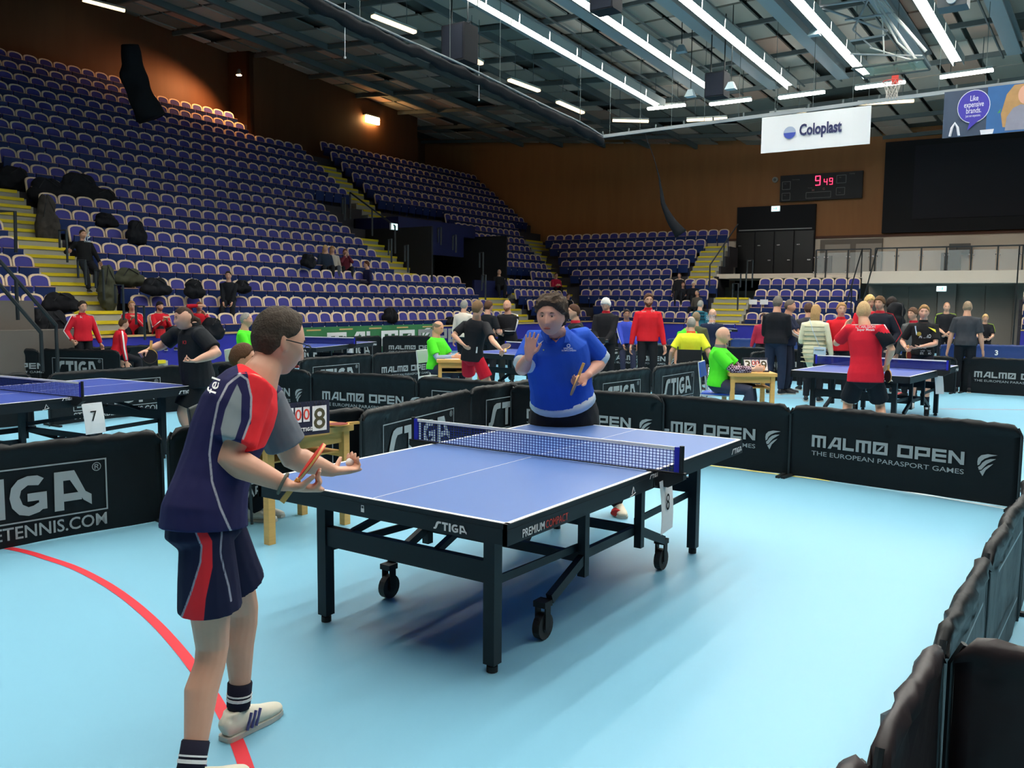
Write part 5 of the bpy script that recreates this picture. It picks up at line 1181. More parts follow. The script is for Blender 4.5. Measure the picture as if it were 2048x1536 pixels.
bm = BM(); pts = [onshirt(j2, x, y, .016) for x, y in ((1096, 668), (1103, 666), (1112, 665), (1121, 666), (1126, 668), (1120, 675), (1114, 682), (1112, 685), (1106, 680), (1100, 674))]; flatpoly(bm, pts); obj('neck_opening', bm, skinm(206, 148, 128), j2['body'])
for sd in 'RL':     # white undershirt sleeves
    s_, e_ = j2['s'+sd], j2['e'+sd]; bm = BM(); tube(bm, [lerp(s_, e_, .55), lerp(s_, e_, .97 if sd == 'L' else .9)], [.068*k*1.2, .066*k*1.2], 18); obj('undershirt_sleeve', bm, clo(222, 232, 240), j2['root'], True)
bm = BM(); p0 = j2['pel']; tube(bm, [p0+Ff*.028+up*.172, p0+Ff*.03+up*.24], [(.246, .208), (.224, .190)], 28, Ll); obj('undershirt_hem', bm, clo(222, 232, 240), j2['root'], True)
BLUEM = clo(40, 82, 186)
def prt(jj, s, px0, py, px1, size, m, nm='print', bold=.01, extra=.014, py1=None):
    a = onshirt(jj, px0, py, extra); b = onshirt(jj, px1, py if py1 is None else py1, extra); u = (b-a); nn = (CAM-a).normalized(); up_ = (nn.cross(u.normalized())).normalized()
    return text(nm, s, a, u, up_, size, m, jj['shirt'], bold, w_=u.length)
a = onshirt(j2, 1076, 690); b = onshirt(j2, 1089, 686); u = (b-a); n_ = (CAM-a).normalized(); up_ = n_.cross(u.normalized()); w_ = u.length
bm = BM(); flatpoly(bm, [a+u*x+up_*(y*w_) for x, y in ((0, .12), (.05, .35), (.16, .55), (.12, .28), (.2, .2), (1, .42), (.3, -.02), (.12, -.05))]); obj('swoosh_mark', bm, WHP, j2['shirt'])
prt(j2, 'SPECIAL', 1127, 698.5, 1146, .016, WHP); prt(j2, 'OLYMPICS SWEDEN', 1123, 702.5, 1152, .014, WHP)
c = onshirt(j2, 1137, 691.5); bm = BM()
for a_ in range(10): t = a_*PI/5; sph(bm, c+u.normalized()*.012*math.cos(t)+up_*.012*math.sin(t), .0032, 6, 4)
obj('crest', bm, WHP, j2['shirt'])
c = onshirt(j2, 1087, 700); bm = BM(); sph(bm, c, .005, 8, 6); obj('pin_badge', bm, mat('pin_gold', rgb(190, 200, 120), .4), j2['shirt'])
bat('racket seen edge on in the left hand of the blue shirted player', P_(1150, 770, 6.02), P_(1164, 735, 6.02)-P_(1144, 785, 6.02), (P_(1164, 735, 6.02)-P_(1144, 785, 6.02)).cross(vw).normalized()+vw*.15, (150, 120, 110), (90, 80, 80))
# white and red shoe detail
bm = BM(); q = j2['aL']; f = dirv(yb-8); tube(bm, [V((q.x, q.y, .035))+f*.08, V((q.x, q.y, .035))+f*.15], [(.048, .03), (.050, .026)], 14, V((-f.y, f.x, 0))); obj('shoe_patch', bm, mat('shoe_red', rgb(196, 40, 40), .6), j2['root'])
# ------------------------------------------------------------------ the woman in black at table 7
J = dict(pel=P_(398, 757, 9.75), neck=P_(386, 650, 9.7), head=P_(372, 637, 9.65), sR=P_(353, 668, 9.95), sL=P_(402, 671, 9.5), eR=P_(325, 690, 10.0), wR=P_(299, 699, 9.95), eL=P_(434, 706, 9.35), wL=P_(392, 721, 9.25))
d_ = -ZV.cross(V((CAM.x-J['pel'].x, CAM.y-J['pel'].y, 0)).normalized())
J['head'] = P_(368, 637, 9.65); J['HF'] = d_*.95+(CAM-J['head']).normalized()*.3-ZV*.1; J['HU'] = ZV; J['dL'] = d_; J['pL'] = V((0, 0, 1)); J['pR'] = -ZV
j3 = person('woman with a ponytail in black shirt and shorts beyond table 7, racket arm out', (J['pel'].x, J['pel'].y), 1.62, yaw=math.degrees(math.atan2(d_.y, d_.x)), lod=2, top=(30, 33, 38), sleeve='short', bottom=(26, 28, 32), blen='shorts', shoes=(225, 225, 225), g=1.45, tw=.98,
            hair=('pony', (52, 36, 30), .010), skin=(214, 165, 142), J=J, hr='grip', hl='fist', collar=(30, 33, 38), fk=1.05)
bat('black racket held out by the woman in black', P_(300, 712, 9.9), V((.2, .1, 1)), (CAM-J['pel']), (30, 30, 34))
prt(j3, 'K3', 365, 688, 372, .05, mat('red_print2', rgb(200, 40, 50), .7))
# ------------------------------------------------------------------ the player in red at the right hand table
J = dict(pel=P_(1731, 752, 11.1), neck=P_(1729, 650, 11.15), head=P_(1727, 623, 11.2), sR=P_(1762, 660, 11.0), sL=P_(1699, 660, 11.2), eR=P_(1783, 699, 10.95), wR=P_(1773, 728, 11.1), eL=P_(1673, 686, 11.35), wL=P_(1690, 655, 11.6))
j4 = person('player in red shirt and black shorts seen from behind at the right hand table', (J['pel'].x, J['pel'].y), 1.76, yaw=14, lod=2, top=(206, 34, 52), sleeve='short', bottom=(28, 28, 34), blen='shorts', shoes=(225, 225, 225), g=1.12,
            hair=('short', (205, 170, 125), .007), skin=(218, 165, 138), J=J, hr='grip', hl='relax', feet=((0, -.22), (0, .2)))
s_, e_ = j4['sR'], j4['eR']; bm = BM(); tube(bm, [s_-ZV*.02, lerp(s_, e_, .4), lerp(s_, e_, .80)], [.074, .077, .079], 16); obj('black_sleeve', bm, clo(28, 28, 34), j4['shirt'], True)
prt(j4, 'L. CARLSSON', 1711, 656, 1750, .045, WHP, bold=.02); prt(j4, 'Super Metals', 1714, 661.5, 1749, .04, WHP, bold=.02)
for sd in 'RL': stripe(j4, sd, WC, off=.070, to='e', w_=.010)
bat('dark racket hanging in the right hand of the player in red', P_(1776, 752, 11.1), V((0, 0, 1)), V((.6, -.7, 0)), (60, 40, 45))

a = onshirt(j1, 430, 790, .01, 3.1); b = onshirt(j1, 445, 752, .01, 3.1); u = b-a; nn = (CAM-a).normalized(); text('shirt_lettering', 'fel', a, u, nn.cross(u.normalized()), .045, WHP, j1['shirt'], .006, w_=u.length*.8)
# ------------------------------------------------------------------ everyone else
def view_az(px): d = ray(px, 600); return math.degrees(math.atan2(d.y, d.x))
def who(label, px, ytop, D, delta, z0=0., sitting=False, **kw):
    q = at(px, ytop, D); ztop = q.z; yaw = view_az(px)+180+delta
    if sitting: H = kw.pop('H', 1.72); seat = max(.25, ztop-z0-.11-.454*H); return person(label, (q.x, q.y), H, yaw, z0, sit=seat, **kw)
    H = kw.pop('H', None) or (ztop-z0)/1.0
    return person(label, (q.x, q.y), H, yaw, z0, **kw)
BLONDE = (196, 160, 104); BROWN = (84, 58, 40); DARK = (40, 32, 30); GREY_ = (140, 136, 130); WHITEH = (222, 220, 214)
RED = (196, 32, 48); BK_ = (28, 30, 36); GRE = (82, 220, 48)
# players and umpires in the middle distance
J = dict(pel=at(944, 712, 12.9), neck=at(953, 638, 12.75), head=at(955, 617, 12.7), sR=at(972, 652, 12.7), sL=at(930, 650, 12.9), eR=at(985, 682, 12.3), wR=at(1001, 698, 12.0), eL=at(907, 671, 12.8), wL=at(925, 688, 12.6))
j = person('player in black shirt and red shorts seen from behind at the middle table', (J['pel'].x, J['pel'].y), 1.72, yaw=view_az(950)-35, lod=2, top=(32, 33, 38), sleeve='short', bottom=(186, 26, 46), blen='shorts', shoes=(220, 220, 220), hair=('short', (120, 92, 66), .008), J=J, hr='grip', feet=((-.1, -.35), (.15, .3)), feetyaw={'R': 0, 'L': 30})
bm = BM(); a = onshirt(j, 954, 694, .01); b = onshirt(j, 953, 706, .01); bar(bm, a, b, .022, .006); obj('white_piping', bm, WHP, j['shirt'])
bat('black racket of the player in red shorts', at(1011, 693, 12.0), V((-.7, -.5, -.4)), V((0, .3, 1)), (60, 60, 60))
j = who('green shirted umpire at the middle scoring desk, looking down', 872, 638, 14.0, 62, sitting=True, H=1.70, lod=2, top=GRE, sleeve='short', bottom=(50, 54, 72), hair=('fringe', (120, 108, 90), .006), skin=(214, 160, 130), head=(0, 18), ar=(.38, -.14, .78), al=(.38, .12, .78), g=1.1)
for sd in 'RL': e_, w_ = j['e'+sd], j['w'+sd]; bm = BM(); tube(bm, [lerp(j['s'+sd], e_, .75), e_, lerp(e_, w_, .9)], [.056, .050, .040], 12); obj('shirt_sleeve', bm, clo(150, 170, 200), j['root'], True)
j5 = who('bald green shirted umpire with checked sleeves at the right hand desk', 1441, 650, 12.0, 80, sitting=True, H=1.74, lod=2, top=GRE, sleeve='short', bottom=(56, 60, 78), hair=('fringe', (190, 170, 150), .003), skin=(222, 170, 145), head=(0, 10), ar=(.46, -.12, .80), al=(.46, .14, .80), g=1.2, collar=(120, 110, 120))
CHK = mat('check_cloth', rgb(120, 70, 90), .85, .15)
nt = CHK.node_tree; ck = nt.nodes.new('ShaderNodeTexChecker'); ck.inputs['Scale'].default_value = 45; ck.inputs[1].default_value = (*rgb(60, 30, 50), 1); ck.inputs[2].default_value = (*rgb(190, 160, 175), 1); tc = nt.nodes.new('ShaderNodeTexCoord'); nt.links.new(tc.outputs['Object'], ck.inputs[0]); nt.links.new(ck.outputs[0], nt.nodes['Principled BSDF'].inputs['Base Color'])
for sd in 'RL': e_, w_ = j5['e'+sd], j5['w'+sd]; bm = BM(); tube(bm, [lerp(j5['s'+sd], e_, .7), e_, lerp(e_, w_, .9)], [.062, .058, .044], 12); obj('shirt_sleeve', bm, CHK, j5['root'], True)
j = who('green shirted umpire with red sleeves behind the navy player, at the left', 488, 623, 14.4, 75, sitting=True, H=1.7, top=GRE, sleeve='short', bottom=BK_, hair=('recede', GREY_, .006), ar=(.35, -.14, .76), al=(.35, .14, .76))
for sd in 'RL': e_, w_ = j['e'+sd], j['w'+sd]; bm = BM(); tube(bm, [lerp(j['s'+sd], e_, .75), e_, lerp(e_, w_, .9)], [.056, .050, .040], 12); obj('shirt_sleeve', bm, clo(190, 40, 40), j['root'], True)
q = at(462, 700, 6.75)
ju = person('umpire in dark trousers and white shoes sitting behind the navy player', (q.x+.05, q.y-.02), 1.72, yaw=-50, sit=.46, lod=1, top=GRE, sleeve='short', bottom=BK_, shoes=(225, 225, 220), hair=('short', BROWN, .01), feet=((.08, -.06), (.12, .10)), ar=(.35, -.2, .74), al=(.35, .2, .74), feetyaw={'R': -62, 'L': -70})
# red tracksuit group at the left
def suit(j, m=WC, both=True, w_=.016):
    for sd in 'RL': stripe(j, sd, m, off=.070, w_=w_)
j = who('man with glasses in a red tracksuit jacket standing below the left aisle', 163, 600, 18.7, 25, top=RED, bottom=BK_, hair=('short', DARK, .014), collar=RED, glasses=True, hr='fist', ar=(.12, -.26, .86), al=(.05, .32, .76)); suit(j)
prt(j, 'fcm', 146, 634, 152, .05, WHP); prt(j, 'k', 160, 636, 165, .06, WHP)
j = who('boy in red sitting low with his back to the aisle, looking right', 231, 633, 18.3, 100, sitting=True, H=1.6, top=RED, bottom=BK_, hair=('short', BROWN, .008), collar=RED, lean=12); suit(j)
def onrow(px, ytop, i, label, delta, P='L', H=1.7, **kw):
    """someone sitting in a seat row of a stand"""
    Pf, n_, zf = (LP, LV, lzt) if P == 'L' else (EP, EV, ezt)
    i = min(range(0, 12), key=lambda m: abs(onpl(px, ytop, Pf(0, m*.62-.22), n_).z-zf(m)-.56-.454*H))
    q = onpl(px, ytop, Pf(0, i*.62-.22), n_); D = math.hypot(q.x-CAM.x, q.y-CAM.y)
    return who(label, px, ytop, D, delta, z0=zf(i), sitting=True, H=H, lod=kw.pop('lod', 0), **kw)
j = onrow(263, 600, 0, 'boy with glasses in red and white tracksuit on the bottom seats, hands together', 5, top=RED, bottom=BK_, hair=('short', (150, 110, 70), .010), glasses=True, ar=(.34, -.05, .72), al=(.34, .05, .72), lod=1); suit(j)
j = onrow(318, 601, 0, 'man in a black cap and red tracksuit top on the bottom seats', 25, top=RED, bottom=BK_, hair=('beanie', (36, 30, 34), .010), beard=(120, 80, 60), ar=(.28, -.05, .68), al=(.28, .05, .68), lod=1); suit(j, w_=.024)
j = onrow(398, 612, 0, 'person in red sitting behind the woman in black, hand at the mouth', 10, top=RED, bottom=BK_, hair=('short', (120, 74, 50), .010), ar=(.22, -.05, 1.02), al=(.25, .1, .8)); suit(j)
# spectators in the big stand
j = onrow(168, 456, 4, 'man in a black hooded top lounging on the end seat high by the aisle', 22, top=(24, 25, 28), bottom=BK_, hair=('short', (60, 46, 40), .004), ar=(.1, -.42, .95), al=(.32, .25, .62), lod=1, lean=-12); prt(j, 'NIKE', 168, 484, 180, .09, WHP, 'print')
onrow(457, 541, 2, 'woman in black with dark tied hair sitting in the third row', -8, top=(22, 24, 30), bottom=BK_, hair=('short', DARK, .010), ar=(.3, -.1, .62), al=(.3, .1, .62), lod=1)
onrow(650, 489, 4, 'blonde woman in a dark coat, left one of the seated group of four', 15, top=(34, 44, 62), bottom=BK_, hair=('long', BLONDE, .012))
onrow(664, 491, 4, 'blonde woman in a pale scarf, second of the seated group of four', 10, top=(170, 160, 150), bottom=(70, 74, 84), hair=('long', (176, 132, 84), .012))
onrow(690, 497, 4, 'woman in wine red with a pale scarf eating, third of the seated group', 12, top=(96, 34, 48), bottom=BK_, hair=('short', (100, 56, 40), .012), ar=(.25, -.05, .9), al=(.25, .05, .9))
onrow(735, 521, 3, 'young man in navy turning back to the women behind him', -60, top=(28, 30, 62), bottom=(40, 40, 60), hair=('short', (92, 54, 36), .014), head=(-20, -5))
onrow(998, 538, 1, 'older balding man in a black coat on the end seat by the broad steps', 18, top=(26, 26, 30), bottom=BK_, hair=('fringe', GREY_, .006), g=1.15)
onrow(1112, 545, 2, 'person in a red shirt on the last seat of the far block', 20, top=(170, 30, 60), bottom=BK_, hair=('short', BROWN, .010), ar=(.32, -.1, .62), al=(.32, .1, .62))
onrow(1136, 586, 0, 'person in black sitting low on the corner steps, turned right', 40, top=(26, 28, 34), bottom=BK_, hair=('short', BROWN, .010))
onrow(1359, 545, 2, 'man in black sitting highest of the group on the end stand', -5, P='E', top=(34, 34, 38), bottom=BK_, hair=('short', BROWN, .010))
onrow(1366, 563, 1, 'person in a dark coat with pale shirt, left of the white-haired one', 10, P='E', top=(32, 32, 38), bottom=BK_, hair=('short', (90, 60, 44), .012))
onrow(1387, 562, 1, 'white-haired person in a dark coat on the end stand', 10, P='E', top=(30, 30, 36), bottom=BK_, hair=('short', WHITEH, .014))
onrow(1395, 580, 0, 'man in a grey-brown jacket on the bottom seats of the end stand', -30, P='E', top=(88, 82, 76), bottom=BK_, hair=('recede', GREY_, .006))
# standing and sitting around the courts
who('slim grey-haired person in a cream shirt standing before the long seat rows', 927, 599, 19.4, 150, top=(226, 214, 200), bottom=BK_, hair=('short', GREY_, .012))
who('young man in a black t-shirt turned away, beside the hooded man', 975, 599, 17.2, 140, top=(26, 28, 32), sleeve='short', bottom=BK_, hair=('short', BROWN, .010), ar=(.25, -.2, 1.0), al=(.3, .1, 1.0))
j = who('bald bearded man in a black hooded jacket with white shoulders', 1016, 598, 17.4, -25, top=(28, 28, 32), bottom=(52, 56, 56), hair=('recede', (206, 150, 110), .002), beard=(150, 100, 70), ar=(.3, -.05, 1.05), al=(.3, .0, 1.08), g=1.15); suit(j, w_=.03)
j = who('man in a black jacket over red shown in profile behind the blue player', 1152, 606, 12.6, -75, top=(30, 34, 38), bottom=BK_, hair=('short', (74, 48, 36), .010), collar=(190, 40, 60), g=1.1, lod=2, al=(.3, .1, 1.05))
j = who('white-haired person in black and red looking down at a video camera', 1213, 592, 16.0, -12, top=(30, 30, 34), bottom=BK_, hair=('bowl', WHITEH, .016), collar=(170, 30, 44), head=(-5, 25), ar=(.3, -.1, 1.0), al=(.32, .06, .96), lod=1); cam_holder = j
j = who('bearded man in glasses and a red jacket standing with arms hanging', 1297, 585, 16.4, 8, top=(206, 34, 46), bottom=BK_, hair=('short', (80, 52, 40), .014), beard=(96, 60, 44), glasses=True, collar=(206, 34, 46), lod=1)
prt(j, 'hummel', 1283, 624, 1292, .035, WHP); prt(j, 'DK', 1302, 624, 1310, .06, WHP)
JW1 = who('player in a blue and white shirt sitting in a wheelchair at the back', 1253, 617, 19.6, 10, sitting=True, H=1.66, top=(54, 70, 170), bottom=(36, 40, 60), hair=('short', DARK, .010), skin=(150, 104, 84), ar=(.3, -.1, .7), al=(.3, .2, .7)); suit(JW1, w_=.014)
JW2 = who('wheelchair player in a bright yellow shirt seen from behind', 1383, 633, 15.6, 176, sitting=True, H=1.70, top=(232, 232, 60), sleeve='short', bottom=BK_, hair=('short', GREY_, .008), g=1.3, lod=1, collar=(220, 90, 50), ar=(.1, -.36, .62), al=(.1, .36, .62))
who('green shirted umpire leaning forward beside the yellow wheelchair player', 1364, 625, 17.2, 40, top=GRE, sleeve='short', bottom=BK_, hair=('fringe', (150, 110, 84), .004), sitting=True, H=1.7, lean=25)
who('man in olive green behind the yellow wheelchair player', 1392, 622, 17.6, 170, top=(82, 84, 62), bottom=BK_, sitting=True, H=1.74, hair=('short', (130, 112, 90), .008))
j = who('man in a teal striped jumper turned away at the end block', 1400, 599, 24.0, 150, top=(40, 96, 112), bottom=BK_, hair=('recede', GREY_, .004))
for zz in (-.05, .04, .13): bm = BM(); c = lerp(j['pel'], j['neck'], .6)+ZV*zz; tube(bm, [c, c+ZV*.03], [(.205, .15)]*2, 16, j['Lsh']); obj('stripe', bm, clo(20, 44, 56), j['shirt'], True)
j = who('bald man in a navy shirt with white back print sitting by the far table', 1425, 616, 18.4, 172, top=(30, 38, 62), sleeve='short', bottom=BK_, hair=('fringe', (200, 160, 140), .002), sitting=True, H=1.76, g=1.15)
prt(j, 'PARKINGS', 1412, 640, 1430, .05, WHP); prt(j, 'MALMÖ', 1415, 648, 1429, .06, WHP)
who('girl in a wine red patterned top sitting by the far table', 1528, 625, 20.5, -8, top=(160, 44, 70), bottom=BK_, hair=('long', (70, 46, 38), .010), sitting=True, H=1.5)
who('man in a black hooded top and jeans seen from behind', 1555, 590, 16.6, 165, top=(26, 28, 34), bottom=(38, 46, 66), hair=('short', (104, 98, 92), .010), g=1.15, lod=1, ar=(.25, -.1, 1.0), al=(.25, .1, 1.0))
j = who('man in a navy team shirt in profile, hands held out in front', 1577, 597, 16.9, 78, top=(34, 40, 62), sleeve='short', bottom=(32, 36, 50), hair=('short', (96, 88, 82), .010), g=1.2, lod=1, ar=(.38, -.1, 1.0), al=(.38, .08, 1.0)); suit(j, w_=.01)
j = who('blonde woman in a cream quilted coat with a small shoulder bag', 1632, 607, 15.6, 172, top=(232, 228, 196), bottom=BK_, hair=('long', (178, 142, 96), .012), shirt_len=.34, lod=1, al=(.25, .1, 1.05)); jc = j
for zz in range(9):
    bm = BM(); c = lerp(j['pel'], j['neck'], .78)-ZV*.075*zz; a_ = .180+.004*zz; tube(bm, [c-ZV*.004, c+ZV*.004], [(a_+.006, .132+.003*zz)]*2, 18, j['Lsh']); obj('quilt_seam', bm, clo(176, 170, 140), j['shirt'], True)
bm = BM(); tube(bm, [lerp(j['sL'], j['neck'], .5)-j['Fs']*.07+ZV*.06, j['pel']-j['Fs']*.17+ZV*.28, j['pel']-j['Fs']*.18-j['Lsh']*.12+ZV*.02], .006, 5); bx = V(j['pel']-j['Fs']*.205-j['Lsh']*.12-ZV*.05)
box(bm, bx, (.05, .19, .17), rz=math.atan2(j['Fs'].y, j['Fs'].x)); bmesh.ops.bevel(bm, geom=bm.edges[:], offset=.012, segments=1); tag(obj('shoulder_bag', bm, mat('bag_paleblue', rgb(186, 206, 222), .5)), 'small pale blue shoulder bag on the back of the cream coat', 'bag')
bm = BM(); box(bm, bx-j['Fs']*.03+ZV*.04, (.012, .15, .012), rz=math.atan2(j['Fs'].y, j['Fs'].x)); obj('zip', bm, CHR, bpy.data.objects['shoulder_bag'])
who('dark-haired person half hidden behind the woman in the cream coat', 1618, 604, 17.6, 190, top=(60, 60, 66), bottom=BK_, hair=('short', (84, 60, 50), .012))
j = who('boy in a red team jacket, hand on hip, right of the cream coat', 1683, 603, 15.8, 10, top=(206, 34, 46), bottom=BK_, hair=('short', (168, 128, 82), .012), collar=(206, 34, 46), lod=1, ar=(.05, -.22, .92), eR=(-.3, -1, 0), al=(.3, .1, 1.2)); prt(j, 'hummel', 1667, 635, 1675, .03, WHP)
who('fair-haired young man in red standing behind the boys at the right', 1738, 587, 17.4, 15, top=(200, 36, 50), bottom=BK_, hair=('bowl', (214, 180, 120), .016), head=(10, 12))
j = who('dark blond young man in a black jacket with red piping', 1762, 590, 16.8, -22, top=(34, 36, 46), bottom=(34, 36, 48), hair=('bowl', (96, 70, 48), .014), collar=(180, 40, 54), al=(.1, .26, .95))
for sd in 'RL': stripe(j, sd, clo(180, 40, 54), off=.070, w_=.006)
who('person in black with a backpack turned away at the right', 1782, 592, 17.9, 150, top=(30, 30, 32), bottom=BK_, hair=('short', DARK, .016), g=1.1)
j6 = who('boy in a black sponsor shirt waiting behind the right hand table', 1849, 608, 15.4, 0, top=(32, 32, 34), sleeve='short', bottom=(30, 30, 40), blen='shorts', shoes=(225, 225, 225), hair=('short', (152, 116, 76), .016), lod=2, ar=(.15, -.24, .98), al=(.22, -.03, 1.0), eL=(-.2, 1, -.3), collar=(32, 32, 34), hr='grip', skin=(218, 164, 140))
prt(j6, 'ANDRO', 1838, 676, 1862, .085, SILV2); prt(j6, 'K9de', 1839, 697, 1852, .09, WHP); prt(j6, 'arkitekter', 1841, 703, 1862, .04, SILV2); prt(j6, 'BTK MALMÖ', 1840, 709, 1862, .05, SILV2)
a = onshirt(j6, 1856, 654, .012); b = onshirt(j6, 1872, 665, .012); c = onshirt(j6, 1871, 659, .012); bm = BM(); flatpoly(bm, [a, b, c]); obj('yellow_flash', bm, mat('yellow_print', rgb(216, 206, 60), .7), j6['shirt'])
bm = BM(); a = onshirt(j6, 1838, 668, .012); sph(bm, a, .035, 10, 6); 
for v_ in bm.verts: v_.co = a+(v_.co-a)-(CAM-a).normalized()*((v_.co-a).dot((CAM-a).normalized()))*.85
obj('crest', bm, mat('crest_yellow', rgb(150, 130, 50), .7), j6['shirt'])
a = onshirt(j6, 1831, 652, .012); b = onshirt(j6, 1834, 670, .012); bm = BM(); bar(bm, a, b, .03, .006); obj('white_piping', bm, mat('piping_blue', rgb(180, 200, 220), .7), j6['shirt'])
bat('racket held low by the boy in the sponsor shirt', j6['wR']+V((0, -.05, -.12)), V((0, .1, 1)), V((-.3, -1, 0)), (120, 40, 36))
who('child in a grey puffer jacket with a red collar behind the sponsor shirt boy', 1829, 613, 17.0, -40, top=(86, 88, 90), bottom=BK_, hair=('bowl', (92, 66, 50), .012), collar=(190, 40, 60), g=1.15)
j = who('man in a black and neon shirt with clasped hands beside the grey pillar', 1894, 603, 24.5, 5, top=(30, 30, 34), sleeve='short', bottom=BK_, hair=('recede', (180, 130, 100), .003), ar=(.2, -.03, .95), al=(.2, .03, .95))
for sd in 'RL': stripe(j, sd, clo(190, 226, 60), off=.072, to='e', w_=.028)
who('man in a dark grey t-shirt seen from behind, arms hanging', 1936, 600, 18.6, 180, top=(58, 60, 66), sleeve='short', bottom=BK_, hair=('short', (150, 128, 106), .005), g=1.12, lod=1)
j = who('fair boy in a black and neon shirt sitting behind the far table', 1971, 627, 25.0, 8, sitting=True, H=1.5, top=(30, 30, 34), sleeve='short', bottom=BK_, hair=('bowl', (200, 160, 110), .012), ar=(.3, -.1, .85), al=(.3, .1, .85))
for sd in 'RL': stripe(j, sd, clo(190, 226, 60), off=.072, to='e', w_=.028)
# ================================================================== FURNITURE AND KIT
def desk(c, yaw, label, L_=1.0, W_=.6, H_=.75, leg=.055, pmode=None):
    root = empty('scoring_desk', (c[0], c[1], 0), yaw, label, 'desk', 'umpires\' scoring desks')
    bm = BM(); box(bm, (0, 0, H_-.0225), (L_, W_, .045)); bmesh.ops.bevel(bm, geom=bm.edges[:], offset=.004, segments=1); obj('desk_top', bm, WOODY, root)
    for sx in (-1, 1):
        for sy in (-1, 1): bm = BM(); box(bm, (sx*(L_/2-.05), sy*(W_/2-.05), (H_-.047)/2), (leg, leg, H_-.047)); obj('leg', bm, WOODY, root)
    bm = BM(); box(bm, (0, W_/2-.05, H_-.09), (L_-.16, .02, .08)); box(bm, (0, -W_/2+.05, H_-.09), (L_-.16, .02, .08)); box(bm, (L_/2-.05, 0, H_-.09), (.02, W_-.16, .08)); box(bm, (-L_/2+.05, 0, H_-.09), (.02, W_-.16, .08)); obj('apron', bm, WOODY, root)
    bm = BM(); box(bm, (L_/2-.05, 0, H_-.22), (.02, W_-.15, .045)); box(bm, (-L_/2+.05, 0, H_-.22), (.02, W_-.15, .045)); obj('side_rail', bm, WOODY, root)
    bm = BM(); box(bm, (0, 0, H_-.2), (L_-.14, W_-.16, .012)); obj('shelf', bm, WOODY, root)
    return root
def flip(c, n, u, label, digits=('4', '0', '0', '8'), w_=.30, h=.2):
    """score flip board: n = horizontal direction its front faces, u = left to right"""
    c = V(c); n = V(n).normalized(); u = V(u).normalized(); root = wempty('score_flip_board', c, label, 'scoreboard', 'score flip boards')
    t = .34; fn = (n*math.cos(t)+ZV*math.sin(t)).normalized(); up = (ZV*math.cos(t)-n*math.sin(t)).normalized(); dp = h*math.sin(t)
    bm = BM(); P = []
    for x in (-w_/2, w_/2): P.append([c+u*x+n*dp, c+u*x-n*dp, c+u*x+up*h+n*dp])
    P = [[bm.verts.new(q) for q in a] for a in P]; bm.faces.new(P[0]); bm.faces.new(P[1][::-1])
    for i in range(3): bm.faces.new((P[0][i], P[1][i], P[1][(i+1) % 3], P[0][(i+1) % 3]))
    bmesh.ops.recalc_face_normals(bm, faces=bm.faces[:]); bd = obj('stand', bm, mat('board_navy', rgb(24, 30, 56), .5, .3), root)
    f0 = c+n*dp+fn*.003
    for (x, ww, y0, y1, d, m, sz) in ((-.31, .27, .10, .84, digits[0], mat('digit_black', rgb(70, 66, 40), .7), .17), (-.085, .12, .40, .84, digits[1], mat('digit_red', rgb(205, 60, 50), .7), .09), (.065, .12, .40, .84, digits[2], MATS.get('digit_red'), .09), (.31, .27, .10, .84, digits[3], MATS.get('digit_black'), .17)):
        bm = BM(); q = f0+u*(x*w_)+up*((y0+y1)/2*h); R = M4((u, fn, up)).transposed(); box(bm, q, (ww*w_, .004, (y1-y0)*h), rot=R); s_ = obj('score_sheet', bm, PAPER, root)
        s2 = sz*h/.2; tx = text('digit', d, q+fn*.004-up*(s2*.36*.98), u, up, s2, m or MATS['digit_red'], s_, .012, 'CENTER')
    bm = BM()
    for x in (-.42, -.36, -.3, -.24, -.1, -.05, .06, .11, .22, .28, .34, .40): q = f0+u*(x*w_)+up*(h*.9); tube(bm, [q+up*.014*math.cos(a*PI/4)+fn*.014*math.sin(a*PI/4) for a in range(8)], .0022, 5, closed=True)
    obj('ring_binding', bm, BLKP, root)
    bm = BM(); word(bm, 'STIGA', SG, f0+u*(-.08*w_)+up*(.12*h)+fn*.003, u, up, .022*h/.2, wsc=.85, off=fn); obj('lettering', bm, WHP, bd)
    return root
def chair(c, yaw, label, seatc=(46, 84, 190), frame=None):
    root = empty('stacking_chair', (c[0], c[1], 0), yaw, label, 'chair', 'umpires\' chairs'); fm = frame or mat('chair_white', rgb(205, 208, 208), .4, .4)
    bm = BM(); box(bm, (0, 0, .44), (.40, .40, .018)); bmesh.ops.bevel(bm, geom=bm.edges[:], offset=.006, segments=1); obj('seat', bm, mat('seat_%d' % seatc[0], rgb(*seatc), .5), root)
    bm = BM(); box(bm, (-.215, 0, .76), (.016, .40, .2), rot=M4.Rotation(-.15, 3, 'Y')); bmesh.ops.bevel(bm, geom=bm.edges[:], offset=.006, segments=1); obj('backrest', bm, MATS['seat_%d' % seatc[0]], root)
    for s in (-1, 1):
        bm = BM(); tube(bm, [(.2, s*.19, .0), (.19, s*.19, .42), (-.19, s*.19, .425)], .011, 8); obj('leg', bm, fm, root)
        bm = BM(); tube(bm, [(-.24, s*.19, .0), (-.19, s*.19, .44), (-.235, s*.19, .86)], .011, 8); obj('leg', bm, fm, root)
    bm = BM(); tube(bm, [(-.235, -.19, .86), (-.235, .19, .86)], .011, 8); obj('back_frame', bm, fm, root)
    return root
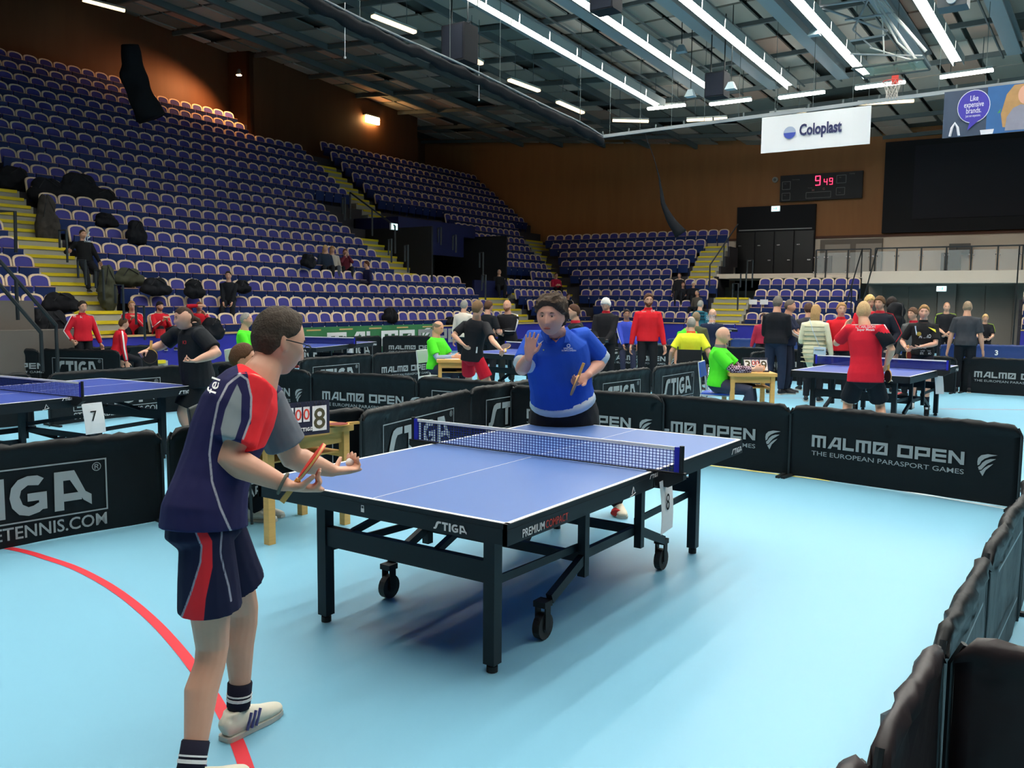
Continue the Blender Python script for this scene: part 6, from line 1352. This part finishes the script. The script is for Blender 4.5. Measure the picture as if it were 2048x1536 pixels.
# near desk (behind the navy player)
dk = gz(692, 858, .75); l1 = gz(540, 1088); l2 = gz(690, 1048); uD = (l2-l1).normalized(); yD = math.atan2(uD.y, uD.x); vD = V((-uD.y, uD.x, 0)); cD = (l1+l2)/2+vD*.24
LD = (l2-l1).length+.1
desk((cD.x, cD.y), yD, 'light wooden scoring desk right behind the player in navy', max(.7, LD), .58)
bc = gz(607, 868, .752); flip(V((bc.x, bc.y, .751)), (CAM-bc)*V((1, 1, 0)) if False else V((CAM.x-bc.x, CAM.y-bc.y, 0))+uD*-.3, uD*.9+V((.0, -.12, 0)), 'score flip board reading 4, 0, 0, 8 on the near wooden desk', w_=.42, h=.235)
q = gz(683, 853, .752); root = tag(bat('racket lying on the near wooden desk', V((q.x, q.y+.03, .765)), (1, -.3, 0), (0, 0, 1), (120, 60, 50)), None)
chair((J_u := V((at(462, 700, 6.8).x-.02, at(462, 700, 6.8).y+.03, 0))).xy, math.radians(-50), 'dark chair of the umpire hidden behind the navy player', (40, 42, 48), mat('chair_dark', rgb(70, 74, 78), .4))
# right hand desk
c5 = gz(1472, 731, .75); az5 = math.radians(view_az(1441)-100)
pA, pB, pC = gz(1447, 728, .75), gz(1502, 734, .75), gz(1541, 728, .75)
f5 = dirv(view_az(1441)-100); l5 = ZV.cross(f5); d5 = at(1497, 730, 12.1)
desk((d5.x, d5.y), math.atan2(f5.y, f5.x)+.35, 'light wooden scoring desk of the bald umpire at the right', .62, .66)
flip(V((d5.x, d5.y, .751))+f5*.08, V((CAM.x-d5.x, CAM.y-d5.y, 0)).normalized()+f5*.5, V((.5, -.85, 0)), 'score flip board standing on the right hand desk', ('3', '0', '0', '9'), .34, .2)
q = at(1438, 700, 12.15); chair((q.x, q.y), math.radians(view_az(1441)+180+80), 'white framed chair with blue seat under the bald umpire')
bm = BM(); q = at(1488, 712, 12.25); sph(bm, V((q.x, q.y, .80)), .05, 10, 8); sph(bm, V((q.x+.06, q.y, .79)), .04, 10, 8); tag(obj('red_cloth', bm, mat('red_cloth', rgb(170, 30, 40), .8)), 'crumpled red cloth beside the score board on the right hand desk', 'cloth')
# middle desk
d6 = at(920, 712, 13.8); f6 = dirv(view_az(872)-100)
desk((d6.x, d6.y), math.atan2(f6.y, f6.x)+.2, 'light wooden scoring desk left of the player in red shorts', .75, .6)
q = at(870, 700, 14.05); chair((q.x, q.y), math.radians(view_az(872)+180+62), 'white framed chair under the green umpire at the middle desk', (190, 195, 200))
bm = BM(); box(bm, (d6.x-.1, d6.y+.05, .756), (.3, .21, .006), rz=.4); tag(obj('paper_sheet', bm, PAPER), 'white score sheet lying on the middle desk', 'paper')
q = at(486, 700, 14.5); chair((q.x, q.y), math.radians(view_az(488)+180+75), 'white framed chair under the umpire with red sleeves', (190, 195, 200))
# wheelchairs
def wheelchair(jj, label, yaw):
    p = jj['pel']; root = empty('wheelchair', (p.x, p.y, 0), math.radians(yaw), label, 'wheelchair', 'wheelchairs')
    sh = p.z-.11
    bm = BM(); box(bm, (.02, 0, sh-.03), (.44, .42, .05)); obj('seat', bm, BLKP, root)
    bm = BM(); box(bm, (-.24, 0, sh+.17), (.03, .42, .28)); obj('backrest', bm, BLKP, root)
    for s in (-1, 1):
        bm = BM(); c = V((-.08, s*.30, .30)); tube(bm, [c+V((.29*math.cos(a*PI/14), 0, .29*math.sin(a*PI/14))) for a in range(28)], .014, 6, closed=True); wh = obj('wheel', bm, BLKP, root)
        bm = BM(); tube(bm, [c+V((.25*math.cos(a*PI/12), s*.03, .25*math.sin(a*PI/12))) for a in range(24)], .009, 5, closed=True); obj('push_rim', bm, CHR, wh)
        bm = BM()
        for a in range(12): tube(bm, [c, c+V((.28*math.cos(a*PI/6), 0, .28*math.sin(a*PI/6)))], .0025, 4)
        obj('spokes', bm, CHR, wh)
        bm = BM(); tube(bm, [(-.26, s*.2, sh+.36), (-.25, s*.2, .3), (.2, s*.2, sh-.04), (.38, s*.12, .12)], .012, 6); obj('side_frame', bm, BLK, root)
        bm = BM(); tube(bm, [(.36, s*.17-.012, .06), (.36, s*.17+.012, .06)], .06, 12); obj('caster', bm, BLKP, root)
    bm = BM(); box(bm, (.44, 0, .1), (.14, .28, .015)); obj('footrest', bm, BLK, root)
wheelchair(JW1, 'black wheelchair of the player in blue and white', view_az(1253)+190)
wheelchair(JW2, 'black wheelchair of the player in the yellow shirt', view_az(1383)+356)
# the video camera
q = cam_holder['wR']*.5+cam_holder['wL']*.5+cam_holder['F']*.1; root = wempty('video_camera', q, 'black video camera held by the white-haired person', 'camera')
bm = BM(); box(bm, q, (.2, .09, .11), rz=math.atan2(cam_holder['L'].y, cam_holder['L'].x)); bmesh.ops.bevel(bm, geom=bm.edges[:], offset=.01, segments=1); obj('camera_body', bm, BLKP, root)
bm = BM(); tube(bm, [q+cam_holder['L']*.1, q+cam_holder['L']*.16], .035, 12); obj('lens', bm, mat('lens', rgb(12, 12, 14), .15, .6), root)
# ------------------------------------------------------------------ hanging things
def vpt(px, py, X=22.): return gx(px, py, X)
cor = vpt(1206, 273)
RAILM = mat('rail_grey', rgb(150, 156, 160), .5, .4)
rA, rB = V((22, cor.y+.3, cor.z)), vpt(2048, 164); rB = rB+(rB-rA).normalized()*3
root = wempty('hanging_rail', (rA+rB)/2, 'long grey rail hung across the hall carrying the banners', 'rail')
bm = BM(); bar(bm, rA, rB, .06, .1); obj('rail_beam', bm, RAILM, root)
bm = BM()
for i in range(14): q = rA.lerp(rB, (i+.5)/14); tube(bm, [q, q+ZV*(zroof(q.x, q.y)-q.z)], .008, 4)
obj('suspension_wires', bm, PURL, root)
bm = BM()
for i in range(16): q = rA.lerp(rB, (i+.3)/16); box(bm, q+ZV*.09, (.04, .04, .14))
obj('rail_clips', bm, PURL, root)
# curtain track and the gathered black net above the stand side
cu = [onpl(px, py, V((0, 11.9, 0)), V((.045, 1, 0)).normalized()) for px, py in ((520, -70), (650, 0), (720, 36), (800, 74), (900, 118), (1000, 166), (1100, 216), (1160, 244), (1206, 272))]
root = wempty('curtain_track', cu[4], 'long sagging track with gathered black netting over the big stand side', 'curtain')
bm = BM(); tube(bm, spl(cu, 3), .03, 6); obj('track', bm, RAILM, root)
bm = BM(); pts = spl([p-ZV*.2 for p in cu], 8); rr = [(.14+.06*noise.noise(V((i*.7, 2, 3))), .10+.04*noise.noise(V((i*.9, 7, 3)))) for i in range(len(pts))]
rr[-1] = (.1, .06); tube(bm, pts, rr, 10, ZV)
for v_ in bm.verts: v_.co += V((0, 0, 1))*.09*noise.noise(v_.co*2.4)
NETB_ = mat('black_net', rgb(26, 28, 32), .95, .1, bump=.6, bs=14); obj('gathered_net', bm, NETB_, root, True)
bm = BM()
for i in (2, 4, 5, 7): tube(bm, [cu[i], cu[i]+ZV*(zroof(cu[i].x, cu[i].y)-cu[i].z)], .01, 4)
obj('suspension_wires', bm, PURL, root)
def bundle(name, pts, rad, label, cat, m=None, amp=.12, group=None, fr=5):
    bm = BM(); tube(bm, spl(pts, 5), [(lambda a: (a, a*.7))(np.interp(i/((len(pts)-1)*5), np.linspace(0, 1, len(rad)), rad)) for i in range((len(pts)-1)*5+1)], 16, ZV if abs((pts[-1]-pts[0]).normalized().z) < .7 else V((1, 0, 0)))
    for v_ in bm.verts: v_.co += V((noise.noise(v_.co*fr), noise.noise(v_.co*fr+V((9, 0, 0))), .4*noise.noise(v_.co*fr+V((0, 9, 0)))))*amp
    o = tag(obj(name, bm, m or NETB_, None, True), label, cat, group); return o
Dn = 27
bundle('hanging_net', [at(259, 92, Dn), at(266, 130, Dn), at(271, 165, Dn), at(282, 198, Dn), at(302, 236, Dn)], [.25, .31, .36, .42, .5], 'gathered black netting hanging down before the upper left seats', 'net', amp=.16, fr=2)
bundle('hanging_net', [at(1288, 262, 30), at(1312, 330, 30), at(1322, 378, 30), at(1334, 425, 30), at(1362, 468, 30)], [.015, .02, .05, .15, .3], 'thin black net hanging beside the end stand like a rope that widens', 'net', amp=.05, fr=2)
for (x0, y0, y1, D_, lb) in ((690, 5, 115, 20, 'thin white cord hanging left of the first ceiling speaker'), (958, 120, 200, 24, 'thin white cord hanging below the first ceiling speaker')):
    bm = BM(); tube(bm, [at(x0, y0, D_), at(x0, y1, D_)], .012, 4); sph(bm, at(x0, y1, D_), .03, 6, 4); tag(obj('white_rope', bm, WHT), lb, 'cord')
# banners
BANW = mat('banner_white', rgb(236, 238, 242), .6, .2)
def banner(p0, p1, y0b, y1b, label, m, X=21.93):
    a, b = gx(*p0, X), gx(*p1, X); z0 = gx(p0[0], y0b, X).z; z1 = gx(p1[0], y1b, X).z; zt = (a.z+b.z)/2; zb = (z0+z1)/2; u = V((b.x-a.x, b.y-a.y, 0)); L = u.length; u /= L; n = V((-1, 0, 0))
    root = wempty('hanging_banner', V((a.x, (a.y+b.y)/2, zb)), label, 'banner', 'banners on the hanging rail'); bm = BM(); N = 26; R = []
    for k in (0, .01):
        for z in (zb, zt): R.append([bm.verts.new(V((a.x, a.y, z))+u*(L*i/N)-n*k*1.+n*(.012*math.sin(i*.9)*(1 if z == zb else .3))) for i in range(N+1)])
    for i in range(N):
        bm.faces.new((R[0][i], R[0][i+1], R[1][i+1], R[1][i])); bm.faces.new((R[2][i+1], R[2][i], R[3][i], R[3][i+1])); bm.faces.new((R[1][i], R[1][i+1], R[3][i+1], R[3][i])); bm.faces.new((R[0][i+1], R[0][i], R[2][i], R[2][i+1]))
    bmesh.ops.recalc_face_normals(bm, faces=bm.faces[:])
    cl = obj('banner_cloth', bm, m, root); O = lambda x, z, e=.0: V((a.x, a.y, zb))+u*(L*x)+ZV*((zt-zb)*z)+n*(.03+e)
    return root, cl, O, u, L, zt-zb
root, cl, O, u, L, Hh = banner((1524, 238), (1743, 208), 309, 285, 'white hanging banner with a blue and grey globe and dark lettering', BANW)
NVY = mat('print_navy', rgb(30, 36, 84), .6)
text('lettering', 'Coloplast', O(.365, .40), u, ZV, .44, NVY, cl, .034, w_=L*.385)
bm = BM(); c = O(.275, .50); r_ = L*.057; flatpoly(bm, [c+u*r_*math.cos(a*PI/16)+ZV*r_*math.sin(a*PI/16) for a in range(33)][:17]); obj('globe_print', bm, mat('print_silver', rgb(160, 172, 196), .5), cl)
bm = BM(); flatpoly(bm, [c+u*r_*math.cos(-a*PI/16)+ZV*r_*math.sin(-a*PI/16) for a in range(17)]); obj('globe_print', bm, mat('print_blue', rgb(50, 70, 160), .5), cl)
root, cl, O, u, L, Hh = banner((1889, 186), (2130, 155), 279, 252, 'dark hanging banner with a violet speech bubble and a woman in a hooded top', mat('banner_slate', rgb(56, 70, 92), .6, var=.2, vs=1.5))
VIO = mat('print_violet', rgb(62, 52, 160), .6); PWH = mat('print_pale', rgb(225, 225, 235), .6)
def ov(cx, cz, rx, rz_, n=28): return [(cx+rx*math.cos(2*PI*i/n), cz+rz_*math.sin(2*PI*i/n)) for i in range(n)]
def pp(nm, pts, m, e=0.): bm = BM(); flatpoly(bm, [O(x, z, e) for x, z in pts]); obj(nm, bm, m, cl)
pp('sky_print', [(.38, 0), (1, 0), (1, 1), (.38, 1)], mat('print_seablue', rgb(44, 92, 146), .6, var=.2, vs=2), .002)
pp('bubble_rim', ov(.265, .62, .142, .355), PWH, .004); pp('bubble_print', ov(.265, .62, .136, .34), VIO, .006); pp('bubble_tail', [(.24, .32), (.33, .34), (.22, .12)], VIO, .0065)
for k, (s, z, wd) in enumerate((('Like', .74, .07), ('expensive', .61, .17), ('brands.', .48, .13))): text('lettering', s, O(.265-wd/2, z, .009), u, ZV, .2, PWH, cl, .01, w_=L*wd)
text('small_lettering', 'Just not expensive.', O(.20, .40, .009), u, ZV, .09, PWH, cl, .004, w_=L*.13)
pp('hair_print', [(.52, .12), (.50, .4), (.54, .8), (.6, .98), (.80, 1.0), (.84, .7), (.78, .45), (.62, .3), (.58, .1)], mat('print_hair', rgb(176, 134, 88), .7, var=.2, vs=6), .004)
pp('face_print', ov(.70, .76, .065, .2), mat('print_skin', rgb(214, 160, 136), .7), .006)
pp('hoodie_print', [(.54, .04), (.55, .32), (.6, .5), (.66, .56), (.78, .5), (.95, .55), (1, .4), (1, .02)], mat('print_hoodie', rgb(136, 134, 150), .7, var=.15, vs=4), .008)
pp('cup_print', [(.33, .1), (.45, .1), (.44, -.0), (.34, .0)], PWH, .007); 
bm = BM(); tube(bm, [O(.07, .02, .01), O(.085, .2, .01), (O(.11, .3, .01)), O(.135, .2, .01), O(.15, .02, .01)], .035, 6); obj('strap_print', bm, PWH, cl)
pp('leaf_print', [(.47, .42), (.5, .52), (.49, .44), (.53, .46)], mat('print_green', rgb(70, 150, 60), .7), .007)
# scoreboard on the end wall
(ta, za), (tb, zb_) = tE(1562, 352, 6.85), tE(1727, 342, 6.85); z_b = tE(1562, 404, 6.85)[1]; zt = (za+zb_)/2; W_ = abs(tb-ta); Hs = zt-z_b; u = -EU; n = -EV
c = EP((ta+tb)/2, 6.85, (zt+z_b)/2); root = wempty('scoreboard', c, 'large black electronic scoreboard with red digits on the wooden end wall', 'scoreboard')
bm = BM(); box(bm, c, (W_, .2, Hs), rz=math.radians(94)); cs = obj('case', bm, mat('board_black', rgb(30, 30, 34), .5, .3), root)
Q = lambda x, z: EP(ta, 6.85, zt)+u*(x*W_)-ZV*(z*Hs)+n*.115
LED = mat('red_led', (1, .1, .2), .5, emit=(1., .03, .10), es=3.5); LEDD = mat('dim_red_led', (.5, .05, .05), .5, emit=(.8, .08, .08), es=.6); GRL = mat('grey_outline', rgb(120, 120, 120), .7)
SEG = {'9': 'abcdfg', '4': 'bcfg'}
def seg7(ch, x, z, w_, h):
    bm = BM(); t = h*.085*Hs; S = {'a': ((0, 0), (1, 0)), 'b': ((1, 0), (1, .5)), 'c': ((1, .5), (1, 1)), 'd': ((0, 1), (1, 1)), 'f': ((0, 0), (0, .5)), 'g': ((0, .5), (1, .5))}
    for s in SEG[ch]: (x0, z0), (x1, z1) = S[s]; bar(bm, Q(x+x0*w_, z+z0*h), Q(x+x1*w_, z+z1*h), t, .02, up=n)
    obj('led_digit', bm, LED, cs)
seg7('9', .44, .10, .055, .34); seg7('4', .545, .22, .035, .23); seg7('9', .61, .21, .035, .23)
bm = BM()
for (x, z, ww, hh) in ((.03, .24, .1, .3), (.03, .68, .1, .27), (.695, .12, .11, .29), (.695, .58, .1, .27), (.33, .70, .3, .22)):
    for a, b in (((x, z), (x+ww, z)), ((x+ww, z), (x+ww, z+hh)), ((x+ww, z+hh), (x, z+hh)), ((x, z+hh), (x, z))): bar(bm, Q(*a), Q(*b), .025, .01, up=n)
obj('field_outline', bm, GRL, cs)
text('lettering', 'H', Q(.40, .66), u, ZV, .14, mat('pale_red', rgb(190, 130, 130), .7), cs, .01); text('lettering', 'G', Q(.53, .63), u, ZV, .14, MATS['pale_red'], cs, .01)
text('small_lettering', 'Hemmalag', Q(.15, .2), u, ZV, .08, GRL, cs, .0); text('small_lettering', 'Gästlag', Q(.84, .1), u, ZV, .08, GRL, cs, .0); text('small_lettering', 'Mål', Q(.05, .34), u, ZV, .07, GRL, cs, 0.); text('small_lettering', 'Mål', Q(.72, .22), u, ZV, .07, GRL, cs, 0.)
for x in (.05, .72): 
    for zz in (.78,): text('small_lettering', 'Utv', Q(x, zz), u, ZV, .07, GRL, cs, 0.)
text('small_lettering', 'Period', Q(.35, .55), u, ZV, .07, GRL, cs, 0.)
c = EP(tE(1551, 360, 6.9)[0], 6.9, tE(1551, 360, 6.9)[1]); bm = BM(); tube(bm, [c, c+n*.12], .13, 16); wd = tag(obj('wall_sounder', bm, mat('sounder_grey', rgb(150, 146, 138), .6)), 'small round grey sounder on the wall left of the scoreboard', 'sounder')
bm = BM(); tube(bm, [c+n*.12, c+n*.16], .06, 12); obj('grille', bm, PURL, wd)
# ceiling speakers
def speaker(px0, py0, px1, py1, X, label, z_=None):
    a, b = gx(px0, py0, X), gx(px1, py1, X); c = (a+b)/2; w_ = abs(a.y-b.y); h = abs(a.z-b.z)
    root = wempty('ceiling_speaker', c, label, 'speaker', 'hanging loudspeakers')
    bm = BM(); box(bm, c, (w_*.8, w_, h)); bmesh.ops.bevel(bm, geom=bm.edges[:], offset=.03, segments=1); obj('cabinet', bm, mat('speaker_black', rgb(30, 32, 38), .8, .2), root)
    bm = BM(); box(bm, c+V((-w_*.41, 0, 0)), (.02, w_*.88, h*.9)); obj('grille', bm, mat('speaker_grille', rgb(38, 42, 52), .9, .1), root)
    bm = BM(); [tube(bm, [c+V((0, s*w_*.35, h/2)), c+V((0, s*w_*.35, zroof(c.x, c.y)-c.z))], .02, 5) for s in (-1, 1)]; obj('bracket', bm, BLK, root)
    for k in range(2): bm = BM(); bar(bm, c+V((-.1, -w_*.55, h/2+.02)), c+V((-.1, w_*.55, h/2+.02)), .04, .04); obj('clamp', bm, BLK, root) if k == 0 else bm.free()
speaker(897, 58, 942, 124, 14.5, 'black hanging loudspeaker nearest the camera, left of the tube rows'); speaker(1416, 150, 1453, 194, 21, 'black hanging loudspeaker at the end of the second tube row'); speaker(1190, -18, 1235, 20, 14, 'dark speaker cut by the top edge of the picture')
c = gx(1907, 8, 16); root = wempty('projector', c, 'grey projector on a bracket at the top right of the picture', 'projector')
bm = BM(); box(bm, c+V((0, 0, .05)), (.45, .55, .3)); bmesh.ops.bevel(bm, geom=bm.edges[:], offset=.03, segments=1); obj('housing', bm, mat('projector_grey', rgb(84, 88, 92), .6), root); bm = BM(); tube(bm, [c+V((-.22, 0, .03)), c+V((-.3, 0, .03))], [.09, .1], 16); obj('lens', bm, mat('lens_glow', rgb(190, 200, 205), .3), root); bm = BM(); tube(bm, [c+ZV*.15, c+ZV*(zroof(c.x, c.y)-c.z)], .03, 6); obj('bracket', bm, BLK, root)
for (px, py, lb) in ((1381, 187, 'white flood lamp housing left of the far hanging loudspeaker'), (1629, 64, 'white flood lamp housing left of the basketball rig'), (1462, 172, 'small grey flood lamp right of the far hanging loudspeaker'), (1363, 98, 'small grey box hung under the second tube row')):
    c = gx(px, py, 20.5); bm = BM(); vs = []
    for (s, z) in ((.07, .11), (.15, -.1)): vs.append([bm.verts.new(c+V((x*s*.8, y*s, z))) for x, y in ((-1, -1), (1, -1), (1, 1), (-1, 1))])
    bm.faces.new(vs[0]); bm.faces.new(vs[1][::-1])
    for i in range(4): bm.faces.new((vs[0][i], vs[1][i], vs[1][(i+1) % 4], vs[0][(i+1) % 4]))
    bmesh.ops.recalc_face_normals(bm, faces=bm.faces[:]); o = tag(obj('flood_lamp', bm, mat('flood_body', rgb(150, 170, 178), .5)), lb, 'lamp'); bm = BM(); tube(bm, [c+ZV*.15, c+ZV*(zroof(c.x, c.y)-c.z)], .015, 5); obj('bracket', bm, BLK, o)
# basketball rig hung from the roof
X0 = 20.; root = wempty('basketball_hoop_rig', gx(1785, 150, X0), 'folded up basketball hoop with clear backboard and white tube frame under the roof', 'basketball hoop')
WT = mat('white_tube', rgb(214, 216, 212), .4, .4)
bm = BM(); bbp = [gx(1704, 137, X0-.4), gx(1846, 118, X0), gx(1860, 139, X0+.3), gx(1730, 156, X0-.1)]
f = [bm.verts.new(p) for p in bbp]; g_ = [bm.verts.new(p+V((0, 0, .04))) for p in bbp]; bm.faces.new(f); bm.faces.new(g_[::-1]); [bm.faces.new((f[i], g_[i], g_[(i+1) % 4], f[(i+1) % 4])) for i in range(4)]
bmesh.ops.recalc_face_normals(bm, faces=bm.faces[:]); bb = obj('backboard', bm, mat('backboard_clear', rgb(170, 190, 170), .15, .6, alpha=.35), root)
bm = BM(); [tube(bm, [bbp[i], bbp[(i+1) % 4]], .03, 6) for i in range(4)]; obj('backboard_frame', bm, mat('backboard_rim', rgb(60, 70, 72), .5), bb)
rc = gx(1785, 163, X0-.3); bm = BM(); tube(bm, [rc+V((.225*math.cos(a*PI/10), .225*math.sin(a*PI/10), 0)) for a in range(20)], .012, 6, closed=True); bar(bm, rc+V((.2, 0, 0)), rc+V((.45, 0, .12)), .1, .03); box(bm, rc+V((.3, 0, .1)), (.06, .16, .22)); obj('rim', bm, mat('rim_red', rgb(214, 70, 60), .5), root)
bm = BM()
for a in range(12):
    for s in (1, -1):
        pts = [rc+V((r_*math.cos((a+s*k*.5)*PI/6), r_*math.sin((a+s*k*.5)*PI/6), -z)) for k, (r_, z) in enumerate(((.22, 0), (.19, .1), (.16, .2), (.13, .3), (.14, .4)))]; tube(bm, pts, .007, 4)
obj('hoop_net', bm, mat('net_white', rgb(210, 200, 190), .8), root)
for (a, b, r_) in (((1745, -8), (1835, 124), .035), ((1755, -8), (1852, 103), .04), ((1748, 0), (1795, 85), .025), ((1795, 85), (1833, 118), .025), ((1770, 10), (1850, 100), .03), ((1645, 16), (1775, 62), .03), ((1738, -5), (1706, 60), .03), ((1640, 12), (1770, -6), .03), ((1690, 40), (1790, 25), .03), ((1700, 82), (1770, 70), .03), ((1835, 124), (1740, 95), .02), ((1700, 108), (1845, 112), .025), ((1706, 60), (1745, 96), .02), ((1765, 40), (1768, 108), .02)):
    bm = BM(); tube(bm, [gx(*a, X0), gx(*b, X0)], r_, 6); obj('frame_tube', bm, WT if a[0] > 1740 else RAILM, root)
bm = BM()
for (px, py) in ((1745, -8), (1640, 12)): q = gx(px, py, X0); tube(bm, [q, V((q.x, q.y, zroof(q.x, q.y)))], .03, 6)
obj('roof_hanger', bm, RAILM, root)
# ------------------------------------------------------------------ coats and bags left on the seats
CJ = clo(24, 25, 30); CG = clo(64, 66, 54); CB = clo(58, 54, 52)
def bag(px, py, row_i, w_, h, label, m=None, cat='bag', P='L', dv=-.25, nm='sports_bag', D_=None, z_=None):
    Pf, n_ = (LP, LV) if P == 'L' else (EP, EV)
    q = onpl(px, py, Pf(0, row_i*.62+dv), n_) if D_ is None else at(px, py, D_); sd = random.Random(px)
    bm = BM(); u = LU if P == 'L' else -EU
    sph_ = [(0, 0, .36), (-.25, -.08, .24), (.26, -.1, .25), (.1, .22, .22), (-.12, .2, .24)]
    for (x, z, r_) in sph_: ell(bm, q+u*x*w_+ZV*z*h, (u*r_*w_*1.25, n_*.15, ZV*r_*h*1.2), 14, 9)
    me = remesh(bm, max(.02, w_/26), 2, 'bag')
    for v_ in me.vertices: v_.co += V((noise.noise(v_.co*7), noise.noise(v_.co*7+V((5, 0, 0))), noise.noise(v_.co*7+V((0, 5, 0)))))*.035
    o = tag(link(nm, me, m or CJ), label, cat, 'coats and bags on the seats')
    bm = BM(); s_ = sd.choice((-1, 1)); tube(bm, [q+u*s_*w_*.3+ZV*h*.1-n_*.14, q+u*s_*w_*.1+ZV*h*.45-n_*.12, q-u*s_*w_*.2+ZV*h*.2-n_*.15], .014, 6); obj('strap', bm, BLKP, o)
    return o
bag(95, 385, 8, 1.0, .8, 'heap of black coats over the seats above the grey coat', nm='coat'); bag(160, 378, 8, 1.2, .9, 'big heap of black coats and bags high above the lounging man', nm='coat'); bag(205, 398, 8, 1.0, .6, 'right end of the black heap of coats on the upper seats', nm='coat'); bag(30, 362, 9, .9, .8, 'dark coat bundle at the left picture edge on the upper seats', nm='coat')
bag(95, 448, 6, .55, 1.5, 'long grey-brown coat hanging over the end seat by the aisle', CB, 'coat', nm='coat', dv=-.45); bag(212, 443, 6, .6, .45, 'black bag on a seat right above the lounging man'); bag(272, 468, 5, .55, .75, 'black jacket draped over a seat back right of the lounging man', nm='coat')
bag(215, 580, 2, .4, 1.2, 'camouflage coat hanging over the end seat by the hoop post', CG, 'coat', nm='coat', dv=-.5); bag(258, 556, 2, .75, .5, 'camouflage coat spread over the seat backs', CG, 'coat', nm='coat'); bag(312, 575, 1, .75, .5, 'black and white sports bag on the second row'); bag(388, 580, 1, .5, .55, 'black backpack on the second row, left of the seated woman'); bag(485, 575, 1, .45, .4, 'black bag with grey cloth beside the seated woman')
bag(122, 607, 1, .8, .5, 'black bag lying on the small seat block left of the aisle'); bag(108, 668, -1, .75, 1.0, 'black backpack leaning at the front wall below the small seat block', dv=-.2); bag(80, 660, -1, .45, .9, 'dark coat hanging at the plinth beside the backpack', nm='coat', dv=-.2)
bag(617, 523, 3, .5, .5, 'black bag beside the blonde women'); bag(781, 632, 0, .6, .55, 'black backpack on the bottom row above the green banner'); bag(900, 645, 0, .5, .4, 'dark bag on the bottom row behind the middle umpire'); bag(425, 660, -1, .6, .6, 'dark bag at the foot of the front wall behind the woman in black', dv=-.3)
bag(1790, 640, 0, .55, .7, 'black backpack worn by the turned away person at the right', D_=17.6)
c = onpl(612, 519, LP(0, 2.1), LV); bm = BM(); ell(bm, c, ((.14, 0, 0), (0, .14, 0), (0, 0, .09)), 14, 8); tag(obj('red_cap', bm, mat('cap_red', rgb(196, 40, 54), .7)), 'red cap lying on a seat beside the black bag', 'cap')  # flattened ellipsoid for the red cap
for (px, lb) in ((1506, 'left white sheet taped on an end block seat'), (1528, 'right white sheet taped on an end block seat')):
    q = onpl(px, 604, EP(0, .42), EV); bm = BM(); box(bm, q, (.32, .01, .2), rz=math.radians(94)); tag(obj('paper_sheet', bm, PAPER), lb, 'paper')
q = at(128, 862, 7.6); bm = BM(); q.z = 0; tube(bm, [q+ZV*.002, q+ZV*.02, q+ZV*.1, q+ZV*.14, q+ZV*.17], [.03, .034, .034, .016, .014], 14); bt = tag(obj('water_bottle', bm, mat('bottle_green', rgb(70, 180, 150), .15, .5, alpha=.7)), 'small green plastic bottle on the floor under table 7', 'bottle')
bm = BM(); tube(bm, [q+ZV*.17, q+ZV*.19], .017, 10); obj('cap', bm, mat('cap_green', rgb(20, 110, 90), .5), bt)
q = onpl(321, 676, LP(0, -.9), LV); bm = BM(); tube(bm, [q, q+ZV*.18], [.1, .11], 12); cp = tag(obj('red_cup', bm, mat('cup_red', rgb(200, 30, 40), .5)), 'red cup standing by the front wall below the capped man', 'cup'); bm = BM(); tube(bm, [q+ZV*.18, q+ZV*.2], .115, 12); obj('lid', bm, mat('lid_red', rgb(160, 20, 30), .5), cp)
bpy.data.scenes.remove(TMP)
